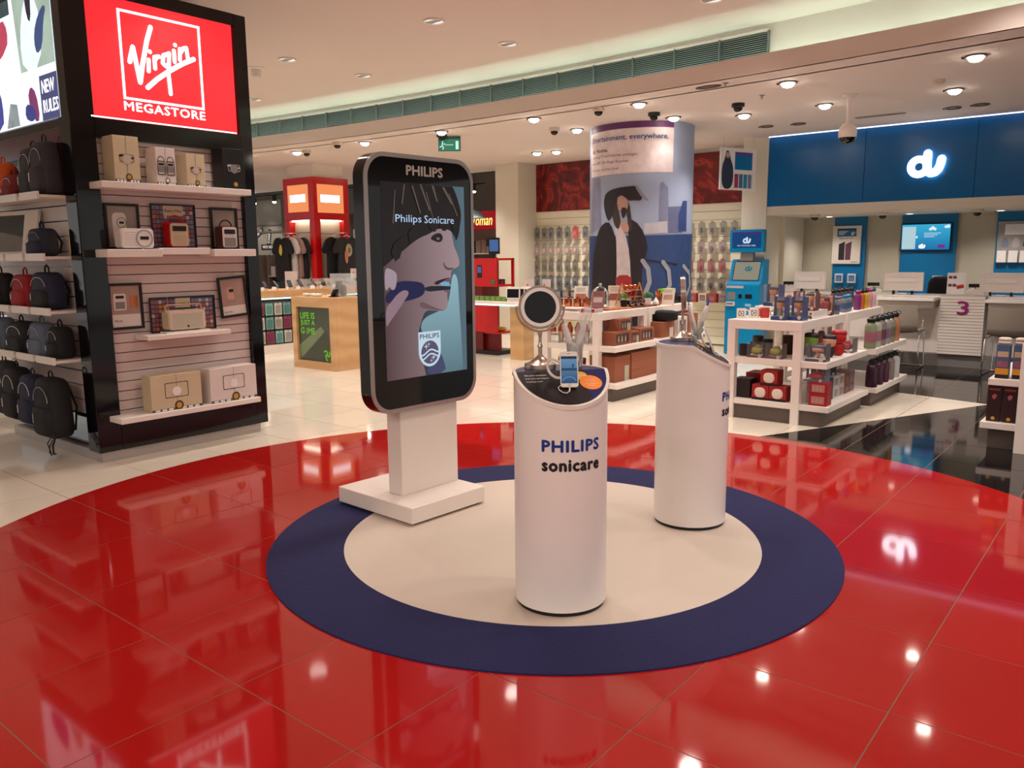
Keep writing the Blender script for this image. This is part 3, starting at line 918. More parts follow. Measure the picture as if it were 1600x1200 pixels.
pic('printed_dress', [(-6.5, 2.78), (-6.2, 2.78), (-6.15, 3.1), (-6.25, 3.28), (-6.4, 3.25), (-6.52, 3.0)], (226, 240, 246), 1.3, 1, d=.005)
pic('printed_hair', [(-6.36, 3.12), (-6.3, 3.08), (-6.27, 3.3), (-6.38, 3.3)], (44, 40, 60), .9, 1, d=.006)
pic('printed_handbag', [(-6.25, 2.86), (-6.15, 2.9), (-6.1, 3.06), (-6.04, 3.14), (-6.1, 3.16), (-6.24, 3.06), (-6.28, 2.95)], (64, 84, 130), 1.0, 1, d=.006)
pic('printed_red_bags', [(-7.1, 2.86), (-6.75, 2.98), (-6.72, 3.1), (-6.8, 3.2), (-7.1, 3.1)], (200, 70, 96), 1.0, 1)
pic('printed_foliage', [(-7.1, 3.2), (-6.66, 3.2), (-6.66, 3.3), (-7.1, 3.3)], (60, 80, 84), .9, 0, nz=.6)
pic('printed_blue_coat', [(-7.3, 2.43), (-6.96, 2.43), (-6.94, 2.62), (-7.0, 2.74), (-7.1, 2.72), (-7.3, 2.6)], (70, 76, 160), .9, 1, nz=.5)
pic('printed_grey_coat', [(-6.9, 2.43), (-6.66, 2.43), (-6.68, 2.58), (-6.8, 2.6)], (150, 160, 160), .9, 0, nz=.5)
pic('printed_figure', [(-6.4, 2.43), (-6.3, 2.43), (-6.33, 2.62), (-6.42, 2.68), (-6.48, 2.6)], (140, 60, 110), .9, 1)
pic('printed_blue_bag', [(-6.55, 2.47), (-6.44, 2.43), (-6.36, 2.46), (-6.38, 2.53), (-6.52, 2.57)], (56, 68, 140), .9, 1, d=.005)
pic('caption_panel', [(-6.26, 2.42), (-5.975, 2.42), (-5.975, 2.72), (-6.26, 2.72)], (78, 82, 130), .9, 0)
MB().text('NEW', OL, -6.225, 2.60, w=.2, h=.085, d=.006, bold=.012).ob('caption_lettering', WGLOW, lb, fix=False)
MB().text('RULES', OL, -6.225, 2.47, w=.24, h=.085, d=.006, bold=.012).ob('caption_lettering', WGLOW, lb, fix=False)
wp(MB().box(-7.55, -6.03, 2.535, 2.62, 2.2, 2.36), 'dark_red_header', mat('dark_red_gloss', (84, 14, 20), .15), tower)
wp(MB().box(-6.06, -6.03, 2.53, 2.62, 1.9, 2.36), 'red_edge', mat('dark_red_gloss', (84, 14, 20), .15), tower)
sl2 = MB().box(-.745, .745, -.02, 0, 0, .1).mesh('slat')
z = .32
while z < 2.15:
    link('slat', sl2, SLATM, tower, (-6.79 - TW[0], 2.612 - TW[1], z)); z += .109
wp(MB().box(-7.55, -5.93, 2.6, 2.615, .09, .31), 'mirror_panel', mat('dull_mirror', (150, 165, 172), .06, 1.0), tower)
# shelves
def shelf(x0, x1, y0, y1, z1, th=.04, nm='shelf', m_=WHITE):
    return wp(MB().box(x0, x1, y0, y1, z1 - th, z1), nm, m_, tower, bevel=.003)
s1 = shelf(-5.9, -5.68, 2.615, 3.775, 1.985, .045)
for a, w in ((2.84, .1), (3.13, .065), (3.36, .11)):
    MB().rect(a - TW[1], a + w - TW[1], 1.942, 1.983, planar((-5.68 - TW[0], 0, 0), (0, 1, 0), (0, 0, 1)), .002).ob('price_label', PAPER, s1, loc=(TW[0] * 0, 0, 0), fix=False).location = (TW[0], TW[1], 0)
shelf(-5.9, -5.68, 2.615, 3.01, 1.525, .055)
shelf(-5.9, -5.73, 3.01, 3.42, 1.535, .05)
shelf(-5.9, -5.68, 3.42, 3.785, 1.525, .055)
shelf(-5.9, -5.70, 2.86, 3.53, .905, .035)
shelf(-5.9, -5.68, 2.61, 3.75, .335, .04)
for z1 in (1.90, 1.48, 1.10, .75):
    sh_ = shelf(-7.5, -6.04, 2.36, 2.6, z1, .02)
    for k in range(4):
        a = -7.44 + k * .36
        MB().box(a, a + .31, 2.345, 2.36, z1 - .03, z1 + .022).ob('price_rail', WHITE, sh_).location = (0, 0, 0)
wp(MB().box(-6.16, -6.035, 2.575, 2.592, 1.5, 1.68), 'yellow_shelf_end', mat('amber_glow', (255, 196, 40), e=.9, nz=.1), tower)

# ------------------------------------------------------------------ radio boxes and radios (sign side, facing +X)
QR = rad(90)
mk0 = mat('badge_grey', (196, 186, 172), .5)
def radio_box(label, x, y, z, w, d, h, m_, style, rz=QR):
    t = T('radio_box', label, 'box', (x, y, z), rz)
    b = MB().box(-w / 2, w / 2, 0, d, 0, h).ob('carton', m_, t, bevel=.002)
    F = front(-.0015)
    dark = BLACK if style != 'black' else mat('pale_ink', (190, 186, 184), .5)
    pr = dark if style == 'black' else INK
    MB().rect(-.001, .001, .0, h, F, 0).ob('carton_seam', pr if style != 'black' else BLACK, b, fix=False)
    mb = MB()
    if style == 'pair':
        for cx in (-w * .24, w * .24):
            mb.ring(rrect(w * .4, h * .38, .008, 3, cx, h * .45), rrect(w * .34, h * .33, .006, 3, cx, h * .45), 0, .0006, F)
            mb.rect(cx - w * .14, cx + w * .14, h * .52, h * .58, F, .0004)
            mb.stroke([(cx + w * .17 * math.cos(rad(a)), h * .64 + h * .12 * math.sin(rad(a))) for a in range(0, 181, 20)], .005, F, .0004)
        mb.ob('printed_radio', pr, b, fix=False)
        MB().rect(-w * .4, w * .42, h * .34, h * .5, F, .0003).ob('printed_grille', GREY, b, fix=False)
    elif style == 'wide':
        mb.ring(rrect(w * .46, h * .42, .01, 3, 0, h * .56), rrect(w * .44, h * .39, .01, 3, 0, h * .56), 0, .0006, F)
        mb.ob('printed_radio', pr, b, fix=False)
        MB().flat(circ(h * .13, 20, 0, h * .52), F, .0008).ob('printed_badge', PAPER, b, fix=False)
    else:
        mb.ring(rrect(w * .55, h * .17, .012, 3, 0, h * .52), rrect(w * .52, h * .15, .012, 3, 0, h * .52), 0, .0006, F)
        mb.rect(-w * .3, -w * .12, h * .55, h * .59, F, .0004); mb.rect(w * .12, w * .28, h * .51, h * .55, F, .0004)
        mb.ob('printed_radio', pr, b, fix=False)
        MB().flat(circ(w * .18, 16, 0, h * .5), F, .0008).ob('printed_badge', mk0 if style != 'black' else GREY, b, fix=False)
    MB().flat(circ(min(w, h) * .13, 20, min(w, h) * .04, h * .12), F, .0009).ob('round_seal', mat('seal_dark', (60, 48, 40), .5), b, fix=False)
    MB().flat(circ(min(w, h) * .085, 20, min(w, h) * .04, h * .12), F, .0012).ob('seal_centre', mat('seal_gold', (196, 150, 60), .5) if style != 'pair' else PAPER, b, fix=False)
    if style != 'black':
        MB().rect(-w / 2, w / 2, .0, h * .07, F, .0002).ob('footer_band', DGREY, b, fix=False)
        mb = MB()
        for k in range(7):
            a = -w * .44 + k * w * .13
            if abs(a + w * .05) > w * .1: mb.rect(a, a + w * .09, h * .012, h * .06, F, .0006)
        mb.ob('footer_icons', PAPER, b, fix=False)
    return t
radio_box('tall cream radio carton, leftmost on the top shelf of the tower', -5.715, 2.82, 1.985, .18, .17, .315, CREAMBOX, 'cream')
radio_box('white radio carton printed with two handled radios on the top shelf', -5.72, 3.105, 1.985, .148, .15, .262, PALEBOX, 'pair')
radio_box('smaller cream radio carton beside the white carton on the top shelf', -5.715, 3.335, 1.985, .148, .15, .235, CREAMBOX, 'cream')
radio_box('black radio carton at the right end of the top shelf', -5.715, 3.655, 1.985, .19, .15, .305, BLACK, 'black')
for lb_, y_, w_, m_ in (('wide yellowish radio carton at the left of the bottom tower shelf', 3.055, .40, CREAMBOX), ('wide pale radio carton at the right of the bottom tower shelf', 3.535, .42, PALEBOX)):
    t = radio_box(lb_, -5.715, y_, .335, w_, .13, .27, m_, 'wide', rad(90 if m_ is CREAMBOX else 92))
def poster(label, y, z, w, h, frame, kind):
    t = T('framed_poster', label, 'poster', (-5.885, y, z), QR)
    t.rotation_euler = (0, 0, QR)
    MB().ring([(-w / 2, 0), (w / 2, 0), (w / 2, h), (-w / 2, h)], [(-w / 2 + frame, frame), (w / 2 - frame, frame), (w / 2 - frame, h - frame), (-w / 2 + frame, h - frame)], 0, .014, front(0)).ob('frame', BLACK, t)
    F = front(-.004)
    pg = MB().rect(-w / 2 + frame, w / 2 - frame, frame, h - frame, F, 0).ob('print', mat('poster_' + kind, {'grey': (150, 138, 130), 'retro': (60, 62, 84), 'warm': (168, 140, 128)}[kind], .4, nz=.25, ns=10), t, fix=False)
    return t, pg, F
t, pg, F = poster('black framed poster of a white clock radio behind the white radio', 2.83, 1.525, .25, .325, .018, 'grey')
MB().flat(rrect(.1, .2, .03, 4, -.02, .16), F, .001).ob('printed_radio', PALEBOX, pg, fix=False)
MB().ring(circ(.036, 24, -.005, .19), circ(.031, 24, -.005, .19), .001, .002, F).ob('printed_dial', GREY, pg)
MB().rect(-.022, .012, .182, .198, F, .002).ob('printed_display', INK, pg, fix=False)
def retro(label, y, z, w, h, word, ww):
    t, pg, F = poster(label, y, z, w, h, .006, 'retro')
    r_ = random.Random(len(word))
    cols = [(120, 130, 160), (170, 150, 90), (70, 60, 110), (150, 90, 100), (60, 80, 120), (190, 180, 170), (200, 120, 40)]
    n = int(w / .03)
    for i in range(n):
        for j in range(int(h / .035)):
            a, b = -w / 2 + .012 + i * .0295, .012 + j * .034
            if abs(a + .014) < ww * .62 and b > h - .1: continue
            if -.06 < a < .1 and b < h * .6: continue
            MB().rect(a, a + .025, b, b + .026, F, .001).ob('printed_tile', mat('tile_%d' % r_.randrange(7), cols[r_.randrange(7)], .5, nz=.4, ns=60), pg, fix=False)
    MB().rect(-ww * .6, ww * .6, h - .085, h - .012, F, .0012).ob('title_panel', CREAMBOX, pg, fix=False)
    MB().text(word, F, 0, h - .06, w=ww, d=.002, bold=.02, align='C').ob('title_lettering', mat('maroon_ink', (90, 30, 30), .5), pg, fix=False)
    MB().rect(-.07, .11, .012, h * .6, F, .0013).ob('red_panel', mat('poster_red', (150, 20, 30), .4), pg, fix=False)
retro('collage poster with Retro Mini title behind the red radio', 3.22, 1.535, .35, .325, 'Retro Mini', .13)
retro('wide collage poster behind the long cream radio', 3.245, .905, .53, .265, 'Lockwood', .1)
t, pg, F = poster('black framed radio poster behind the brown radio', 3.64, 1.525, .24, .325, .02, 'grey')
t, pg, F = poster('black framed poster of a radio by a basket, left of the long cream radio', 2.805, .95, .25, .335, .018, 'warm')
MB().flat(rrect(.09, .12, .012, 3, -.04, .2), F, .001).ob('printed_radio', PALEBOX, pg, fix=False)
MB().rect(-.075, -.005, .15, .2, F, .002).ob('printed_grille', GREY, pg, fix=False)
MB().rect(-.07, -.01, .225, .245, F, .002).ob('printed_display', INK, pg, fix=False)
MB().flat(rrect(.06, .09, .01, 3, .06, .2), F, .001).ob('printed_basket', WOODT, pg, fix=False)
MB().rect(-.105, .105, .02, .11, F, .001).ob('printed_floor', PALEBOX, pg, fix=False)
MB().text('Marty', F, -.09, .05, w=.06, d=.002, bold=0, shear=.3).ob('poster_lettering', INK, pg, fix=False)
t, pg, F = poster('black framed tilted poster right of the long cream radio', 3.69, .985, .25, .325, .018, 'warm')
t.rotation_euler = (rad(0), rad(-4), QR)
MB().flat(rrect(.06, .1, .012, 3, -.02, .19), F, .001).ob('printed_radio', SKIN, pg, fix=False)
MB().rect(-.03, .01, .2, .225, F, .002).ob('printed_display', INK, pg, fix=False)
MB().rect(-.105, .105, .02, .09, F, .001).ob('printed_floor', PALEBOX, pg, fix=False)
MB().text('Retro Mini', F, -.09, .04, w=.07, d=.002, bold=.02).ob('poster_lettering', INK, pg, fix=False)

def radio(label, x, y, z, w, d, h, mc, mf, kind, rz=QR):
    t = T('radio', label, 'radio', (x, y, z), rz)
    F = front(0)
    MB().prism(rrect(w, h - .008, min(w, h) * .16, 5, 0, h / 2 + .004), -d, -.004, F).ob('cabinet', mc, t, smooth=40)
    MB().prism(rrect(w * .93, (h - .008) * .93, min(w, h) * .13, 5, 0, h / 2 + .004), -.004, .002, F).ob('face_plate', mf, t, smooth=40)
    for sx in (-1, 1):
        MB().lathe([(.008, 0), (.008, .005)], 10).ob('foot', BLACK, t, loc=(sx * w * .32, d * .5, 0))
    if kind == 'white':
        MB().ring(circ(h * .42, 32, w * .2, h * .52), circ(h * .37, 32, w * .2, h * .52), .002, .006, F).ob('dial_ring', STEEL, t, smooth=40)
        MB().rect(w * .2 - .032, w * .2 + .032, h * .46, h * .62, F, .004).ob('display', INK, t, fix=False)
        mb = MB()
        for k in range(6): mb.stroke([(-w * .42, h * (.2 + k * .12)), (w * .05, h * (.2 + k * .12))], .002, F, .003, False)
        mb.ob('grille_lines', GREY, t, fix=False)
    elif kind == 'portrait':
        MB().rect(-w * .36, w * .36, h * .66, h * .86, F, .004).ob('display', INK, t, fix=False)
        if mf is not CREAMBOX:
            MB().rect(-w * .38, w * .38, h * .1, h * .5, F, .004).ob('grille', GREY, t, fix=False)
        else:
            mb = MB()
            for k in range(9): mb.stroke([(-w * .34, h * (.12 + k * .045)), (w * .34, h * (.12 + k * .045))], .002, F, .003, False)
            mb.ob('grille_lines', mat('tan', (170, 140, 90), .5), t, fix=False)
        for k in range(3):
            MB().lathe([(.004, 0), (.004, .004)], 8).ob('button', STEEL, t, loc=((k - 1) * w * .22, -.003, h * .58))
        hp = [(-w * .4, d * .5, h - .01)] + [(w * .4 * math.cos(rad(a)), d * .5, h - .005 + h * .3 * math.sin(rad(a))) for a in range(165, 10, -15)] + [(w * .4, d * .5, h - .01)]
        MB().tube(hp, .006, 8).ob('carry_handle', mc, t, smooth=60)
    else:
        MB().rect(-w * .4, w * .4, h * .14, h * .84, F, .004).ob('grille', mat('pale_mesh', (190, 188, 168), .7, nz=.1, ns=200), t, fix=False)
        MB().flat(circ(.009, 16, 0, h * .22), F, .006).ob('emblem', BLACK, t, fix=False)
        hp = [(-w * .48, d * .5, h * .5), (-w * .48, d * .5, h + .025), (-w * .44, d * .5, h + .04), (w * .44, d * .5, h + .04), (w * .48, d * .5, h + .025), (w * .48, d * .5, h * .5)]
        MB().tube(hp, .006, 8).ob('carry_handle', SKIN, t, smooth=60)
        MB().tube([(-w * .38, d * .6, h * .9), (-w * .4, d * .6, h + .1)], .0018, 6).ob('aerial', STEEL, t)
radio('white landscape clock radio on the second tower shelf', -5.70, 2.845, 1.525, .235, .1, .145, WHITE_G, WHITE_G, 'white')
radio('red portrait radio with cream face and carry handle', -5.745, 3.185, 1.535, .15, .1, .185, RED, CREAMBOX, 'portrait')
radio('dark brown portrait radio with white face and handle', -5.705, 3.575, 1.525, .13, .1, .175, mat('radio_brown', (70, 22, 20), .3), PALEBOX, 'portrait')
radio('long cream radio with mesh front on the small middle shelf', -5.745, 3.2, .918, .30, .1, .155, CREAMBOX, mat('radio_pale', (226, 200, 186), .4), 'wide')
tag(MB().box(-5.83, -5.735, 3.02, 3.38, .905, .918).ob('display_board', WHITE), 'thin white board under the long cream radio', 'board')

# ------------------------------------------------------------------ bags (left side, facing -Y)
BM = {}
def bmat(n, c, r=.7): return mat('bag_' + n, c, r, nz=.15, ns=25, bump=.2)
def backpack(label, x, y, z, w, d, h, m_, mp=None, straps=True, cat='backpack', rz=0.0, trim=None, cords=False, group=None):
    t = T('backpack' if cat == 'backpack' else cat, label, cat, (x, y, z), rz, group)
    mb = MB().sq(w, d, h, .38, .5, 24, 12, taper=.12)
    mb.ob('bag_body', m_, t, smooth=60)
    mb = MB().sq(w * .82, d * .5, h * .48, .4, .5, 20, 8, 0, -d * .36, h * .05)
    mb.ob('front_pocket', mp or m_, t, smooth=60)
    MB().tube([(-.035, 0, h * .97), (-.03, 0, h + .035), (0, 0, h + .05), (.03, 0, h + .035), (.035, 0, h * .97)], .006, 6).ob('top_handle', mp or m_, t, smooth=60)
    zp = [(w * .36 * math.cos(rad(a)), -d * .46, h * .62 + h * .24 * math.sin(rad(a))) for a in range(0, 181, 20)]
    MB().tube(zp, .0025, 5).ob('zip', trim or STEEL, t)
    MB().box(-w * .2, -w * .17, -d * .66, -d * .64, h * .26, h * .42).ob('zip_pull', trim or PAPER, t)
    if straps:
        for s_ in (-1, 1):
            MB().tube([(s_ * w * .2, d * .42, h * .9), (s_ * w * .3, d * .62, h * .5), (s_ * w * .3, d * .5, h * .1)], .008, 6).ob('shoulder_strap', BLACKF, t, smooth=60)
    if cords:
        r_ = random.Random(5)
        for k in range(6):
            a = r_.uniform(-.05, .05)
            MB().tube([(a, 0, .03), (a + r_.uniform(-.04, .04), -.04, -.06), (a + r_.uniform(-.06, .06), -.05, -.12), (a + r_.uniform(-.03, .03), -.04, -.05 - r_.uniform(0, .1))], .004, 5).ob('hanging_cord', BLACK, t)
    return t
NV = bmat('navy', (34, 40, 66)); DG = bmat('charcoal', (58, 56, 62)); OR = bmat('orange', (216, 92, 26)); RD = bmat('red', (158, 34, 42)); MR = bmat('maroon', (130, 40, 40)); GB = bmat('greyblue', (96, 110, 130)); BK = bmat('black', (24, 24, 28))
backpack('navy bag at the left end of the top bag shelf', -7.2, 2.48, 1.9, .2, .14, .24, NV)
backpack('bright orange backpack on the top bag shelf', -6.93, 2.47, 1.9, .25, .15, .28, OR)
backpack('small maroon satchel between the orange and grey bags', -6.68, 2.44, 1.9, .22, .12, .17, MR, straps=False, cat='satchel')
backpack('charcoal backpack on the top shelf, left of its twin', -6.44, 2.5, 1.9, .25, .16, .35, DG)
backpack('charcoal backpack on the top shelf beside the corner post', -6.19, 2.48, 1.9, .25, .16, .37, DG)
t = T('picture_stand', 'white framed picture stand on the second bag shelf', 'picture', (-6.98, 2.44, 1.49), rad(8))
t.rotation_euler = (rad(-10), 0, rad(8))
MB().ring([(-.25, 0), (.25, 0), (.25, .34), (-.25, .34)], [(-.22, .03), (.22, .03), (.22, .31), (-.22, .31)], -.02, 0, front(0)).ob('frame', WHITE, t)
pp = MB().rect(-.22, .22, .03, .31, front(.008)).ob('picture', mat('stand_print', (44, 52, 46), .2, nz=.6, ns=12), t, fix=False)
MB().flat([(-.22, .03), (.22, .03), (.22, .14), (-.22, .2)], front(.008), .002).ob('picture_foreground', mat('stand_print2', (120, 116, 108), .2, nz=.2), pp, fix=False)
MB().box(.25, .4, 0, .02, 0, .34).ob('side_wing', WHITE, t)
backpack('small navy backpack with grey straps on the second bag shelf', -6.32, 2.46, 1.48, .28, .15, .2, NV, NV, trim=GREY)
backpack('black tote bag with white tag on the third shelf', -7.16, 2.45, 1.10, .36, .14, .26, BK, straps=False, cat='handbag', trim=PAPER)
backpack('raspberry red backpack on the third shelf', -6.7, 2.46, 1.10, .3, .15, .25, RD)
backpack('dark navy backpack with rope ring on the third shelf', -6.33, 2.47, 1.10, .34, .16, .27, NV, BK, trim=STEEL)
backpack('pale blue-grey bag at the left of the fourth shelf', -7.2, 2.44, .75, .28, .15, .26, GB, cat='handbag', straps=False)
backpack('black satchel with looped handles on the fourth shelf', -6.84, 2.45, .75, .36, .15, .24, BK, cat='satchel', straps=True, trim=PAPER)
backpack('blue-grey handbag on the fourth shelf right of the black satchel', -6.46, 2.45, .75, .26, .15, .25, GB, cat='handbag', straps=False)
backpack('black bag at the right end of the fourth shelf', -6.2, 2.47, .75, .2, .15, .23, BK, cat='handbag', straps=False)
backpack('charcoal blue backpack hanging lowest at the left', -7.22, 2.43, .23, .3, .17, .43, DG, DG, trim=STEEL)
backpack('black backpack with pale zip hanging second from left', -6.95, 2.42, .22, .29, .17, .41, BK, BK, trim=PAPER)
backpack('navy backpack hanging low between two black ones', -6.62, 2.41, .22, .28, .17, .38, NV, NV, trim=PAPER)
backpack('large black backpack with dangling cords beside the corner post', -6.27, 2.40, .17, .34, .19, .44, BK, BK, trim=STEEL, cords=True)
tag(MB().box(-8.6, -7.75, 3.1, 3.9, 0, ZU).ob('wall_pier_left', WALLC), kind='structure', label='pale pier behind the tower')
# ================================================================== gift tables
def gift_table(label, x0, x1, xs, y0, y1, zt=.88):
    t = T('gift_table', label, 'display table', ((x0 + x1) / 2, (y0 + y1) / 2, 0))
    wp(MB().box(x0, x1, y0, y1, zt - .08, zt), 'tabletop', WHITE, t, bevel=.003)
    for px in (x0, x1 - .07):
        for py in (y0, y1 - .07):
            wp(MB().box(px, px + .07, py, py + .07, 0, zt - .08), 'leg', WHITE, t)
    wp(MB().box(x0 + .02, xs, y0 + .012, y1 - .01, .495, .55), 'middle_shelf', WHITE, t, bevel=.003)
    wp(MB().box(x0 + .02, xs + .03, y0 + .012, y1 - .01, .13, .18), 'lower_shelf', WHITE, t, bevel=.003)
    wp(MB().box(x0 + .03, xs - .03, y0 + .03, y1 - .03, 0, .13), 'plinth', DGREY, t)
    return t
gift_table('white gift table nearest the rear pedestal, with toys and mugs', -3.0, -2.345, -2.13, 6.75, 7.93)
gift_table('white gift table of drinking bottles before the service counter', -3.0, -2.345, -2.08, 8.0, 9.15)
gift_table('white gift table with copperware and brown cartons behind the mirror', -5.06, -4.36, -4.17, 6.75, 7.72)
gift_table('white gift table with planters by the round advertising pillar', -5.06, -4.36, -4.17, 7.76, 8.8)
def mk(c, r=.45, **k):
    return mat('col_%d_%d_%d' % c, c, r, **k)
def clear_box(label, x, y, z, w, d, h, cback, cfig, chead, rz=0.0, shape='head', group=None):
    """toy in a window carton: printed back and base, clear cover, small toy inside"""
    t = T('toy_box', label, 'toy box', (x, y, z), rz, group)
    MB().add([(-w / 2, d, 0), (w / 2, d, 0), (w / 2, d, h), (-w / 2, d, h), (-w / 2, 0, 0), (w / 2, 0, 0)], [(0, 1, 2, 3), (4, 5, 1, 0)]).ob('printed_back', mk(cback), t, fix=False)
    MB().box(-w / 2, w / 2, 0, d, 0, h).ob('clear_cover', FILM, t)
    MB().add([(w / 2 - .001, 0, 0), (w / 2 - .001, d, 0), (w / 2 - .001, d, h), (w / 2 - .001, 0, h)], [(0, 1, 2, 3)]).ob('printed_side', mk(tuple(int(v * .75) for v in cback)), t, fix=False)
    MB().add([(-w / 2 + .001, d * .5, h * .16), (-w / 2 + .001, d, h * .16), (-w / 2 + .001, d, h), (-w / 2 + .001, d * .5, h)], [(0, 1, 2, 3)]).ob('printed_side', mk(tuple(int(v * .75) for v in cback)), t, fix=False)
    MB().rect(-w / 2, w / 2, .001, h * .16, front(-.001)).ob('printed_base', mk(tuple(int(v * .8) for v in cback)), t, fix=False)
    MB().flat(circ(min(w, h) * .13, 16, w * .28, h * .13), front(-.001), .001).ob('round_badge', mk((190, 176, 170)), t, fix=False)
    if shape == 'head':
        mb = MB().sq(w * .56, d * .6, h * .34, .8, .8, 14, 10, 0, d * .5, h * .5)
        mb.sq(w * .2, d * .3, h * .36, .8, .8, 10, 8, w * .02, d * .5, h * .16)
        mb.ob('toy_head', mk(cfig), t, smooth=60)
        MB().sq(w * .6, d * .62, h * .2, .7, .8, 14, 8, 0, d * .52, h * .7).ob('toy_hair', mk(chead), t, smooth=60)
    else:
        MB().sq(w * .7, d * .7, h * .55, .7, .8, 14, 10, 0, d * .5, h * .16).ob('toy_body', mk(cfig), t, smooth=60)
        MB().sq(w * .4, d * .5, h * .3, .8, .8, 12, 8, w * .05, d * .45, h * .55).ob('toy_top', mk(chead), t, smooth=60)
    return t
def mug(label, x, y, z, r, h, m_, mi, rz=0.0, band=None):
    t = T('mug', label, 'mug', (x, y, z), rz)
    MB().lathe([(r * .96, 0), (r, .004), (r, h), (r - .004, h), (r - .005, .008), (0, .007)], 24).ob('cup', m_, t, smooth=40)
    hp = [(r * .95 + .026 * math.sin(rad(a)), 0, h * .52 - .03 * math.cos(rad(a))) for a in range(0, 181, 20)]
    MB().tube(hp, .0055, 8).ob('handle', mi, t, smooth=60)
    if band:
        F = cylmap(0, 0, r + .0006, -90)
        mb = MB()
        mb.ring([p for p in rrect(.05, .05, .012, 3, 0, h * .5)], [p for p in rrect(.038, .038, .008, 3, 0, h * .5)], 0, .0006, F)
        mb.stroke([(-.008, h * .5 - .012), (.008, h * .5), (-.008, h * .5 + .012)], .006, F, .0006)
        mb.ob('printed_emblem', band, t, fix=False)
    return t
def bottle(label, x, y, z, r, h, m_, mc, loop=True, band=None, liquid=None, group=None):
    t = T('drinking_bottle', label, 'bottle', (x, y, z), rnd.uniform(-.6, .6), group)
    MB().lathe([(r * .9, 0), (r, .006), (r, h * .68), (r * .92, h * .74), (r * .6, h * .8), (r * .58, h * .84)], 20).ob('flask', m_, t, smooth=40)
    cp = MB().lathe([(r * .66, h * .82), (r * .7, h * .84), (r * .7, h * .93), (r * .4, h * .96), (r * .3, h)], 16).ob('cap', mc, t, smooth=40)
    if loop:
        MB().tube([(r * .6, 0, h * .9), (r * 1.0, 0, h * .93), (r * 1.1, 0, h * 1.0), (r * .5, 0, h * 1.04), (0, 0, h * .99)], .004, 6).ob('carry_loop', BLACK, cp, smooth=60)
    if band:
        MB().lathe([(r + .0008, h * .2), (r + .0008, h * .52)], 20).ob('printed_band', band, t, smooth=40)
    return t
def carton(label, x, y, z, w, d, h, m_, rz=0.0, win=None, tagc=None, cat='box', group=None, name='carton_box'):
    t = T(name, label, cat, (x, y, z), rz, group)
    b = MB().box(-w / 2, w / 2, 0, d, 0, h).ob('carton', m_, t, bevel=.0015)
    if win:
        wn = MB().rect(-w * .36, w * .36, h * .18, h * .82, front(-.0012)).ob('printed_window', win, b, fix=False)
        mb = MB()
        for k in range(3):
            mb.flat(chaikin([(-w * .24 + k * w * .2 - w * .06, h * .22), (-w * .24 + k * w * .2 + w * .06, h * .22), (-w * .24 + k * w * .2 + w * .04, h * .6), (-w * .24 + k * w * .2, h * .76), (-w * .24 + k * w * .2 - w * .04, h * .6)], 1), front(-.0012), .001)
        mb.ob('printed_objects', mk((170, 150, 140)), wn, fix=False)
    if tagc:
        MB().rect(w * .12, w * .4, 0, h * .6, front(-.0012), .0012).ob('paper_band', tagc, b, fix=False)
    return t
# ---- toys and mugs on the near right table
MUGT = mk((86, 150, 132)); MUGR = mk((196, 60, 58))
mug('white mug with black emblem at the left corner of the gift table', -2.955, 6.93, .88, .042, .085, WHITE_G, WHITE_G, rad(20), INK)
mug('white mug with black emblem and red inner wall beside the corner mug', -2.88, 7.03, .88, .042, .09, WHITE_G, MUGR, rad(20), INK)
mug('red and white mug third in the mug row', -2.8, 7.08, .88, .04, .088, MUGR, MUGR, rad(150))
mug('teal mug with white handle at the end of the row', -2.7, 7.14, .88, .042, .085, MUGT, WHITE_G, rad(200))
mug('pale teal mug half hidden behind a blue toy box', -2.62, 7.2, .88, .042, .085, mk((130, 170, 158)), WHITE_G, rad(190))
OR_ = (188, 112, 74)
clear_box('blue toy box standing highest at the left above the mugs', -2.86, 7.36, .965, .16, .1, .2, (48, 70, 140), OR_, (30, 26, 28), rad(-14))
tag(MB().box(-3.0, -2.55, 7.34, 7.52, .93, .965).box(-3.0, -2.97, 7.34, 7.52, .88, .93).box(-2.58, -2.55, 7.34, 7.52, .88, .93).ob('display_riser', WHITE), 'low white riser under the highest blue toy box', 'riser')
clear_box('blue toy box with dark haired toy, left of the front pair', -2.60, 6.86, .88, .125, .1, .2, (52, 74, 150), OR_, (30, 26, 28), rad(-8))
clear_box('blue toy box with dark haired toy, right of the front pair', -2.46, 6.90, .88, .13, .1, .2, (52, 74, 150), OR_, (30, 26, 28), rad(-8))
tag(MB().box(-2.62, -2.38, 7.12, 7.5, .935, .947).box(-2.62, -2.608, 7.12, 7.5, .88, .935).box(-2.392, -2.38, 7.12, 7.5, .88, .935).ob('acrylic_riser', WHITE_G), 'white acrylic riser behind the front blue toy boxes', 'riser')
clear_box('red and peach toy box on the acrylic riser', -2.46, 7.2, .947, .13, .1, .17, (120, 30, 36), (206, 150, 110), (30, 26, 28), 0)
clear_box('dark red toy box with round eye on the table edge', -2.44, 7.6, .88, .13, .12, .2, (96, 28, 34), (150, 30, 36), (60, 20, 24), rad(8), 'body')
clear_box('crimson toy box between riser and dark red box', -2.63, 7.55, .88, .13, .12, .215, (140, 30, 40), (190, 30, 36), (40, 50, 120), 0, 'body')
clear_box('red toy box with blue toy beside the crimson box', -2.84, 7.7, .88, .14, .12, .21, (126, 40, 44), (40, 70, 160), (160, 30, 40), 0, 'body')
r_ = random.Random(11)
pal = [((206, 84, 54), 'orange'), ((150, 34, 60), 'crimson'), ((60, 70, 150), 'blue'), ((210, 110, 60), 'amber'), ((120, 40, 110), 'purple'), ((40, 40, 60), 'black')]
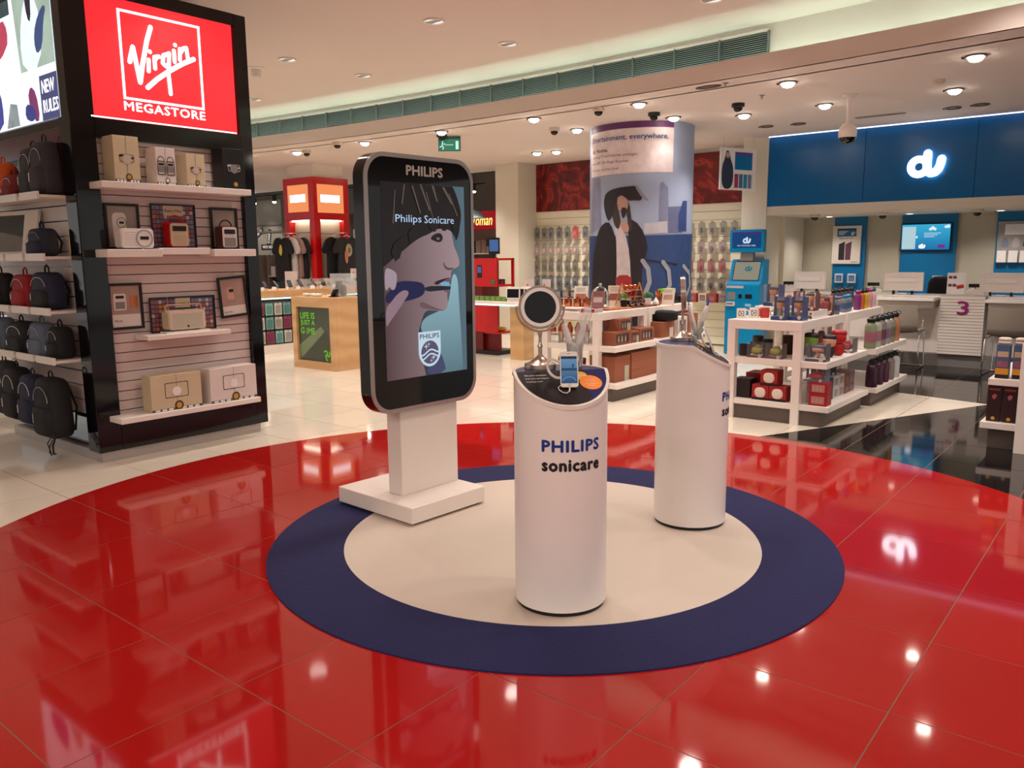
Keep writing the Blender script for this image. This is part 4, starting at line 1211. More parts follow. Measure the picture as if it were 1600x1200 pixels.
def figurine(label, x, y, z, c, ch, s=1.0):
    t = T('toy_figurine', label, 'figurine', (x, y, z), r_.uniform(-.4, .4))
    MB().sq(.06 * s, .05 * s, .07 * s, .7, .8, 12, 8).ob('toy_body', mk(c), t, smooth=60)
    MB().sq(.075 * s, .065 * s, .07 * s, .8, .85, 14, 8, 0, -.004, .06 * s).ob('toy_head', mk(ch), t, smooth=60)
    MB().sq(.08 * s, .07 * s, .035 * s, .7, .85, 14, 6, 0, 0, .1 * s).ob('toy_cap', mk(c), t, smooth=60)
for k, (nm, px, py) in enumerate((('orange', -2.74, 8.12), ('crimson', -2.64, 8.14), ('amber', -2.54, 8.16), ('purple', -2.45, 8.1), ('blue', -2.86, 8.1), ('black', -2.7, 8.35))):
    c = dict((b, a) for a, b in pal)[nm]
    figurine('small %s toy figurine with round head on the rear gift table' % nm, px, py, .88, c, (206, 140, 110), 1.15)
for k in range(4):
    bottle('blue-capped printed bottle, %s of four along the table edge' % ORD[k], -2.40 - .012 * k, 7.80 + k * .115 + (.16 if k > 0 else 0), .88, .032, .17, mk((120, 130, 140)), mk((30, 120, 170)), False, mk((70, 90, 130)))
for nm, c, cc, y_ in (('purple', (120, 50, 110), (150, 40, 90), 8.5), ('orange', (206, 100, 40), (30, 26, 26), 8.63), ('yellow', (200, 176, 50), (24, 24, 24), 8.76), ('pink', (206, 150, 160), (170, 30, 110), 8.9), ('pale pink', (216, 180, 180), (40, 110, 110), 9.03)):
    bottle('%s sports bottle near the far end of the gift table top' % nm, -2.41, y_, .88, .036, .2, mk(c), mk(cc), True)
for k in range(5):
    bottle('black-capped dark bottle, %s of the hidden row behind the coloured bottles' % ORD[k], -2.6, 8.35 + k * .14, .88, .034, .21, mk((60, 56, 64)), BLACK, True)
# middle shelf, front bay
for k, (px, py, c, h_, nm) in enumerate(((-2.9, 6.9, (44, 34, 34), .1, 'brown black'), (-2.78, 7.12, (30, 28, 30), .13, 'black'), (-2.62, 7.2, (70, 40, 30), .17, 'flame printed'), (-2.5, 7.22, (150, 138, 128), .15, 'grey skyline'), (-2.9, 7.2, (60, 50, 46), .15, 'dark striped'))):
    mug('%s tumbler mug on the middle shelf of the near table' % nm, px, py, .55, .05, h_, mk(c), mk(c), rad(150))
for k in range(2):
    clear_box('clear cube with olive toy, %s of the pair on the middle shelf' % ('left' if k == 0 else 'right'), -2.76 + k * .165, 6.79, .55, .15, .12, .13, (130, 100, 90), (150, 150, 50), (120, 130, 50), 0, 'body')
# middle shelf, side bay
clear_box('clear box with navy masked toy at the front of the side shelf', -2.24, 6.80, .55, .17, .12, .15, (110, 96, 110), (206, 150, 120), (44, 54, 100), 0)
figurine('green and black toy head behind the navy toy box', -2.38, 7.1, .55, (30, 30, 34), (120, 160, 50), 1.6)
figurine('black winged toy head on the side shelf', -2.24, 7.15, .55, (30, 30, 40), (210, 160, 130), 1.5)
figurine('large red toy head lying on the side shelf', -2.22, 7.34, .55, (170, 24, 30), (190, 26, 34), 1.7)
clear_box('clear box with red toy at the back of the side shelf', -2.24, 7.56, .55, .15, .16, .13, (140, 120, 120), (170, 30, 36), (150, 30, 36), 0, 'body')
clear_box('tall pinkish toy carton behind the green toy head', -2.42, 7.4, .55, .16, .12, .24, (120, 60, 66), (150, 40, 50), (120, 30, 40), 0, 'body')
# lower shelf
carton('black and red flower printed box on the lower shelf', -2.88, 6.82, .18, .15, .15, .17, mk((34, 26, 28)), 0, None, None)
carton('red box behind the black box on the lower shelf', -2.82, 7.02, .18, .22, .2, .2, mk((140, 30, 34)))
for k, (px, pz, nm) in enumerate(((-2.70, .18, 'lower left'), (-2.545, .18, 'lower right'), (-2.625, .315, 'top'))):
    t = carton('red box with round white mug, %s of three stacked' % nm, px, 6.79, pz, .15, .14, .132, mk((158, 30, 32)), 0)
    MB().sq(.1, .03, .09, .8, .9, 16, 8, 0, -.002, .022).ob('white_mug', mk((226, 210, 196)), t, smooth=60)
    MB().rect(-.075, .075, 0, .02, front(-.0016)).ob('dark_footer', INK, t, fix=False)
for k in range(2):
    carton('red box with pale oval windows, %s of the pair' % ('upper' if k else 'lower'), -2.2, 6.79, .18 + k * .1, .15, .12, .098, mk((160, 26, 32)), 0, mk((190, 120, 116)))
clear_box('pale blue toy pack lying on the red boxes', -2.24, 6.8, .38, .18, .13, .1, (120, 130, 160), (190, 40, 60), (190, 40, 60), 0, 'body')
for k, (nm, c) in enumerate((('white striped', (190, 180, 180)), ('navy', (50, 60, 96)), ('white', (206, 198, 196)), ('pale', (196, 184, 180)), ('brown', (130, 80, 66)), ('mauve', (140, 110, 116)))):
    for j in range(2):
        carton('%s small gift box, %s of its stack, on the lower side shelf' % (nm, 'upper' if j else 'lower'), -2.2, 6.96 + k * .155, .18 + j * .098, .14, .13, .095, mk(c), rad(90), mk(tuple(int(v * .7) for v in c)))
clear_box('dark blue toy vehicle pack on top of the gift boxes', -2.26, 7.25, .376, .16, .14, .1, (70, 80, 110), (40, 50, 80), (50, 60, 90), rad(60), 'body')
# bottles in the second table
tints = (('green and pink', (132, 140, 108), (156, 96, 112)), ('clear pink', (168, 172, 158), (160, 110, 124)), ('plum', (130, 120, 114), (104, 60, 70)), ('lilac', (150, 142, 146), (126, 100, 130)), ('olive', (136, 136, 110), (104, 110, 80)), ('orange', (186, 128, 90), (190, 110, 70)))
for k, (nm, c, cb) in enumerate(tints):
    bottle('%s infuser bottle with dark lid on the middle bottle shelf' % nm, -2.15, 8.06 + k * .17, .55, .054, .3, mk(c, .12), BLACK, True, mk(cb, .3))
for k, (nm, c) in enumerate((('aubergine', (52, 22, 40)), ('dark purple', (60, 26, 50)), ('deep plum', (70, 30, 48)), ('smoky grey', (120, 112, 110)), ('frosted', (186, 184, 178)))):
    bottle('%s flask bottle on the lowest bottle shelf' % nm, -2.12, 8.07 + k * .2, .18, .055, .27, mk(c, .2), BLACK, True)

# ---- copperware table (middle)
for k in range(10):
    a, b = k % 4, k // 4
    t = T('copper_shaker', 'copper-topped glass shaker, %s in row %s of the copper group' % (ORD[a], NUM[b]), 'shaker', (-4.98 + a * .105 + b * .03, 6.84 + b * .11, .55), 0)
    MB().lathe([(.03, 0), (.032, .005), (.03, .11)], 16).ob('glass_body', GLASS if k % 2 else ACRYL, t, smooth=40)
    MB().lathe([(.031, .108), (.034, .115), (.034, .14), (.022, .165), (.02, .18), (.012, .196), (0, .2)], 16).ob('copper_cap', COPPER, t, smooth=50)
for k in range(4):
    t = T('copper_canister', 'hammered copper canister, %s from the left by the vanity mirror' % ORD[k], 'canister', (-5.0 + k * .095, 6.98 + .03 * k, .88))
    MB().lathe([(.038, 0), (.04, .004), (.04, .1), (.042, .102), (.042, .108)], 20).ob('canister_body', COPPER, t, smooth=40)
    MB().lathe([(.042, .108), (.04, .118), (.02, .122), (.008, .126), (.012, .138), (0, .142)], 20).ob('canister_lid', COPPER, t, smooth=40)
BR2 = mk((142, 82, 58), .65)
WINM = mk((64, 46, 44), .35)
LBL = mk((176, 176, 150))
carton('long brown carton with glassware window at the front of the side shelf', -4.235, 7.01, .55, .33, .2, .135, BR2, QR, WINM, None)
carton('long brown carton with glassware window behind the small banded carton', -4.235, 7.5, .55, .3, .2, .135, BR2, QR, WINM, None)
carton('brown carton with pale paper band between the long cartons', -4.235, 7.26, .55, .16, .18, .12, BR2, QR, WINM, LBL)
carton('brown carton with paper band on top of the long cartons', -4.27, 7.12, .686, .24, .18, .12, BR2, QR, WINM, LBL)
carton('large plain brown carton on the lower copper table shelf', -4.22, 6.99, .18, .3, .3, .26, CARD, QR, None, LBL)
for k in range(3):
    carton('flat brown carton, %s in the stack on the lower shelf' % ('bottom', 'middle', 'top')[k], -4.21, 7.35, .18 + k * .092, .4, .26, .09, CARD, QR)
carton('tall brown carton at the rear of the lower copper shelf', -4.22, 7.62, .18, .18, .26, .28, CARD, QR)
for k, c in enumerate(((190, 30, 40), (40, 40, 44), (190, 40, 46))):
    t = T('gift_tin', ('left red', 'black', 'right red')[k] + ' cylinder tin on the lower front shelf', 'tin', (-4.9 + k * .12, 6.9, .18))
    MB().lathe([(.045, 0), (.047, .003), (.047, .2), (.045, .203)], 18).ob('tin_body', mk(c), t, smooth=40)
    MB().lathe([(.049, .19), (.049, .215), (.045, .218)], 18).ob('tin_lid', STEEL, t, smooth=40)
# books and stand
for k in range(3):
    tag(MB().box(-.16, .16, -.11, .11, 0, .011).ob('magazine', mk(((206, 196, 190), (150, 130, 120), (226, 220, 214))[k]), loc=(-4.83 + .01 * k, 6.93, .88 + k * .0115), rz=rad(4 - 5 * k)), ('bottom', 'middle', 'top')[k] + ' magazine in the flat pile at the table corner', 'magazine')
t = T('gift_parcel', 'grey and red striped parcel lying at the table corner', 'parcel', (-4.5, 6.83, .88), rad(8))
MB().box(-.1, .1, -.07, .07, 0, .035).ob('parcel_body', mk((190, 182, 178)), t, bevel=.003)
for a in (-.075, .035):
    MB().box(a, a + .035, -.0712, .0712, -.0002, .0358).ob('red_stripe', mk((150, 50, 56)), t)
def book(label, x, y, z, w, h, c, cp, rz, tilt=16):
    t = T('display_book', label, 'book', (x, y, z), rz)
    t.rotation_euler = (rad(-tilt), 0, rz)
    b = MB().box(-w / 2, w / 2, 0, .018, 0, h).ob('cover', mk(c), t, bevel=.001)
    MB().rect(-w * .38, w * .38, h * .3, h * .62, front(-.0008)).ob('cover_picture', mk(cp, nz=.5, ns=30), b, fix=False)
    mb = MB()
    for k in range(3): mb.rect(-w * .35, w * .3, h * (.74 + k * .07), h * (.76 + k * .07), front(-.0008))
    mb.ob('cover_lines', mk(tuple(int(v * .5) for v in c)), b, fix=False)
    MB().box(-w * .47, w * .49, .002, .016, .002, h - .002).ob('pages', PAPER, b)
book('white illustrated book standing tilted at the table front', -4.79, 7.06, .915, .15, .22, (226, 218, 208), (170, 110, 80), rad(20))
book('maroon patterned book leaning before the glass cloche', -4.55, 7.02, .917, .13, .17, (140, 90, 90), (190, 170, 160), rad(14))
book('pale upright book with portrait cover behind the planter', -4.75, 7.68, .88, .16, .24, (206, 186, 170), (130, 70, 60), rad(24))
book('pale leaflet book leaning behind the white planter', -4.42, 8.28, .88, .14, .19, (214, 200, 190), (170, 140, 120), rad(10))
t = T('glass_cloche', 'clear glass cloche dome with knob on the copper table', 'cloche', (-4.72, 7.34, .88))
MB().lathe([(.1, .012), (.1, .14), (.085, .19), (.05, .225), (.015, .238), (.012, .238), (.045, .221), (.081, .187), (.096, .139), (.096, .012)], 32).ob('glass_dome', GLASS, t, smooth=60)
MB().sq(.035, .035, .035, 1, 1, 14, 8, 0, 0, .238).ob('glass_knob', GLASS, t, smooth=60)
MB().lathe([(.115, 0), (.115, .01), (0, .012)], 28).ob('base_plate', DWOOD, t, smooth=40)
# serving boards, A-frame, planters
def board(label, x, y, z, w, d, m_, rz):
    t = T('serving_board', label, 'serving board', (x, y, z), rz)
    MB().prism(rrect(w, d, .02, 3), 0, .018).ob('board', m_, t, bevel=.002)
    MB().prism(rrect(.12, .03, .012, 3, w / 2 + .055, 0), 0, .018).ob('board_handle', m_, t, bevel=.002)
board('light wooden serving board at the table edge', -4.52, 7.3, .88, .42, .16, WOODT, rad(84))
board('dark wooden serving board under the glass spheres', -4.5, 7.78, .88, .5, .17, DWOOD, rad(86))
af = T('a_frame_rack', 'wooden A-frame rack holding ornaments', 'rack', (-4.62, 7.8, .9), rad(80))
for sx in (-1, 1):
    for s_ in (-1, 1):
        MB().tube([(sx * .15, s_ * .085, 0), (sx * .15, 0, .24)], .008, 6).ob('rack_leg', WOODT, af)
for z_ in (.08, .155):
    MB().box(-.15, .15, -.045, .045, z_, z_ + .01).ob('rack_shelf', WOODT, af)
for k in range(3):
    tag(MB().sq(.062, .062, .058, .9, 1, 14, 8).ob('ornament_ball', COPPER, loc=(-4.64 + .012 * k, 7.72 + k * .08, 1.066)), 'copper ornament ball, %s on the rack top shelf' % ORD[k], 'ornament')
    tag(MB().sq(.05, .05, .055, .8, 1, 14, 8).ob('ornament_ball', mk((200, 36, 60)), loc=(-4.64 + .012 * k, 7.72 + k * .07, .991)), 'red ornament, %s on the rack lower shelf' % ORD[k], 'ornament')
    tag(MB().sq(.078, .078, .076, .95, 1, 18, 10).ob('glass_sphere', mat('smoked_chrome', (150, 130, 130), .08, 1.0), loc=(-4.47 + .008 * k, 7.56 + k * .105, .899), ), 'smoked mirror sphere, %s from the front on the dark board' % ORD[k], 'ornament')
def planter(label, x, y, z, mp, seed):
    t = T('potted_plant', label, 'plant', (x, y, z))
    MB().lathe([(.036, 0), (.044, .07), (.04, .07), (.038, .06), (0, .058)], 4 if mp is WHITE else 16).ob('pot', mp, t)
    r2 = random.Random(seed)
    mb = MB()
    for k in range(110):
        a, e, l = r2.uniform(0, 6.28), r2.uniform(.2, 1.5), r2.uniform(.02, .06)
        c = Vector((math.cos(a) * math.cos(e), math.sin(a) * math.cos(e), math.sin(e))) * l * 1.1 + Vector((0, 0, .075))
        u = Vector((r2.uniform(-1, 1), r2.uniform(-1, 1), r2.uniform(-.3, 1))).normalized() * .012
        w_ = u.cross(Vector((r2.uniform(-1, 1), r2.uniform(-1, 1), .3))).normalized() * .006
        mb.add([c - u, c + w_, c + u, c - w_], [(0, 1, 2, 3)])
    mb.ob('foliage', GREENL, t, fix=False)
planter('small green plant in a black pot by the cloche', -4.52, 7.5, .898, BLACK, 1)
planter('small green plant in a white cube pot at the board end', -4.5, 7.98, .898, WHITE, 2)
for k, (x_, y_) in enumerate(((-4.46, 8.13), (-4.5, 8.22))):
    t = T('copper_grinder', 'tall copper grinder, %s of two beside the black gift box' % ('nearer', 'farther')[k], 'grinder', (x_, y_, .88))
    MB().lathe([(.028, 0), (.028, .12), (.024, .125), (.028, .13), (.028, .165), (.02, .17)], 16).ob('grinder_body', COPPER, t, smooth=40)
t = T('white_ornament', 'small glossy white pear ornament beside the white planter', 'ornament', (-4.44, 8.05, .898))
MB().lathe([(.03, 0), (.036, .015), (.028, .04), (.012, .06), (.006, .075), (0, .078)], 16).ob('ornament_body', WHITE_G, t, smooth=60)
MB().tube([(0, 0, .075), (.004, 0, .092)], .003, 6).ob('ornament_stalk', STEEL, t)
carton('black gift box with gold label under the green boxes', -4.46, 8.42, .88, .17, .14, .12, BLACK, QR, None, mk((190, 150, 70)))
for k in range(3):
    carton('bright green small box, %s of three on the black gift boxes' % ORD[k], -4.48 - .01 * k, 8.36 + k * .11, 1.0, .1, .08, .055, mk((120, 190, 40)), QR)
carton('second black gift box under the farther green boxes', -4.47, 8.6, .88, .15, .13, .12, BLACK, QR)
t = T('copper_pot', 'steel lidded pot at the far end of the planter table', 'pot', (-4.45, 8.72, .88))
MB().lathe([(.05, 0), (.055, .01), (.055, .07), (.05, .08), (.02, .09), (.008, .1), (0, .105)], 20).ob('pot_body', STEEL, t, smooth=40)
carton('brown carton with white label panels on the planter table shelf', -4.23, 7.95, .55, .3, .2, .17, CARD, QR, None, mk((214, 206, 196)))
carton('white patterned tall carton on the planter table shelf', -4.23, 8.3, .55, .22, .2, .2, mk((214, 208, 202)), QR, mk((120, 110, 110)))
carton('brown tall carton behind the patterned carton', -4.24, 8.58, .55, .24, .2, .22, CARD, QR)
tag(MB().sq(.32, .2, .12, .5, .7, 20, 8).ob('black_pouch', BLACKF, loc=(-4.3, 7.98, .721)), 'black pouch lying on the brown carton', 'pouch')

# ---- small unit at the right edge
xr = -.74
t = T('gift_table', 'white display unit with tall boxes at the right edge', 'display table', (-.5, 7.2, 0))
wp(MB().box(xr - .02, -.2, 6.76, 7.9, .8, .88), 'tabletop', WHITE, t, bevel=.003)
wp(MB().box(xr - .025, xr + .06, 6.72, 6.8, 0, .8), 'leg', WHITE, t, bevel=.002)
wp(MB().box(-.27, -.2, 6.72, 6.8, 0, .8), 'leg', WHITE, t, bevel=.002)
wp(MB().box(-.97, xr, 6.80, 7.9, .475, .525), 'middle_shelf', WHITE, t, bevel=.003)
wp(MB().box(-1.0, xr, 6.78, 7.9, .15, .2), 'lower_shelf', WHITE, t, bevel=.003)
wp(MB().box(-.95, -.24, 6.84, 7.85, 0, .15), 'plinth', DGREY, t)
wp(MB().box(xr, -.24, 6.8, 7.9, .475, .525), 'inner_shelf', WHITE, t)
for k in range(2):
    c = carton('tall blue and orange toy carton, %s on the right edge unit' % ('left', 'right')[k], -.895 + k * .105, 6.84 + .02 * k, .525, .085, .085, .25, mk((70, 96, 130)), 0, None, None)
    b = c.children[0] if c.children else None
    MB().rect(-.042, .042, .03, .075, front(-.0012)).ob('orange_band', mk((214, 150, 50)), c, fix=False)
    MB().rect(-.042, .042, 0, .03, front(-.0013)).ob('dark_footer', INK, c, fix=False)
    MB().rect(-.035, .035, .085, .13, front(-.0012)).ob('printed_picture', mk((150, 90, 110), nz=.5, ns=60), c, fix=False)
    MB().rect(-.035, .035, .16, .2, front(-.0012)).ob('printed_panel', mk((196, 170, 140)), c, fix=False)
    for j in range(2):
        tag(MB().sq(.085, .085, .026, .6, .8, 16, 6).ob('snack_pouch', mk((220, 208, 196)), loc=(-.895 + k * .105, 6.89 + .02 * k, .776 + j * .024 )), 'cream pouch on the %s tall blue carton, %s of two' % (('left', 'right')[k], ('lower', 'upper')[j]), 'pouch')
for k in range(3):
    c = carton('tall dark maroon toy carton, %s from left on the lower right shelf' % ORD[k], -.925 + k * .1, 6.83, .2, .09, .09, .27, mk((44, 22, 26)), 0, None, None)
    MB().flat(circ(.013, 16, 0, .025), front(-.0014)).ob('gold_emblem', mk((200, 150, 50)), c, fix=False)
    MB().rect(-.035, .035, .235, .25, front(-.0014)).ob('red_title', mk((150, 60, 40)), c, fix=False)
    MB().flat(chaikin([(-.02, .19), (.0, .16), (.02, .2), (0, .21)], 1), front(-.0014)).ob('printed_picture', mk((170, 90, 100)), c, fix=False)
# ================================================================== telecom service area
WF = [o for o in COL.objects if o.name == 'wall_fascia'][0]
for k in range(7):
    a = -4.56 + k * 1.3
    MB().box(a + .003, a + 1.297, 11.45, 11.5, 2.1, 3.025).ob('fascia_panel', DUBLUE, WF)
def du_mark(F, cx, cy, s, m_, par, d=.0, name='brand_mark'):
    """the rounded two-letter mark, s = height"""
    k = s / .30
    mb = MB()
    mb.ring(circ(.132 * k, 40, cx - .07 * k, cy - .03 * k), circ(.05 * k, 40, cx - .07 * k, cy - .03 * k), d, d + .0005, F)
    mb.stroke([(cx + .022 * k, cy + .12 * k), (cx + .022 * k, cy - .05 * k), (cx + .036 * k, cy - .095 * k), (cx + .07 * k, cy - .115 * k), (cx + .115 * k, cy - .105 * k), (cx + .15 * k, cy - .07 * k), (cx + .17 * k, cy - .01 * k), (cx + .178 * k, cy + .045 * k)], .095 * k, F, d + .0004)
    return mb.ob(name, m_, par, fix=False)
sg = T('fascia_sign', 'glowing white rounded du sign on the blue fascia', 'sign', (-2.52, 11.45, 2.4))
du_mark(front(-.03), 0, .14, .31, mat('sign_glow', (240, 246, 255), e=6.0, nz=0), sg)
mb = MB()
mb.ring(circ(.132, 40, -.072, .109), circ(.05, 40, -.072, .109), -.03, 0, front(-.029))
mb.ob('letter_return', mat('sign_side', (220, 230, 245), e=1.5, nz=0), sg)
MB().ring(circ(.018, 16, .215, .015), circ(.014, 16, .215, .015), 0, .003, front(-.001)).ob('registered_ring', GREY, sg)
# back wall panels, posters and screen
def back_panel(label, x0, x1):
    return tag(MB().box(x0, x1, 13.04, 13.09, 0.0, 2.0).ob('blue_wall_panel', DUPANEL), label, 'wall panel')
back_panel('narrow blue wall panel behind the phone poster', -4.1, -3.63)
back_panel('wide blue wall panel behind the television', -3.13, -2.4)
back_panel('blue wall panel at the right behind the family poster', -1.91, -1.0)
def wall_poster(label, x0, x1, z0, z1, c):
    t = T('wall_poster', label, 'poster', ((x0 + x1) / 2, 13.0, z0))
    w, h = x1 - x0, z1 - z0
    b = MB().box(-w / 2, w / 2, 0, .04, 0, h).ob('board', mk(c), t, bevel=.003)
    return t, b, w, h
t, b, w, h = wall_poster('white wall poster showing two smartphones', -4.11, -3.69, 1.27, 1.845, (226, 216, 206))
F = front(-.001)
hd = MB().rect(-.14, .14, h - .16, h - .04, F).ob('blue_heading', DUPANEL, b, fix=False)
MB().rect(-.14, .14, h - .06, h - .04, F, .001).ob('dark_heading_strip', mk((40, 30, 70)), b, fix=False)
du_mark(F, .1, h - .115, .05, PAPER, b, .002)
mb = MB()
for k in range(4): mb.rect(-.12, .02 - .02 * k, h - .085 - k * .016, h - .078 - k * .016, F, .002)
mb.ob('heading_lines', PAPER, b, fix=False)
MB().text('Galaxy S9 | S9+', F, 0, h - .205, w=.22, d=.001, bold=.01, align='C').ob('poster_lettering', INK, b, fix=False)
MB().flat([(-.11, .06), (-.02, .06), (-.02, .34), (-.11, .3)], F, .001).ob('printed_phone', mk((44, 34, 40)), b, fix=False)
MB().flat([(-.01, .06), (.07, .06), (.08, .34), (-.01, .3)], F, .0012).ob('printed_phone', mk((96, 60, 84)), b, fix=False)
MB().text('SAMSUNG', F, .08, .02, w=.09, d=.001, bold=.02).ob('maker_lettering', INK, b, fix=False)
tv = T('television', 'black wall television showing a bright blue screen', 'television', (-2.795, 13.0, 1.455))
MB().box(-.335, .335, -.01, .035, 0, .395).ob('tv_body', BLACK, tv, bevel=.004)
s_ = MB().rect(-.32, .32, .018, .38, front(-.011)).ob('tv_screen', gradient('tv_screen', (10, 110, 170), (60, 180, 220), 'Z', 0, .4, 1.0), tv, fix=False)
MB().rect(-.31, -.13, .03, .35, front(-.011), .001).ob('tv_side_panel', em('tv_panel', (190, 222, 230)), s_, fix=False)
du_mark(front(-.011), -.04, .07, .06, WGLOW, s_, .002)
MB().rect(.17, .26, .04, .09, front(-.011), .001).ob('tv_purple_button', em('tv_purple', (120, 50, 150)), s_, fix=False)
mb = MB()
for cx, cz, r_2 in ((.06, .31, .02), (.09, .325, .026), (.12, .31, .02), (.26, .34, .02), (.29, .345, .024), (-.115, .2, .016)):
    mb.flat(circ(r_2, 14, cx, cz), front(-.011), .002)
for k in range(3): mb.rect(-.02, .2 - .04 * k, .25 - k * .025, .257 - k * .025, front(-.011), .002)
mb.ob('tv_clouds', em('tv_white', (220, 236, 244), 1.1), s_, fix=False)
t, b, w, h = wall_poster('grey poster of a group of people with leaflet pockets', -1.89, -1.2, 1.29, 1.845, (150, 146, 142))
MB().rect(-.26, .3, h - .18, h - .04, F).ob('white_caption', PAPER, b, fix=False)
for k in range(5):
    MB().flat(chaikin([(-.3 + k * .13, .2), (-.2 + k * .13, .2), (-.21 + k * .13, .3), (-.25 + k * .13, .35), (-.29 + k * .13, .3)], 1), F, .001).ob('printed_person', mk(((120, 130, 150), (180, 170, 168), (70, 60, 64), (150, 160, 180), (190, 180, 176))[k]), b, fix=False)
    MB().box(-.33 + k * .135, -.22 + k * .135, -.03, -.001, .0, .16).ob('leaflet_pocket', PAPER, b)
for k in range(2):
    carton('small leaflet box on the narrow blue panel, %s one' % ('left', 'right')[k], -3.985 + k * .19, 12.99, .98, .12, .045, .14, mk((206, 214, 220)), 0, DUPANEL, name='leaflet_holder', cat='leaflet holder')
carton('leaflet holder on the wide blue panel', -2.6, 12.99, .95, .14, .045, .15, mk((180, 190, 196)), 0, DUPANEL, name='leaflet_holder', cat='leaflet holder')
t = T('wall_speaker', 'small beige wall speaker beside the narrow blue panel', 'speaker', (-4.585, 12.95, 1.2), rad(60))
MB().prism([(-.06, 0), (.06, 0), (.06, .1), (-.06, .14)], 1.0 - 1.0, .16).ob('speaker_case', mk((150, 138, 116)), t, bevel=.004)
MB().rect(-.05, .05, .01, .15, front(-.001)).ob('speaker_grille', mk((110, 100, 84)), t, fix=False)
# counter
ct = T('service_counter', 'long white service counter with slatted front and number three', 'counter', (-2.0, 11.6, 0))
wp(MB().box(-4.4, 1.5, 11.55, 11.95, .15, .86), 'counter_body', WHITE, ct)
wp(MB().box(-4.4, 1.5, 11.4, 11.9, 0, .15), 'plinth', GREY, ct)
wp(MB().box(-4.4, 1.5, 11.5, 12.0, .86, .89), 'worktop', WHITE_G, ct, bevel=.004)
dv = wp(MB().box(-2.22, -1.72, 11.36, 11.6, .16, .905), 'divider', mk((176, 166, 158)), ct, bevel=.003)
sm_ = MB().box(-.248, .248, -.014, 0, 0, .033).mesh('front_slat')
for k in range(19):
    link('front_slat', sm_, WHITE, ct, (-1.97 - (-2.0), 11.36 - 11.6, .165 + k * .0385))
MB().text('3', planar((-1.955 + 2.0, 11.34 - 11.6, 0), (1, 0, 0), (0, 0, 1)), 0, .67, h=.165, w=.125, d=.006, bold=.02, align='C').ob('number', mat('magenta', (150, 30, 110), .4), ct, fix=False)
for x0, x1 in ((-2.95, -2.25), (-1.69, -.99), (-4.25, -3.55)):
    wp(MB().box(x0, x1, 11.12, 11.56, .83, .875), 'desk_slab', WHITE_G, ct, bevel=.008)
    wp(MB().box(x0 + .03, x1 - .03, 11.2, 11.56, .74, .83), 'desk_apron', WHITE, ct, bevel=.01)
def monitor(label, x, y, w):
    t = T('monitor', label, 'monitor', (x, y, .89))
    MB().box(-w / 2, w / 2, -.02, .02, .045, .29).ob('monitor_back', WHITE, t, bevel=.004)
    MB().prism(rrect(w * .7, .06, .012, 4, 0, .19), 0, .012, front(-.02)).ob('carry_ridge', WHITE_G, t, smooth=40)
    for s_ in (-1, 1):
        MB().box(s_ * w * .24 - .012, s_ * w * .24 + .012, -.03, .03, .0, .05).ob('support_foot', BLACK, t)
    MB().box(-.05, .06, -.05, -.02, .004, .02).ob('cable_tray', WHITE_G, t)
    MB().box(-.05, .06, -.05, -.02, .0, .004).ob('tray_pad', GREY, t)
monitor('white monitor seen from behind, left of the number three', -2.74, 11.68, .48)
monitor('white monitor seen from behind, right of the number three', -1.61, 11.68, .48)
monitor('white monitor seen from behind near the payment kiosk', -3.98, 11.68, .44)
def pole_display(label, x, y):
    t = T('receipt_printer', label, 'receipt printer', (x, y, .89), rad(12))
    MB().prism([(-.1, 0), (.1, 0), (.1, .05), (-.02, .09), (-.1, .05)], -.1, .06, front(0)).ob('printer_case', WHITE, t, bevel=.004)
    MB().box(-.075, .075, -.05, -.03, .105, .15).ob('customer_display', BLACK, t)
    MB().tube([(0, -.03, .07), (0, -.04, .11)], .008, 6).ob('display_neck', GREY, t)
pole_display('white receipt printer with black display beside the right monitor', -1.9, 11.7)
pole_display('white receipt printer with black display by the payment kiosk', -4.28, 11.7)
pole_display('white receipt printer beside the left monitor', -3.12, 11.7)
t = T('leaflet_stand', 'white upright leaflet stand with red tag on the counter', 'leaflet stand', (-2.09, 11.55, .905))
b = MB().box(-.105, .105, 0, .01, 0, .275).ob('stand_board', PAPER, t)
mb = MB()
for k in range(2):
    for j in range(2): mb.rect(-.09 + .05 * k, -.05 + .05 * k, .2 - j * .1, .235 - j * .1, F)
mb.ob('printed_blocks', mk((120, 60, 70)), b, fix=False)
MB().flat([(.01, .07), (.09, .085), (.085, .13), (.005, .115)], F, .001).ob('red_tag', mk((200, 40, 50)), b, fix=False)
MB().box(-.105, .105, -.03, .05, 0, .004).ob('stand_foot', ACRYL, t)
t = T('office_chair', 'black office chair back behind the service counter', 'chair', (-2.36, 12.35, 0))
MB().sq(.46, .1, .5, .5, .6, 18, 8, 0, 0, .62).ob('backrest', BLACKF, t, smooth=60)
MB().sq(.46, .44, .1, .5, .6, 18, 8, 0, .2, .45).ob('seat', BLACKF, t, smooth=60)
MB().lathe([(.28, 0), (.28, .03), (.04, .07), (.03, .45)], 10, 0, .2).ob('pedestal_base', BLACK, t)
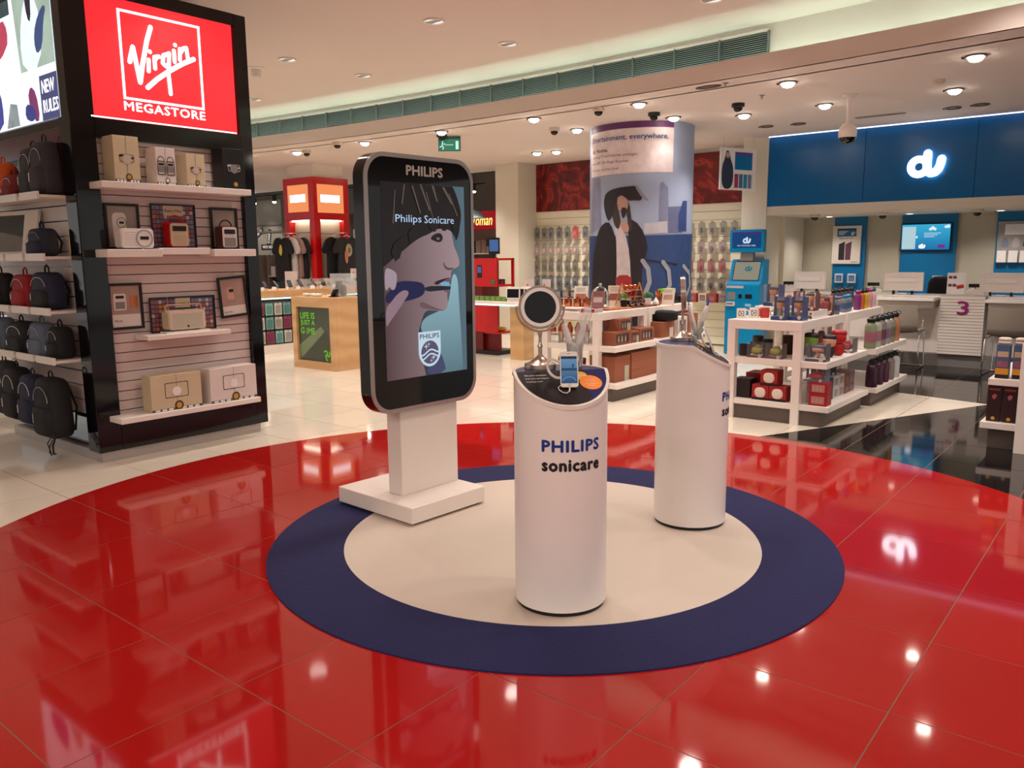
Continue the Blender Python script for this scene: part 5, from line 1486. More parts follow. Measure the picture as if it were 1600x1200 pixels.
def visitor_chair(label, x, y):
    t = T('visitor_chair', label, 'chair', (x, y, 0))
    w = .4
    vs, fs = [], []
    prof = [(.42, .47), (.3, .455), (.12, .45), (.0, .46), (-.06, .49), (-.085, .56), (-.1, .68), (-.115, .80)]
    n = 9
    for th in (0, .012):
        for (py, pz) in prof:
            for i in range(n):
                u = i / (n - 1) * 2 - 1
                cv = (1 - math.cos(u * 1.0)) * .06
                vs.append((u * w / 2 * (1 - .06 * (pz > .7)), py + (cv if pz > .48 else 0), pz + (cv if pz <= .48 else 0) - (th if pz <= .48 else 0)))
                if th and pz > .48: vs[-1] = (vs[-1][0], vs[-1][1] - th, vs[-1][2])
    m_ = len(prof)
    for s_ in range(2):
        for a in range(m_ - 1):
            for i in range(n - 1):
                o = s_ * m_ * n
                fs.append((o + a * n + i, o + a * n + i + 1, o + (a + 1) * n + i + 1, o + (a + 1) * n + i))
    MB().add(vs, fs).ob('seat_shell', mat('chair_shell', (158, 148, 136), .35), t, smooth=60, fix=False)
    for s_ in (-1, 1):
        MB().tube([(s_ * .17, .34, .44), (s_ * .2, .02, .44), (s_ * .215, -.02, .42), (s_ * .225, -.06, .03), (s_ * .22, -.03, .012), (s_ * .2, .38, .012), (s_ * .19, .42, .03), (s_ * .18, .4, .44)], .009, 8).ob('leg_frame', CHROME, t, smooth=60)
    MB().tube([(-.2, .38, .012), (.2, .38, .012)], .008, 8).ob('cross_bar', CHROME, t, smooth=60)
    MB().tube([(.19, -.0, .46), (.235, -.03, .5), (.24, .02, .62), (.225, .06, .6)], .006, 6).ob('arm_loop', CHROME, t, smooth=60)
visitor_chair('grey shell visitor chair on chrome frame left of the number three', -2.54, 10.86)
visitor_chair('grey shell visitor chair on chrome frame right of the number three', -1.40, 10.86)

# ================================================================== payment kiosk
pk = T('payment_kiosk', 'bright blue payment kiosk with du header screen', 'payment kiosk', (-4.72, 11.06, 0))
KB = mat('kiosk_blue', (0, 134, 186), .3, nz=.03)
F0 = front(0)
MB().prism([(-.0, 0), (.34, 0), (.34, 1.36), (.2, 1.36), (.09, 1.05), (.0, 1.0)], -.25, .25, planar((0, 0, 0), (0, 1, 0), (0, 0, 1))).ob('cabinet', KB, pk, bevel=.008)
hd = MB().prism(rrect(.5, .32, .02, 4, 0, 1.62), -.1, 0, front(.1)).ob('header_box', KB, pk, smooth=40)
MB().box(-.09, .09, .12, .2, 1.34, 1.5).ob('header_neck', GREY, pk)
hs = MB().rect(-.215, .215, 1.52, 1.745, front(.1), .001).ob('header_screen', em('hdr', (14, 70, 130), .8), pk, fix=False)
MB().rect(-.215, .215, 1.715, 1.745, front(.1), .002).ob('purple_strip', em('hdr_purple', (76, 44, 120), .8), hs, fix=False)
du_mark(front(.1), 0, 1.63, .085, em('hdr_white', (210, 226, 240), 1.0), hs, .003)
MB().text('PAY YOUR BILL HERE', front(.1), 0, 1.545, w=.27, d=.003, bold=.01, align='C').ob('header_lettering', em('hdr_white', (210, 226, 240), 1.0), hs, fix=False)
SLK = planar((0, .09, 1.05), (1, 0, 0), (0, .334, .942))
sc2 = MB().rect(-.19, .19, .02, .29, SLK, .002).ob('touch_screen', em('touch', (166, 160, 140), .7), pk, fix=False)
du_mark(SLK, .02, .19, .075, em('teal_mark', (0, 120, 130), .8), sc2, .003)
MB().ring([(-.2, .01), (.2, .01), (.2, .3), (-.2, .3)], [(-.19, .02), (.19, .02), (.19, .29), (-.19, .29)], 0, .004, SLK).ob('screen_bezel', BLACK, pk)
MB().rect(-.24, .02, .955, .99, front(-.001)).ob('instruction_strip', mk((190, 180, 196)), pk, fix=False)
MB().box(-.22, -.1, -.05, 0, .70, .76).ob('card_reader', WHITE, pk, bevel=.006)
MB().box(-.21, -.11, -.052, -.045, .72, .75).ob('keypad', GREY, pk)
MB().rect(-.22, -.1, .79, .90, front(-.001)).ob('receipt_slot_plate', GREY, pk, fix=False)
MB().box(-.05, 0, -.006, 0, .81, .87).ob('coin_slot', BLACK, pk)
MB().box(.05, .15, -.006, 0, .81, .87).ob('note_slot', BLACK, pk)
MB().rect(.05, .14, .70, .735, front(-.001)).ob('note_sticker', mk((150, 190, 210)), pk, fix=False)

# ================================================================== accessory slat wall
sw = T('accessory_wall', 'cream slat wall with rows of hooks behind the round pillar', 'slat wall', (-7.0, 12.03, 0))
SW = mat('slat_cream', (238, 232, 208), .4, nz=.03)
sm_ = MB().box(-2.1, 2.07, -.025, 0, 0, .124).mesh('slat')
for k in range(17):
    link('slat', sm_, SW, sw, (0, -.005, .02 + k * .13))
wp(MB().box(-9.1, -4.93, 12.015, 12.03, 0, 2.22), 'groove_backing', mk((120, 108, 84)), sw)
hook = MB().tube([(0, 0, 0), (0, -.14, 0), (0, -.15, .012)], .004, 5).mesh('peg_hook')
pk_card = {}
def accessory(label, x, z, c, ci, row):
    key = (c, ci)
    t = T('accessory_pack', label, 'accessory pack', (x, 11.9, z), 0, 'accessory packs on the cream slat wall')
    if key not in pk_card:
        card = MB().box(-.06, .06, 0, .004, -.1, .09).box(-.025, .025, 0, .004, .09, .115).mesh('pack_card')
        bub = MB().sq(.1, .05, .15, .35, .4, 12, 6, 0, -.012, -.09).mesh('clear_blister', smooth=60)
        acc = MB().sq(.06, .03, .09, .8, .7, 10, 6, 0, -.012, -.065).mesh('accessory', smooth=60)
        card.materials.append(mk(c)); bub.materials.append(FILM); acc.materials.append(mk(ci))
        pk_card[key] = (card, bub, acc)
    for nm, me in zip(('pack_card', 'clear_blister', 'accessory'), pk_card[key]):
        link(nm, me, None, t)
    link('peg_hook', hook, STEEL, sw, (x + 7.0, -.03, z + .1))
rows = (1.83, 1.54, 1.25, .97)
rn = ('top', 'second', 'third', 'bottom')
lc = {0: ((124, 120, 116), (56, 58, 62), 'grey'), 1: ((150, 140, 134), (206, 160, 150), 'pale'), 2: ((116, 108, 96), (84, 66, 40), 'olive'), 3: ((96, 98, 104), (40, 38, 40), 'dark')}
for j, z_ in enumerate(rows):
    for i, x_ in enumerate((-9.02, -8.86, -8.71, -8.53, -8.35, -8.18, -7.97)):
        c, ci, nm = lc[j]
        if j == 0 and i == 5: c, ci, nm = (190, 80, 80), (210, 100, 100), 'pink'
        accessory('%s accessory pack left of the pillar, %s row, %s from left' % (nm, rn[j], ORD[i]), x_, z_, c, ci, j)
rc = {0: ((150, 144, 130), (84, 76, 60), 'beige'), 1: ((160, 146, 138), (120, 90, 84), 'pale'), 2: ((150, 104, 104), (170, 40, 60), 'red'), 3: ((130, 124, 112), (40, 38, 38), 'dark')}
for j, z_ in enumerate(rows):
    for i, x_ in enumerate((-5.97, -5.78, -5.6, -5.42, -5.24, -5.07)):
        if i > 3 and j > 0: continue
        c, ci, nm = rc[j]
        accessory('%s accessory pack right of the pillar, %s row, %s from left' % (nm, rn[j], ORD[i]), x_, z_, c, ci, j)
wsh = wp(MB().box(-5.95, -5.1, 11.75, 12.0, .66, .69), 'wall_shelf', mk((190, 178, 150)), sw)
for k in range(4):
    carton('small red and white accessory box, %s on the wall shelf' % ORD[k], -5.85 + k * .17, 11.78, .69, .13, .1, .14, mk(((190, 60, 60), (214, 200, 190), (190, 50, 50), (150, 130, 120))[k]), 0, mk((120, 90, 90)))
for k in range(7):
    carton('dark boxed gadget, %s in the line at the foot of the slat wall' % ORD[k], -9.0 + k * .17, 11.8, .69, .13, .12, .13, mk(((70, 90, 120), (120, 110, 100), (60, 60, 66))[k % 3]), 0, mk((150, 140, 130)))
wp(MB().box(-9.1, -7.6, 11.72, 12.0, .66, .69), 'wall_shelf', mk((190, 178, 150)), sw)
# red murals: generic organic swirls, printed flat on panels
def mural(name, label, x0, x1, z0, z1, sc):
    M = mat(name, (88, 14, 16), .35, nz=.3)
    nt = M.node_tree
    mx = [x for x in nt.nodes if x.type == 'MIX'][0]
    tc = [x for x in nt.nodes if x.type == 'TEX_COORD'][0]
    n1 = nt.nodes.new('ShaderNodeTexNoise'); n1.inputs['Scale'].default_value = sc; n1.inputs['Detail'].default_value = 5; n1.inputs['Distortion'].default_value = 2.5
    rp = nt.nodes.new('ShaderNodeValToRGB')
    cr_ = rp.color_ramp
    cr_.elements[0].position = .35; cr_.elements[0].color = (*lin((70, 8, 10)), 1)
    cr_.elements[1].position = .7; cr_.elements[1].color = (*lin((186, 60, 48)), 1)
    e1 = cr_.elements.new(.52); e1.color = (*lin((120, 18, 18)), 1)
    e2 = cr_.elements.new(.56); e2.color = (*lin((170, 52, 42)), 1)
    e3 = cr_.elements.new(.59); e3.color = (*lin((110, 14, 16)), 1)
    nt.links.new(tc.outputs['Object'], n1.inputs['Vector'])
    nt.links.new(n1.outputs['Fac'], rp.inputs[0])
    b = nt.nodes['Principled BSDF']
    nt.links.new(rp.outputs[0], b.inputs['Base Color'])
    tag(MB().box(x0, x1, 11.98, 12.03, z0, z1).ob('wall_mural', M), label, 'mural')
mural('mural_swirl', 'red swirl mural left of the round pillar', -9.1, -7.0, 2.22, 3.05, 2.6)
mural('mural_round', 'red mural right of the round pillar', -6.6, -4.94, 2.22, 3.0, 1.5)

# ================================================================== round advertising pillar
PIL={
'band':[(-133.3,3.05),(-24.7,3.057),(-24.5,2.982),(-133.1,2.975)],
'panel':[(-133.1,2.967),(-24.5,2.982),(-25.0,2.449),(-131.9,2.431)],
'building1':[(-126.1,2.421),(-109.6,2.411),(-107.7,1.776),(-132.2,1.716)],
'building2':[(-39.9,2.309),(-36.9,2.334),(-30.5,2.263),(-28.8,1.858),(-40.6,1.858)],
'building3':[(-30.0,2.029),(-8.8,2.042),(-8.9,1.712),(-29.3,1.711)],
'building4':[(-9.1,2.108),(-1.1,2.111),(-0.9,1.73),(-15.6,1.728),(-16.2,1.925)],
'building5':[(-56.3,1.827),(-31.3,1.858),(-30.2,1.711),(-56.2,1.696)],
'sea':[(-150,1.691),(-57.5,1.68),(40,1.71),(40,0.3),(-150,0.3)],
'coat1':[(-97.6,1.872),(-110.1,1.793),(-117.9,1.61),(-126.4,1.266),(-128.0,0.5),(-86.1,0.5),(-85.2,1.537),(-90.4,1.77)],
'coat2':[(-72.0,1.895),(-60.5,1.811),(-51.8,1.582),(-53.0,1.45),(-58.4,1.27),(-56.5,0.5),(-67.9,0.5),(-69.8,1.27),(-71.5,1.518),(-73.2,1.699)],
'shirt':[(-89.6,1.835),(-80.8,1.832),(-73.1,1.601),(-69.5,1.27),(-67.9,0.5),(-86.1,0.5),(-85.2,1.57)],
'sash':[(-86.4,1.187),(-69.0,1.196),(-68.1,1.054),(-86.3,1.044)],
'hair':[(-89.9, 2.114), (-84.6, 2.16), (-85.4, 2.03), (-82.5, 1.931), (-81.6, 1.833), (-83.5, 1.759), (-87.4, 1.785), (-90.8, 1.885), (-92.0, 2.001)],
'hair_lock':[(-74.4, 2.107), (-71.5, 2.057), (-70.3, 1.927), (-68.3, 1.796), (-70.3, 1.715), (-73.0, 1.765), (-73.7, 1.879), (-75.3, 1.961)],
'face':[(-85.1,2.161),(-76.7,2.173),(-72.9,2.09),(-74.3,1.993),(-81.0,1.963),(-85.7,2.047)],
'beard':[(-81.8,2.029),(-74.0,2.023),(-76.1,1.921),(-79.4,1.881)],
'hat':[(-102.7, 2.139), (-100.8, 2.203), (-94.3, 2.248), (-82.8, 2.273), (-72.4, 2.28), (-66.8, 2.288), (-62.5, 2.248), (-58.7, 2.199), (-58.2, 2.142), (-60.2, 2.103), (-66.5, 2.112), (-72.2, 2.106), (-76.7, 2.148), (-81.2, 2.183), (-85.8, 2.145), (-87.4, 2.097), (-89.0, 2.024), (-90.6, 1.951), (-93.6, 1.895), (-95.7, 1.862), (-99.1, 1.914), (-101.6, 1.989), (-103.1, 2.073)],
'feather':[(-66.8, 2.281), (-64.0, 2.296), (-58.2, 2.183), (-51.8, 2.117), (-52.5, 2.093), (-58.9, 2.134)],
'hand':[(-82.4,1.849),(-76.3,1.864),(-71.9,1.797),(-72.5,1.716),(-79.2,1.734)],
}
PR = .668
pl = T('advertising_pillar', 'round pillar wrapped in a seaside advert with a man in a hat', 'pillar', (-5.5, 9.52, 0))
MB().lathe([(PR, 0), (PR, ZC)], 72).ob('pillar_wrap', mat('print_sky', (150, 160, 186), .5, nz=.06, ns=1.2), pl, smooth=40)
PF = cylmap(0, 0, PR, 0, True)
PC = {'band': (96, 44, 96), 'panel': (222, 206, 208), 'building1': (128, 130, 156), 'building2': (120, 124, 152), 'building3': (96, 100, 132), 'building4': (50, 66, 116), 'building5': (176, 172, 182), 'sea': (44, 66, 112), 'coat1': (30, 26, 32), 'coat2': (34, 30, 36), 'shirt': (190, 176, 178), 'sash': (150, 40, 44), 'hair': (58, 46, 46), 'hair_lock': (58, 46, 46), 'feather': (130, 128, 140), 'face': (170, 132, 120), 'beard': (44, 34, 36), 'hat': (36, 34, 40), 'hand': (176, 136, 124)}
for k, (nm, p_) in enumerate(PIL.items()):
    sm = 0 if nm in ('band', 'panel', 'sea') or nm.startswith('build') else 1
    q = chaikin(p_, sm)
    mb = MB().strips(q, PF, .001 + k * .0006, 3.0)
    mb.ob('printed_' + (nm if not nm.startswith('building') else 'building'), mk(PC[nm], .5, nz=.2, ns=12), pl, fix=False)
def ptext(s, a, z, wdeg, h, m_, bold, name):
    def f(x, y, d=0.0): return PF(a + x * wdeg, y, d)
    mb = MB()
    vs, fs, asp = textmesh(s, bold)
    mb.add([f(u, z + v * h, .016) for u, v in vs], fs).ob(name, m_, pl, fix=False)
ptext('Entertainment, everywhere.', -124.7, 2.825, 93, .085, mk((24, 70, 130)), .012, 'headline')
ptext('du Home.', -124.6, 2.715, 27, .05, mk((90, 24, 60)), .015, 'subheading')
ptext('Amazing TV and Internet packages', -124.5, 2.64, 60, .045, mk((120, 104, 110)), 0, 'body_text')
ptext('plus AED 250 Virgin Voucher', -124.3, 2.565, 51, .042, mk((100, 84, 96)), .004, 'body_text')
ptext('Visit our counter now', -124.2, 2.49, 40, .036, mk((120, 104, 110)), 0, 'body_text')
IRON = mk((40, 40, 50))
RAILC = mk((150, 150, 160))
PF2 = cylmap(0, 0, PR, 0, True)
def pstroke(pts, w, m_, nm, d):
    mb = MB()
    G = lambda x, y, dd: PF(x / .0117, y, dd)
    mb.stroke([(a * .0117, z) for a, z in pts], w, G, d)
    mb.ob(nm, m_, pl, fix=False)
pstroke([(-61.4, 1.386), (-48.6, 1.368), (-35.1, 1.35), (-19.5, 1.322), (6.7, 1.275)], .022, IRON, 'printed_rail', .014)
for pts in ([(-57.1, 1.369), (-51.3, 1.269), (-49.6, 1.103), (-53.7, .97)], [(-35.1, 1.35), (-28.3, 1.249), (-26.2, 1.065), (-32.7, .933)], [(-6.2, 1.295), (7.1, 1.207), (10.7, 1.034), (1.2, .919)]):
    pstroke(pts, .055, RAILC, 'printed_railing_post', .015)
# blade sign hung beside the pilaster
bs = T('hanging_sign', 'white hanging sign board with a standing figure and blue panel', 'sign', (-4.85, 11.1, 2.33), rad(71))
b = MB().box(-.36, .36, 0, .025, 0, .57).ob('board', PAPER, bs, bevel=.002)
F = front(-.001)
MB().flat(chaikin([(-.33, .01), (-.12, .01), (-.1, .3), (-.17, .42), (-.2, .53), (-.26, .53), (-.28, .42), (-.34, .3)], 2), F).ob('printed_coat', mk((44, 54, 74)), b, fix=False)
MB().flat(circ(.04, 16, -.225, .47), F, .001).ob('printed_face', SKIN, b, fix=False)
MB().rect(-.08, .27, .28, .52, F).ob('blue_panel', DUPANEL, b, fix=False)
MB().rect(-.08, .27, .48, .52, F, .001).ob('purple_strip', mk((110, 60, 140)), b, fix=False)
for k in range(4):
    MB().rect(-.08 + k * .09, -.005 + k * .09, .03, .22, F).ob('small_picture', mk(((170, 60, 80), (70, 110, 160), (40, 140, 180), (120, 130, 160))[k]), b, fix=False)
for s_ in (-1, 1):
    MB().tube([(s_ * .3, .012, .57), (s_ * .3, .012, ZC - 2.33)], .002, 5).ob('suspension_wire', STEEL, bs)
# ================================================================== deep shop, left background
# game table with poster front
gt = T('game_table', 'light wooden block table with green game poster on its front', 'table', (-8.61, 6.76, 0))
wp(MB().box(-9.05, -8.17, 6.56, 7.0, .0, .94), 'block', WOOD, gt, bevel=.004)
wp(MB().box(-9.05, -8.96, 6.52, 6.56, 0, .94).box(-8.27, -8.17, 6.52, 6.56, 0, .94).box(-8.96, -8.27, 6.52, 6.56, .81, .94).box(-8.96, -8.27, 6.52, 6.56, 0, .1), 'poster_surround', WOOD, gt)
FP = planar((-8.615 + 8.61, 6.555 - 6.76, 0), (1, 0, 0), (0, 0, 1))
ps = MB().rect(-.345, .345, .1, .81, FP).ob('game_poster', mat('poster_olive', (74, 80, 62), .3, nz=.25, ns=2), gt, fix=False)
MB().flat([(-.34, .105), (-.34, .3), (.12, .56), (.2, .5)], FP, .001).ob('poster_light_beam', mk((120, 136, 104)), ps, fix=False)
MB().flat([(-.3, .105), (.22, .52), (.34, .28), (.34, .105)], FP, .0014).ob('poster_pyramid', mk((66, 72, 54)), ps, fix=False)
GL = mat('game_green', (110, 200, 30), .4, e=.8)
for k, s in enumerate(('LIFE IS', 'JUST A', 'G  ME')):
    MB().text(s, FP, -.3, .655 - k * .1, w=.3, h=.08, d=.002, bold=.03).ob('poster_lettering', GL, ps, fix=False)
MB().flat([(-.2, .455), (-.13, .455), (-.15, .535), (-.18, .535)], FP, .002).ob('joystick_letter', mk((90, 130, 60)), ps, fix=False)
mb = MB()
for k in range(3):
    a0 = k * 120 + 20
    pts = [(.23 + .065 * (i / 6) * math.cos(rad(a0 + i * 22)), .2 + .075 * (i / 6) * math.sin(rad(a0 + i * 22))) for i in range(7)]
    mb.stroke(pts, .02, FP, .002)
mb.ob('snake_emblem', GL, ps, fix=False)
for k, (x_, y_) in enumerate(((-8.9, 6.66), (-8.78, 6.7), (-8.66, 6.66))):
    t = T('game_controller', 'white game controller, %s of three on the wooden block' % ORD[k], 'controller', (x_, y_, .94), rad(20 * k))
    MB().sq(.12, .08, .045, .7, .6, 16, 8).ob('controller_body', WHITE, t, smooth=60)
    for s_ in (-1, 1): MB().lathe([(.01, .03), (.008, .052), (.011, .056)], 10, s_ * .03).ob('thumb_stick', GREY, t, smooth=40)
for k, (x_, y_) in enumerate(((-8.55, 6.86), (-8.42, 6.7))):
    t = T('phone_holder', ('tall slanted dark phone holder on the wooden block', 'low dark tablet holder on the wooden block')[k], 'holder', (x_, y_, .94), rad(15))
    MB().prism([(0, 0), (.03, 0), (.09, .2 - .1 * k), (.06, .2 - .1 * k)], -.05, .05, planar((0, 0, 0), (1, 0, 0), (0, 0, 1))).ob('holder_plate', BLACK, t)
    MB().box(-.02, .08, -.05, .05, 0, .008).ob('holder_base', BLACK, t)
t = T('acrylic_case', 'clear acrylic display case on the wooden block', 'display case', (-8.36, 6.84, .94), rad(10))
for a, b, c, d in ((-.13, .13, -.1, -.095), (-.13, .13, .095, .1), (-.13, -.125, -.1, .1), (.125, .13, -.1, .1)):
    MB().box(a, b, c, d, 0, .3).ob('case_wall', ACRYL, t)
MB().sq(.09, .07, .16, .6, .7, 14, 8).ob('case_gadget', BLACK, t, smooth=60)
# long phone counter
lc_ = T('phone_counter', 'long wooden topped counter with hanging phone cases at left', 'counter', (-11.1, 8.2, 0))
wp(MB().box(-11.2, -10.72, 6.7, 9.6, .06, .84), 'counter_body', mk((120, 112, 106)), lc_)
wp(MB().box(-11.24, -10.66, 6.66, 9.65, .84, .95), 'counter_top', WOOD, lc_, bevel=.004)
wp(MB().box(-11.2, -10.6, 6.7, 9.6, 0, .12), 'counter_plinth', WHITE, lc_)
for z_ in (.34, .56, .79):
    wp(MB().box(-10.72, -10.70, 6.72, 9.55, z_, z_ + .02), 'hanger_rail', BLACK, lc_)
wp(MB().box(-10.73, -10.68, 6.72, 9.55, .815, .835), 'strip_light', mat('strip_glow', (190, 250, 250), e=2.0, nz=0), lc_)
cc = [((150, 60, 96), 'dotted pink'), ((130, 190, 186), 'mint'), ((206, 206, 200), 'white'), ((110, 170, 170), 'teal'), ((196, 190, 176), 'cream')]
for j in range(3):
    for i in range(7):
        c, nm = cc[(i + j * 2) % 5]
        t = T('phone_case_pack', '%s phone case pack under the phone counter, %s row, %s from left' % (nm, ('top', 'middle', 'bottom')[j], ORD[i]), 'phone case', (-10.64, 7.1 + i * .16, .56 - j * .215 + .02), QR, 'phone case packs under the counter')
        MB().box(-.065, .065, 0, .004, -.005, .18).ob('pack_card', mk(c), t)
        MB().prism(rrect(.085, .13, .015, 3, 0, .08), 0, .012, front(0)).ob('case_shell', mk(tuple(int(v * .75) for v in c)), t, smooth=40)
        MB().box(-.008, .008, -.004, .05, .165, .175).ob('hang_tab', BLACK, t)
# on the counter
for k in range(9):
    t = T('phone_stand', 'white demo phone stand, %s along the counter front edge' % ORD[k], 'phone stand', (-10.82 + .05 * (k % 2), 7.05 + k * .23, .95), rad(80 + 20 * (k % 3)))
    MB().prism([(-.05, 0), (.05, 0), (.03, .05), (-.03, .05)], -.04, .04, front(0)).ob('stand_block', WHITE, t, bevel=.004)
    F = planar((0, -.04, .05), (1, 0, 0), (0, .6, .8))
    MB().prism(rrect(.07, .13, .01, 3, 0, .05), 0, .008, F).ob('demo_phone', BLACK, t)
    MB().rect(-.03, .03, 0, .105, F, .009).ob('demo_screen', mk(((60, 80, 80), (90, 84, 100), (110, 120, 126))[k % 3], .15), t, fix=False)
gv = T('glass_vitrine', 'low glass vitrine with lit gadgets on the phone counter', 'vitrine', (-11.0, 8.65, .95))
for a, b, c, d, e, f in ((-.2, .2, -.6, -.594, 0, .14), (-.2, .2, .594, .6, 0, .14), (.194, .2, -.6, .6, 0, .14), (-.2, -.194, -.6, .6, 0, .14), (-.2, .2, -.6, .6, .14, .147)):
    MB().box(a, b, c, d, e, f).ob('glass_pane', ACRYL, gv)
for k in range(5):
    MB().box(.05, .15, -.5 + k * .22, -.36 + k * .22, 0, .03).ob('gadget_tray', mk((196, 206, 214)), gv)
    MB().box(.08, .12, -.46 + k * .22, -.4 + k * .22, .03, .07).ob('gadget', mk(((60, 60, 70), (160, 60, 80), (90, 110, 140))[k % 3]), gv)
def sign_card(label, x, y, z, w, h, mark, rz=QR):
    t = T('sign_card', label, 'sign', (x, y, z), rz)
    MB().box(-w / 2, w / 2, 0, .008, 0, h).ob('card', mk((214, 200, 198)), t)
    MB().box(-w / 2, w / 2, -.03, .04, 0, .006).ob('card_foot', ACRYL, t)
    if mark:
        MB().rect(-w * .3, w * .3, h * .3, h * .45, front(-.001)).ob('card_print', INK, t, fix=False)
        MB().flat(circ(.012, 10, -w * .25, h * .75), front(-.001)).ob('card_dot', mk((200, 40, 50)), t, fix=False)
sign_card('plain pale sign card standing on the phone counter', -10.9, 7.88, .95, .2, .28, False, rad(70))
sign_card('pale sign card with black print at the counter end', -10.9, 9.2, .95, .17, .3, True, rad(70))
rk = T('gadget_carousel', 'white carousel of small gadgets with red knob', 'carousel', (-12.1, 7.6, 0))
MB().lathe([(.16, 0), (.16, .04), (.03, .06), (.03, 1.45), (.05, 1.46), (.05, 1.5), (0, 1.53)], 16).ob('carousel_pole', WHITE, rk, smooth=40)
for j in range(4):
    for i in range(6):
        a = rad(i * 60)
        MB().box(-.04, .04, -.03, .03, 0, .11).ob('gadget_pack', mk(((214, 208, 200), (60, 56, 60), (190, 170, 150))[(i + j) % 3]), rk, loc=(.13 * math.cos(a), .13 * math.sin(a), .85 + j * .14), rz=a + rad(90))
MB().sq(.09, .09, .09, 1, 1, 12, 8, 0, 0, 1.52).ob('red_knob', RED, rk, smooth=60)

# red pillar with t-shirts
rp = T('red_pillar', 'red square pillar with glowing panels and shirt niches', 'pillar', (-12.13, 9.39, 0))
wp(MB().box(-12.45, -11.82, 9.12, 9.66, 0, ZC), 'niche_core', mk((206, 196, 180)), rp)
for a, b in ((-12.56, -12.42), (-11.84, -11.7)):
    for c, d in ((9.0, 9.13), (9.65, 9.78)):
        wp(MB().box(a, b, c, d, .9, 2.1), 'corner_post', RED, rp)
wp(MB().box(-12.56, -11.7, 9.0, 9.78, 2.1, 2.83), 'header', RED, rp, bevel=.004)
wp(MB().box(-12.56, -11.7, 9.0, 9.78, 0, .9), 'lower_casing', RED, rp)
wp(MB().box(-12.5, -11.76, 9.06, 9.72, 2.83, ZC), 'white_neck', mk((226, 214, 202)), rp)
ORG = mat('orange_panel', (255, 150, 92), e=1.0, nz=.05)
FL = planar((12.13 - 0, 9.0 - 9.39, 0), (1, 0, 0), (0, 0, 1))
FR = planar((-11.7 + 12.13, -9.39, 0), (0, 1, 0), (0, 0, 1))
MB().rect(-12.43, -11.84, 2.24, 2.71, FL, .003).ob('glowing_panel', ORG, rp, fix=False)
MB().rect(-12.36, -11.92, 2.41, 2.54, FL, .006).ob('white_plate', WGLOW, rp, fix=False)
MB().rect(9.08, 9.66, 2.22, 2.71, FR, .003).ob('glowing_panel', ORG, rp, fix=False)
MB().rect(9.15, 9.57, 2.4, 2.53, FR, .006).ob('white_plate', WGLOW, rp, fix=False)
wp(MB().box(-12.4, -11.86, 9.04, 9.08, 2.075, 2.095).box(-11.78, -11.74, 9.15, 9.63, 2.075, 2.095), 'niche_lamp', mat('niche_glow', (255, 240, 214), e=9.0, nz=0), rp)
MB().tube([(-12.42 + 12.13, -.33, 1.88), (-11.84 + 12.13, -.33, 1.88)], .01, 6).ob('hanging_rail', STEEL, rp)
MB().tube([(.38, -.26, 1.86), (.38, .26, 1.86)], .01, 6).ob('hanging_rail', STEEL, rp)
MB().tube([(-.12, -.33, 1.87), (-.12, -.7, 1.865)], .006, 6).ob('hanger_arm', STEEL, rp)
MB().tube([(.38, .05, 1.865), (.7, .05, 1.865)], .006, 6).ob('hanger_arm', STEEL, rp)
SH = [(-.1, .76), (-.06, .735), (0, .72), (.06, .735), (.1, .76), (.2, .72), (.25, .64), (.32, .5), (.22, .45), (.19, .54), (.2, .3), (.21, 0), (0, -.01), (-.21, 0), (-.2, .3), (-.19, .54), (-.22, .45), (-.32, .5), (-.25, .64), (-.2, .72)]
def tshirt(label, x, y, z, rz, c, pr=None):
    t = T('t_shirt', label, 't-shirt', (x, y, z), rz)
    k = len(SH)
    pts = chaikin(SH, 1)
    mb = MB()
    bulge = lambda a, b: -.035 * math.cos(a * 4.5) - .012 * math.sin(a * 30) * (b < .3)
    n = len(pts)
    vs = [(a, bulge(a, b), b) for a, b in pts] + [(a, .03, b) for a, b in pts]
    mb.add(vs, [tuple(range(n)), tuple(range(n, 2 * n))[::-1]] + [(i, (i + 1) % n, n + (i + 1) % n, n + i) for i in range(n)])
    mb.ob('shirt', mat('shirt_%d_%d_%d' % c, c, .9, nz=.2, ns=20), t)
    MB().tube([(-.13, 0, .73), (0, 0, .785), (.13, 0, .73)], .006, 6).ob('hanger', WHITE, t)
    MB().tube([(0, 0, .785), (0, 0, .82), (.012, 0, .832), (.016, 0, .82)], .003, 5).ob('hanger_hook', STEEL, t)
    if pr == 'yellow':
        MB().flat(chaikin([(-.05, .5), (.02, .42), (.06, .52), (.04, .62), (.0, .64), (-.02, .58)], 1), front(-.045)).ob('shirt_print', mk((206, 176, 40)), t, fix=False)
    if pr == 'mask':
        MB().flat(chaikin([(-.06, .42), (.04, .4), (.09, .5), (.06, .62), (-.02, .64), (-.07, .56)], 2), front(-.045)).ob('shirt_print', mk((176, 150, 120)), t, fix=False)
        MB().flat(chaikin([(-.08, .3), (-.03, .28), (-.01, .44), (-.06, .54), (-.1, .46)], 1), front(-.045), .001).ob('shirt_print', mk((190, 120, 100)), t, fix=False)
        MB().flat(chaikin([(-.02, .48), (.03, .47), (.05, .54), (.0, .58)], 1), front(-.045), .002).ob('shirt_print', mk((90, 110, 90)), t, fix=False)
tshirt('black t-shirt with yellow print at the front of the left niche', -12.28, 8.72, 1.04, 0, (20, 19, 21), 'yellow')
for k, c in enumerate(((196, 186, 180), (150, 120, 110), (30, 28, 32))):
    tshirt('%s t-shirt hanging behind the yellow printed one' % ('white', 'tan', 'charcoal')[k], -12.2 + k * .06, 8.80 + .075 * k, 1.04, 0, c)
tshirt('charcoal t-shirt with face print at the front of the right niche', -11.46, 9.5, 1.045, QR, (44, 42, 44), 'mask')
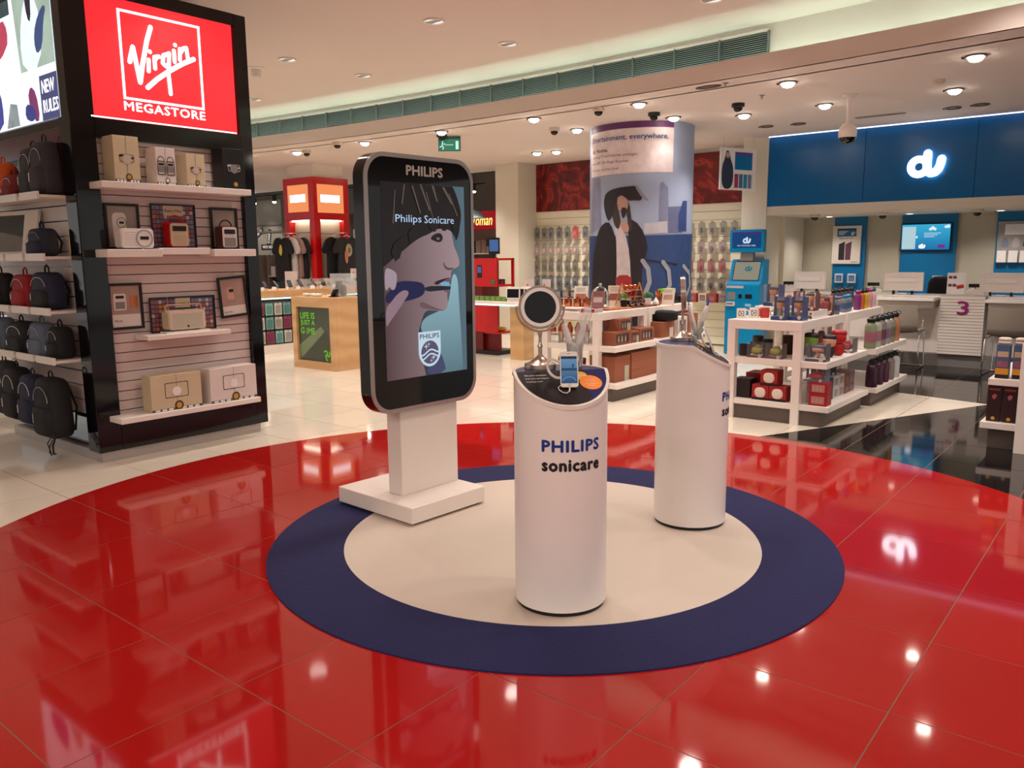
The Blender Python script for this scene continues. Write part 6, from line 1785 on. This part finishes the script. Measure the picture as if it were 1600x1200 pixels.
tshirt('black t-shirt hanging left of the face print shirt', -11.55, 9.33, 1.045, QR, (18, 17, 19))
# folded stock on the ledge in the right niche
for k in range(4):
    tag(MB().sq(.2, .16, .06, .5, .5, 14, 6).ob('folded_shirt', mk(((206, 190, 180), (180, 50, 50), (60, 120, 70), (200, 190, 180))[k]), loc=(-11.45, 9.05 + k * .22, 1.02)), '%s folded shirt on the ledge below the right niche' % ('cream', 'red', 'green', 'beige')[k], 'folded shirt')
tag(MB().box(-11.69, -11.28, 8.9, 9.95, .0, .9).box(-11.69, -11.26, 8.88, 9.97, .9, 1.02).ob('shirt_ledge', WOOD), 'wooden ledge unit below the right shirt niche', 'ledge')

# grey partition with sticker words, and stock shelving far behind
gp = T('sticker_partition', 'grey partition wall with black word stickers at far left', 'partition', (-19.0, 13.0, 0))
MB().box(-1.4, .72, 0, .08, 0, 2.95).ob('partition_panel', mk((128, 122, 112)), gp)
MB().box(-1.4, .72, -.02, 0, 2.1, 2.14).box(-1.4, .72, -.02, 0, 2.28, 2.31).ob('rail', mk((90, 84, 76)), gp)
def sticker(s, x, z, w, a):
    c_, s_ = math.cos(rad(a)), math.sin(rad(a))
    F = planar((x, -.01, z), (c_, 0, s_), (-s_, 0, c_))
    o = MB().rect(-w / 2, w / 2, -.07, .07, F).ob('sticker', BLACK, gp, fix=False)
    MB().text(s, F, 0, -.04, w=w * .8, h=.08, d=.004, bold=.02, align='C').ob('sticker_word', PAPER, o, fix=False)
sticker('CARRY', .15, 1.98, .42, 76)
sticker('WHY NOT?', .1, 1.72, .68, 0)
sticker('MONKEY', .15, 1.45, .5, 38)
sticker('HAPPY', -.3, 2.1, .4, 28)
def stock_rack(label, x, y, w, h, rows_, seed, rz=0.0, pal=None):
    t = T('stock_rack', label, 'rack', (x, y, 0), rz)
    r2 = random.Random(seed)
    for s_ in (-1, 1):
        MB().box(s_ * w / 2 - .02, s_ * w / 2 + .02, 0, .35, 0, h).ob('upright', mk((120, 110, 104)), t)
    MB().box(-w / 2, w / 2, .34, .36, 0, h).ob('back_board', mk((150, 138, 126)), t)
    P = pal or [(190, 180, 170), (60, 56, 60), (150, 40, 44), (70, 110, 130), (190, 150, 90), (40, 90, 80), (210, 200, 196)]
    for j in range(rows_):
        z0 = .15 + j * (h - .3) / rows_
        MB().box(-w / 2, w / 2, 0, .35, z0 - .025, z0).ob('rack_shelf', mk((206, 196, 184)), t)
        x_ = -w / 2 + .04
        while x_ < w / 2 - .14:
            ww, hh = r2.uniform(.08, .2), r2.uniform(.12, (h - .3) / rows_ - .06)
            tag(MB().box(x_, x_ + ww, .05, .25, z0, z0 + hh).ob('stock_item', mk(P[r2.randrange(len(P))]), t))
            x_ += ww + .02
    return t
stock_rack('crowded shelving rack of gadgets behind the phone counter', -17.8, 12.6, 2.4, 1.4, 4, 2)
stock_rack('rack of dark framed goods seen right of the red pillar', -15.3, 13.2, 1.5, 2.5, 5, 5, 0, [(60, 54, 56), (36, 34, 38), (120, 110, 104), (150, 60, 60), (170, 160, 110)])
stock_rack('clothes and bags rack behind the red till unit', -13.7, 15.6, 2.2, 2.1, 4, 8, 0, [(60, 50, 52), (120, 60, 60), (40, 40, 50), (150, 120, 110), (30, 28, 30)])
stock_rack('low rack of boxed games between counter and red pillar', -14.6, 10.6, 1.8, 1.5, 4, 9)
stock_rack('rack of accessories behind the phone counter by the tower', -16.8, 10.4, 2.2, 1.5, 4, 12)
t = T('neon_sign', 'red neon lettering sign on the far wall', 'sign', (-13.8, 15.75, 2.1))
MB().box(-.75, .75, 0, .04, 0, .45).ob('sign_board', mat('neon_board', (190, 20, 40), e=.6, nz=.1), t)
MB().text('Woman', front(-.01), -.34, .1, w=.8, h=.26, d=.004, bold=.01, shear=.25).ob('neon_lettering', mat('neon_yellow', (255, 214, 110), e=2.0, nz=0), t, fix=False)
t = T('pendant_lamp', 'white cone pendant lamp by the neon sign', 'lamp', (-13.45, 15.2, 2.35))
MB().lathe([(.3, 0), (.12, .16), (.03, .2)], 20).ob('shade', mk((190, 210, 220)), t, smooth=40)
MB().lathe([(0, .004), (.28, .005)], 20).ob('lamp_diffuser', mat('pendant_glow', (240, 250, 255), e=4.0, nz=0), t, fix=False)
MB().tube([(0, 0, .2), (0, 0, 1.56)], .006, 5).ob('cord', BLACK, t)
# red till unit
ru = T('red_till_unit', 'red open till unit with small screen behind the mirror', 'till unit', (-7.8, 9.2, 0))
MB().box(-.75, .25, -.2, .2, 0, .06).ob('plinth', BLACK, ru)
MB().box(-.75, .24, -.2, -.17, 1.0, 1.41).ob('upper_front', RED, ru, bevel=.003)
MB().box(-.75, .24, -.2, -.17, .33, .75).ob('lower_front', RED, ru, bevel=.003)
MB().box(-.75, .24, -.12, -.1, .06, .33).ob('toe_panel', mk((110, 14, 18)), ru)
MB().box(-.75, -.05, -.19, .2, .06, 1.39).ob('inner_core', mk((96, 12, 16)), ru)
for z_ in (.31, .73, 1.0, 1.38):
    MB().box(-.05, .25, -.17, .2, z_, z_ + .03).ob('side_shelf', RED, ru)
MB().box(.22, .25, .16, .2, 0.06, 1.41).ob('rear_upright', RED, ru)
s_ = MB().rect(-.13, -.04, 1.13, 1.31, front(-.2), .003).ob('till_screen', BLACK, ru, fix=False)
MB().rect(-.12, -.05, 1.2, 1.29, front(-.2), .005).ob('till_display', em('till', (70, 110, 170), .8), s_, fix=False)
MB().flat(circ(.045, 20, .17, 1.07), front(-.2), .003).ob('green_badge', mk((50, 70, 50)), ru, fix=False)
MB().ring(circ(.03, 20, .17, 1.07), circ(.02, 20, .17, 1.07), .004, .006, front(-.2)).ob('badge_ring', mk((120, 170, 90)), ru)
for k in range(6):
    MB().box(.0, .1, -.12 + k * .05, -.085 + k * .05, 1.03, 1.06 + .02 * (k % 3)).ob('stored_box', mk(((40, 60, 130), (170, 40, 40), (60, 60, 66))[k % 3]), ru)
MB().sq(.2, .2, .06, .6, .8, 14, 6, .12, 0, .34).ob('yellow_bag', mk((190, 160, 40)), ru, smooth=60)
t = T('till_monitor', 'small black till monitor standing on the red till unit', 'monitor', (-7.85, 9.3, 1.41))
MB().box(-.1, .1, -.01, .01, .06, .3).ob('monitor_case', BLACK, t)
MB().rect(-.085, .085, .1, .27, front(-.011)).ob('monitor_screen', em('till', (70, 110, 170), .8), t, fix=False)
MB().lathe([(.05, 0), (.05, .01), (.012, .02), (.012, .08)], 12).ob('monitor_foot', BLACK, t)
# tablet demo table behind the vanity mirror
dt = T('demo_table', 'white topped tablet table with wooden leg behind the mirror', 'table', (-7.0, 8.9, 0))
MB().box(-.14, .1, -.12, .12, 0, .78).ob('wooden_leg', WOOD, dt, bevel=.003)
MB().box(-.75, .42, -.3, .3, .78, .82).ob('white_top', WHITE_G, dt, bevel=.004)
MB().box(-.75, .42, -.3, -.27, .76, .78).ob('lit_edge', mat('strip_glow', (190, 250, 250), e=2.0, nz=0), dt)
for k in range(4):
    t = T('tablet_stand', 'white angled tablet stand, %s on the demo table' % ORD[k], 'tablet stand', (-7.05 + k * .14, 8.75 + .1 * (k % 2), .82), rad(20 - 15 * k))
    MB().prism([(-.02, 0), (.12, 0), (.02, .2), (-.0, .2)], -.09, .09, planar((0, 0, 0), (0, 1, 0), (0, 0, 1))).ob('stand_wedge', WHITE, t, bevel=.003)
    F = planar((0, -.022, .01), (1, 0, 0), (0, .12, .99))
    MB().prism(rrect(.2, .15, .012, 3, 0, .1), 0, .008, F).ob('tablet', WHITE_G, t)
    MB().rect(-.085, .085, .04, .16, F, .009).ob('tablet_screen', mk((30, 30, 36), .1), t, fix=False)
for k in range(6):
    tag(MB().box(-.035, .035, -.03, .03, 0, .06).ob('tea_tin', mk((110, 150, 70)), loc=(-7.68 + k * .1, 8.72, .82)), 'small green tin, %s in the row before the red till unit' % ORD[k], 'tin')
for k, x_ in enumerate((-6.88, -6.68)):
    sign_card('small white price card behind the mirror, %s one' % ('left', 'right')[k], x_, 8.9 + .12 * k, .82, .12, .3, True, rad(25))
# large notice on the pier
# ================================================================== ceiling fixtures and lights
def spot(o, power, size, blend, color=WARM, loc=(0, 0, -.06), rad_=.06):
    l = bpy.data.lights.new('lamp_light', 'SPOT')
    l.energy = power; l.spot_size = rad(size); l.spot_blend = blend; l.color = color; l.shadow_soft_size = rad_
    b = bpy.data.objects.new('lamp_light', l)
    COL.objects.link(b)
    b.parent = o; b.location = loc
    return b
ring_me = MB().lathe([(.085, 0), (.088, -.012), (.07, -.014), (.066, .0)], 28).mesh('trim_ring', smooth=40)
bulb_me = MB().sq(.12, .12, .075, .9, 1, 20, 10, 0, 0, -.05).mesh('lamp_face', smooth=60)
ear_me = MB().box(-.105, -.075, -.012, .012, -.012, 0).mesh('swivel_tab')
def downlight(label, x, y, on=True, k=1.0):
    t = T('ceiling_spotlight', label, 'ceiling light', (x, y, ZC), 0, 'round spotlights in the lower ceiling')
    link('trim_ring', ring_me, mk((90, 80, 74)), t)
    link('swivel_tab', ear_me, BLACK, t)
    if on:
        link('lamp_face', bulb_me, LGLOW, t)
        spot(t, SPOT_LOW * k, 120, .7, loc=(0, 0, -.08))
    else:
        MB().lathe([(0, .0), (.06, -.001)], 20).ob('lamp_face_off', mk((206, 196, 180)), t, fix=False)
xsr = (-10.66, -9.08, -7.57, -6.05, -4.62, -3.0, -1.42, .1)
pos = ('by the black tower', 'left of the kiosk top', 'behind the kiosk', 'above the exit sign', 'above the advertising pillar', 'near the air grille end', 'largest at upper right', 'beyond the right edge')
for x_, w_ in zip(xsr, pos):
    downlight('bright spotlight in the front row, %s' % w_, x_, 7.93)
for x_, y_, w_ in ((-6.156, 8.99, 'left of the pillar top'), (-4.764, 8.99, 'touching the pillar top'), (-4.06, 9.39, 'right of the pillar top'), (-3.12, 9.37, 'left of the hanging dome camera'), (-1.85, 9.4, 'below the smoke detector'), (-8.0, 10.56, 'left of two before the red mural'), (-7.67, 10.63, 'right of two before the red mural'), (-10.2, 10.7, 'by the cream pier')):
    downlight('bright spotlight in the shop ceiling, %s' % w_, x_, y_, True, .22 if w_ in ('left of the pillar top', 'touching the pillar top') else 2.2)
for x_, y_, w_ in ((-4.2, 10.43, 'first of four before the blue fascia'), (-3.81, 10.5, 'second of four before the blue fascia'), (-2.08, 10.56, 'third of four before the blue fascia'), (-1.8, 10.54, 'fourth of four before the blue fascia')):
    downlight('unlit round downlight, %s' % w_, x_, y_, False)
downlight('added unseen spotlight behind the advertising pillar, brightening the slat wall', -5.7, 10.7, True, 2.2)  # unseen lamp, added to brighten the slat wall behind the pillar
for x_, y_ in ((-11.5, 7.2), (-12.0, 10.6), (-14.0, 9.2)):
    downlight('shop ceiling spotlight over the phone counter at %s' % ('front' if y_ < 8 else 'rear left' if x_ > -13 else 'far left'), x_, max(y_, 7.6))
# service zone strip behind the fascia
for k in range(4):
    t = T('soffit_downlight', 'small round downlight under the service soffit, %s from left' % ORD[k], 'ceiling light', (-4.0 + k * 1.1, 12.45, 1.98))
    MB().lathe([(.06, 0), (.06, -.01), (.045, -.012)], 20).ob('trim_ring', WHITE, t, smooth=40)
    MB().lathe([(0, -.0125), (.042, -.0125)], 20).ob('lamp_face', mat('soffit_glow', (255, 246, 230), e=6.0, nz=0), t, fix=False)
    spot(t, 30, 140, .8, loc=(0, 0, -.05))
fl_ = T('fascia_wash_light', 'thin light line washing the blue fascia top', 'ceiling light', (-2.0, 11.41, ZC - .012))
MB().box(-2.55, 3.5, -.012, .012, 0, .012).ob('light_line', mat('fascia_glow', (200, 224, 255), e=2.6, nz=0), fl_)
# mall ceiling downlights
um = MB().ring(circ(.1, 28), circ(.082, 28), -.014, 0).mesh('trim_ring')
ul = [MB().box(-.08, .08, -.03 + k * .02 - .004, -.03 + k * .02 + .004, -.01, .002).mesh('louvre') for k in range(4)]
ud = MB().lathe([(0, -.002), (.082, -.002)], 28).mesh('diffuser', fix=False)
nm_ = {(0, 2): 'over the digital kiosk', (1, 3): 'left of the kiosk top', (0, 3): 'nearest the grille centre', (1, 2): 'beside the black tower', (2, 3): 'half hidden by the black tower', (-1, 3): 'at the top edge of the picture'}
for i in range(-3, 4):
    for j in range(0, 4):
        x_, y_ = -5.39 - i * 2.2, 3.46 + j * 1.06
        lab = nm_.get((i, j)) or 'outside the picture, row %s place %s' % (NUM[j], NUM[i + 3])
        t = T('recessed_downlight', 'louvred recessed downlight in the upper ceiling, ' + lab, 'ceiling light', (x_, y_, ZU), 0, 'louvred downlights in the upper ceiling')
        link('trim_ring', um, WHITE, t)
        link('diffuser', ud, LDIM, t)
        for l in ul: link('louvre', l, STEEL, t)
        spot(t, SPOT_HIGH, 130, .8, loc=(0, 0, -.05), rad_=.1)
for i in range(-2, 3):  # unseen lamps added behind the viewer to brighten the pedestal fronts
    for j in range(0, 3):
        t = T('recessed_downlight', 'unseen downlight added behind the viewer, row %s place %s' % (NUM[j], NUM[i + 2]), 'ceiling light', (1.5 + i * 2.2, -6.6 + j * 2.2, ZU), 0, 'louvred downlights in the upper ceiling')
        link('trim_ring', um, WHITE, t); link('diffuser', ud, LDIM, t)
        spot(t, SPOT_HIGH * 1.9, 165, .5, loc=(0, 0, -.05), rad_=.1)
# cameras and detectors
def dome(label, x, y, z=ZC, black=False):
    t = T('dome_camera', label, 'security camera', (x, y, z))
    MB().lathe([(.07, 0), (.07, -.035), (.05, -.045)], 20).ob('camera_base', BLACK if black else mk((206, 190, 172)), t, smooth=40)
    MB().sq(.1, .1, .1, .9, 1, 18, 8, 0, 0, -.09).ob('camera_dome', mat('smoked_dome', (14, 13, 13), .08), t, smooth=60)
for x_, y_, w_, bk in ((-10.42, 7.93, 'beside the leftmost spotlight', False), (-9.36, 7.66, 'left of the kiosk', False), (-6.31, 8.7, 'left of the pillar', False), (-5.09, 7.85, 'near the air grille', False), (-4.79, 8.56, 'above the pillar', True), (-3.82, 8.67, 'right of the pillar', True), (-7.76, 8.13, 'above the exit sign', True)):
    dome('small dome camera on the ceiling, ' + w_, x_, y_, ZC, bk)
for x_, y_, w_ in ((-3.95, 11.67, 'left'), (-3.1, 11.86, 'middle'), (-1.98, 11.93, 'right')):
    dome('%s dome camera under the service soffit' % w_, x_, y_, 1.98)
t = T('ptz_camera', 'large dome camera hanging on a white pole before the blue fascia', 'security camera', (-2.74, 8.97, ZC))
MB().lathe([(.075, 0), (.075, -.012), (.02, -.016)], 20).ob('ceiling_flange', WHITE, t, smooth=40)
MB().lathe([(.021, 0), (.021, -.3)], 16).ob('drop_pole', WHITE, t, smooth=40)
MB().lathe([(.03, -.28), (.055, -.3), (.085, -.33), (.092, -.38), (.088, -.43)], 24).ob('camera_housing', WHITE, t, smooth=40)
MB().lathe([(.086, -.43), (.075, -.46), (.045, -.485), (0, -.495)], 24).ob('camera_dome', mat('smoked_dome', (14, 13, 13), .08), t, smooth=60)
t = T('exit_sign', 'green illuminated emergency exit sign hanging by wires', 'exit sign', (-7.78, 8.3, 2.86), rad(38))
MB().box(-.15, .15, -.02, .02, 0, .19).ob('sign_box', mk((40, 60, 60)), t)
s_ = MB().rect(-.145, .145, .005, .155, front(-.021)).ob('green_face', mat('exit_green', (20, 130, 96), e=.8, nz=.05), t, fix=False)
WG2 = mat('exit_white', (210, 255, 240), e=1.0, nz=0)
mb = MB()
mb.flat(circ(.012, 12, -.09, .125), front(-.021), .002)
mb.stroke([(-.095, .105), (-.1, .07), (-.08, .045), (-.09, .02)], .012, front(-.021), .002)
mb.stroke([(-.1, .07), (-.12, .05), (-.13, .055)], .011, front(-.021), .002)
mb.stroke([(-.095, .1), (-.07, .085), (-.06, .1)], .009, front(-.021), .002)
mb.stroke([(-.055, .08), (.05, .08)], .008, front(-.021), .002)
mb.rect(.085, .125, .02, .13, front(-.021), .002)
mb.ob('running_figure', WG2, s_, fix=False)
for a in (-.12, .12): MB().tube([(a, 0, .19), (a, 0, ZC - 2.86)], .002, 5).ob('suspension_wire', STEEL, t)
t = T('smoke_detector', 'round smoke detector on the ceiling at upper right', 'detector', (-1.87, 8.79, ZC))
MB().lathe([(.055, 0), (.055, -.02), (.04, -.04), (.025, -.045)], 20).ob('detector_body', mk((206, 190, 168)), t, smooth=40)
MB().lathe([(.043, -.022), (.043, -.034)], 20).ob('detector_slots', BLACK, t)
t = T('ceiling_speaker', 'oval ceiling vent near the air grille end', 'vent', (-3.66, 7.6, ZC))
MB().ring([(x * 2.2, y) for x, y in circ(.06, 24)], [(x * 2.2, y) for x, y in circ(.045, 24)], -.01, 0).ob('vent_frame', mk((90, 70, 60)), t)
MB().prism([(x * 2.2, y) for x, y in circ(.045, 24)], -.004, 0).ob('vent_face', mk((120, 100, 88)), t)
for x_, y_, w_ in ((-3.46, 7.55, 'nearer'), (-3.44, 8.39, 'farther')):
    t = T('sprinkler', 'tiny %s sprinkler head on the ceiling' % w_, 'sprinkler', (x_, y_, ZC))
    MB().lathe([(.03, 0), (.03, -.006), (.01, -.01), (.01, -.03), (.02, -.034), (0, -.036)], 12).ob('sprinkler_body', STEEL, t, smooth=40)
for x_, y_, w_ in ((-2.86, 10.54, 'beside the hanging dome camera'),):
    t = T('slot_diffuser', 'long slot air diffuser in the ceiling ' + w_, 'vent', (x_, y_, ZC))
    MB().box(-.28, .28, -.05, .05, -.008, 0).ob('diffuser_plate', mk((170, 158, 146)), t)
    MB().box(-.26, .26, -.012, .012, -.012, -.008).ob('diffuser_slot', mk((110, 100, 92)), t)
t = T('wall_speaker', 'white cone speaker in the upper ceiling beside the tower', 'speaker', (-8.2, 5.6, ZU))
MB().lathe([(.1, 0), (.1, -.01), (.06, -.02), (.05, -.1), (0, -.11)], 20).ob('speaker_cone', WHITE, t, smooth=40)
# track spotlights in the deep shop
def track(label, x0, y0, x1, y1, z, n):
    t = T('track_light', label, 'track light', (x0, y0, z))
    dx, dy = x1 - x0, y1 - y0
    MB().tube([(0, 0, 0), (dx, dy, 0)], .02, 6).ob('track_bar', BLACK, t)
    MB().tube([(dx / 2, dy / 2, 0), (dx / 2, dy / 2, 3.9 - z)], .008, 5).ob('track_drop', BLACK, t)
    for k in range(n):
        f = (k + .5) / n
        h = MB().lathe([(.05, -.02), (.05, -.15), (.02, -.17)], 14).ob('spot_head', BLACK, t, loc=(dx * f, dy * f, 0))
        g = MB().sq(.09, .09, .06, .9, 1, 12, 6, 0, 0, -.2).ob('spot_lens', LGLOW, t, loc=(dx * f, dy * f, 0), smooth=60)
        l_ = spot(t, 60, 110, .7, loc=(dx * f, dy * f, -.25))
track('black track with spotlights above the sticker partition', -20.0, 12.5, -17.4, 12.5, 3.0, 3)
track('black track with spotlights right of the red pillar', -16.4, 12.8, -14.4, 12.8, 3.05, 2)
track('black track with spotlights above the neon sign', -14.6, 14.6, -12.6, 14.6, 3.1, 3)
t = T('cable_tray', 'black perforated cable tray under the open ceiling', 'cable tray', (-18, 12.45, 3.12))
MB().box(-3, 3, 0, .04, 0, .12).ob('tray_side', BLACK, t)
for k in range(24): MB().box(-2.9 + k * .25, -2.85 + k * .25, -.004, 0, .04, .06).ob('tray_hole', GREY, t)
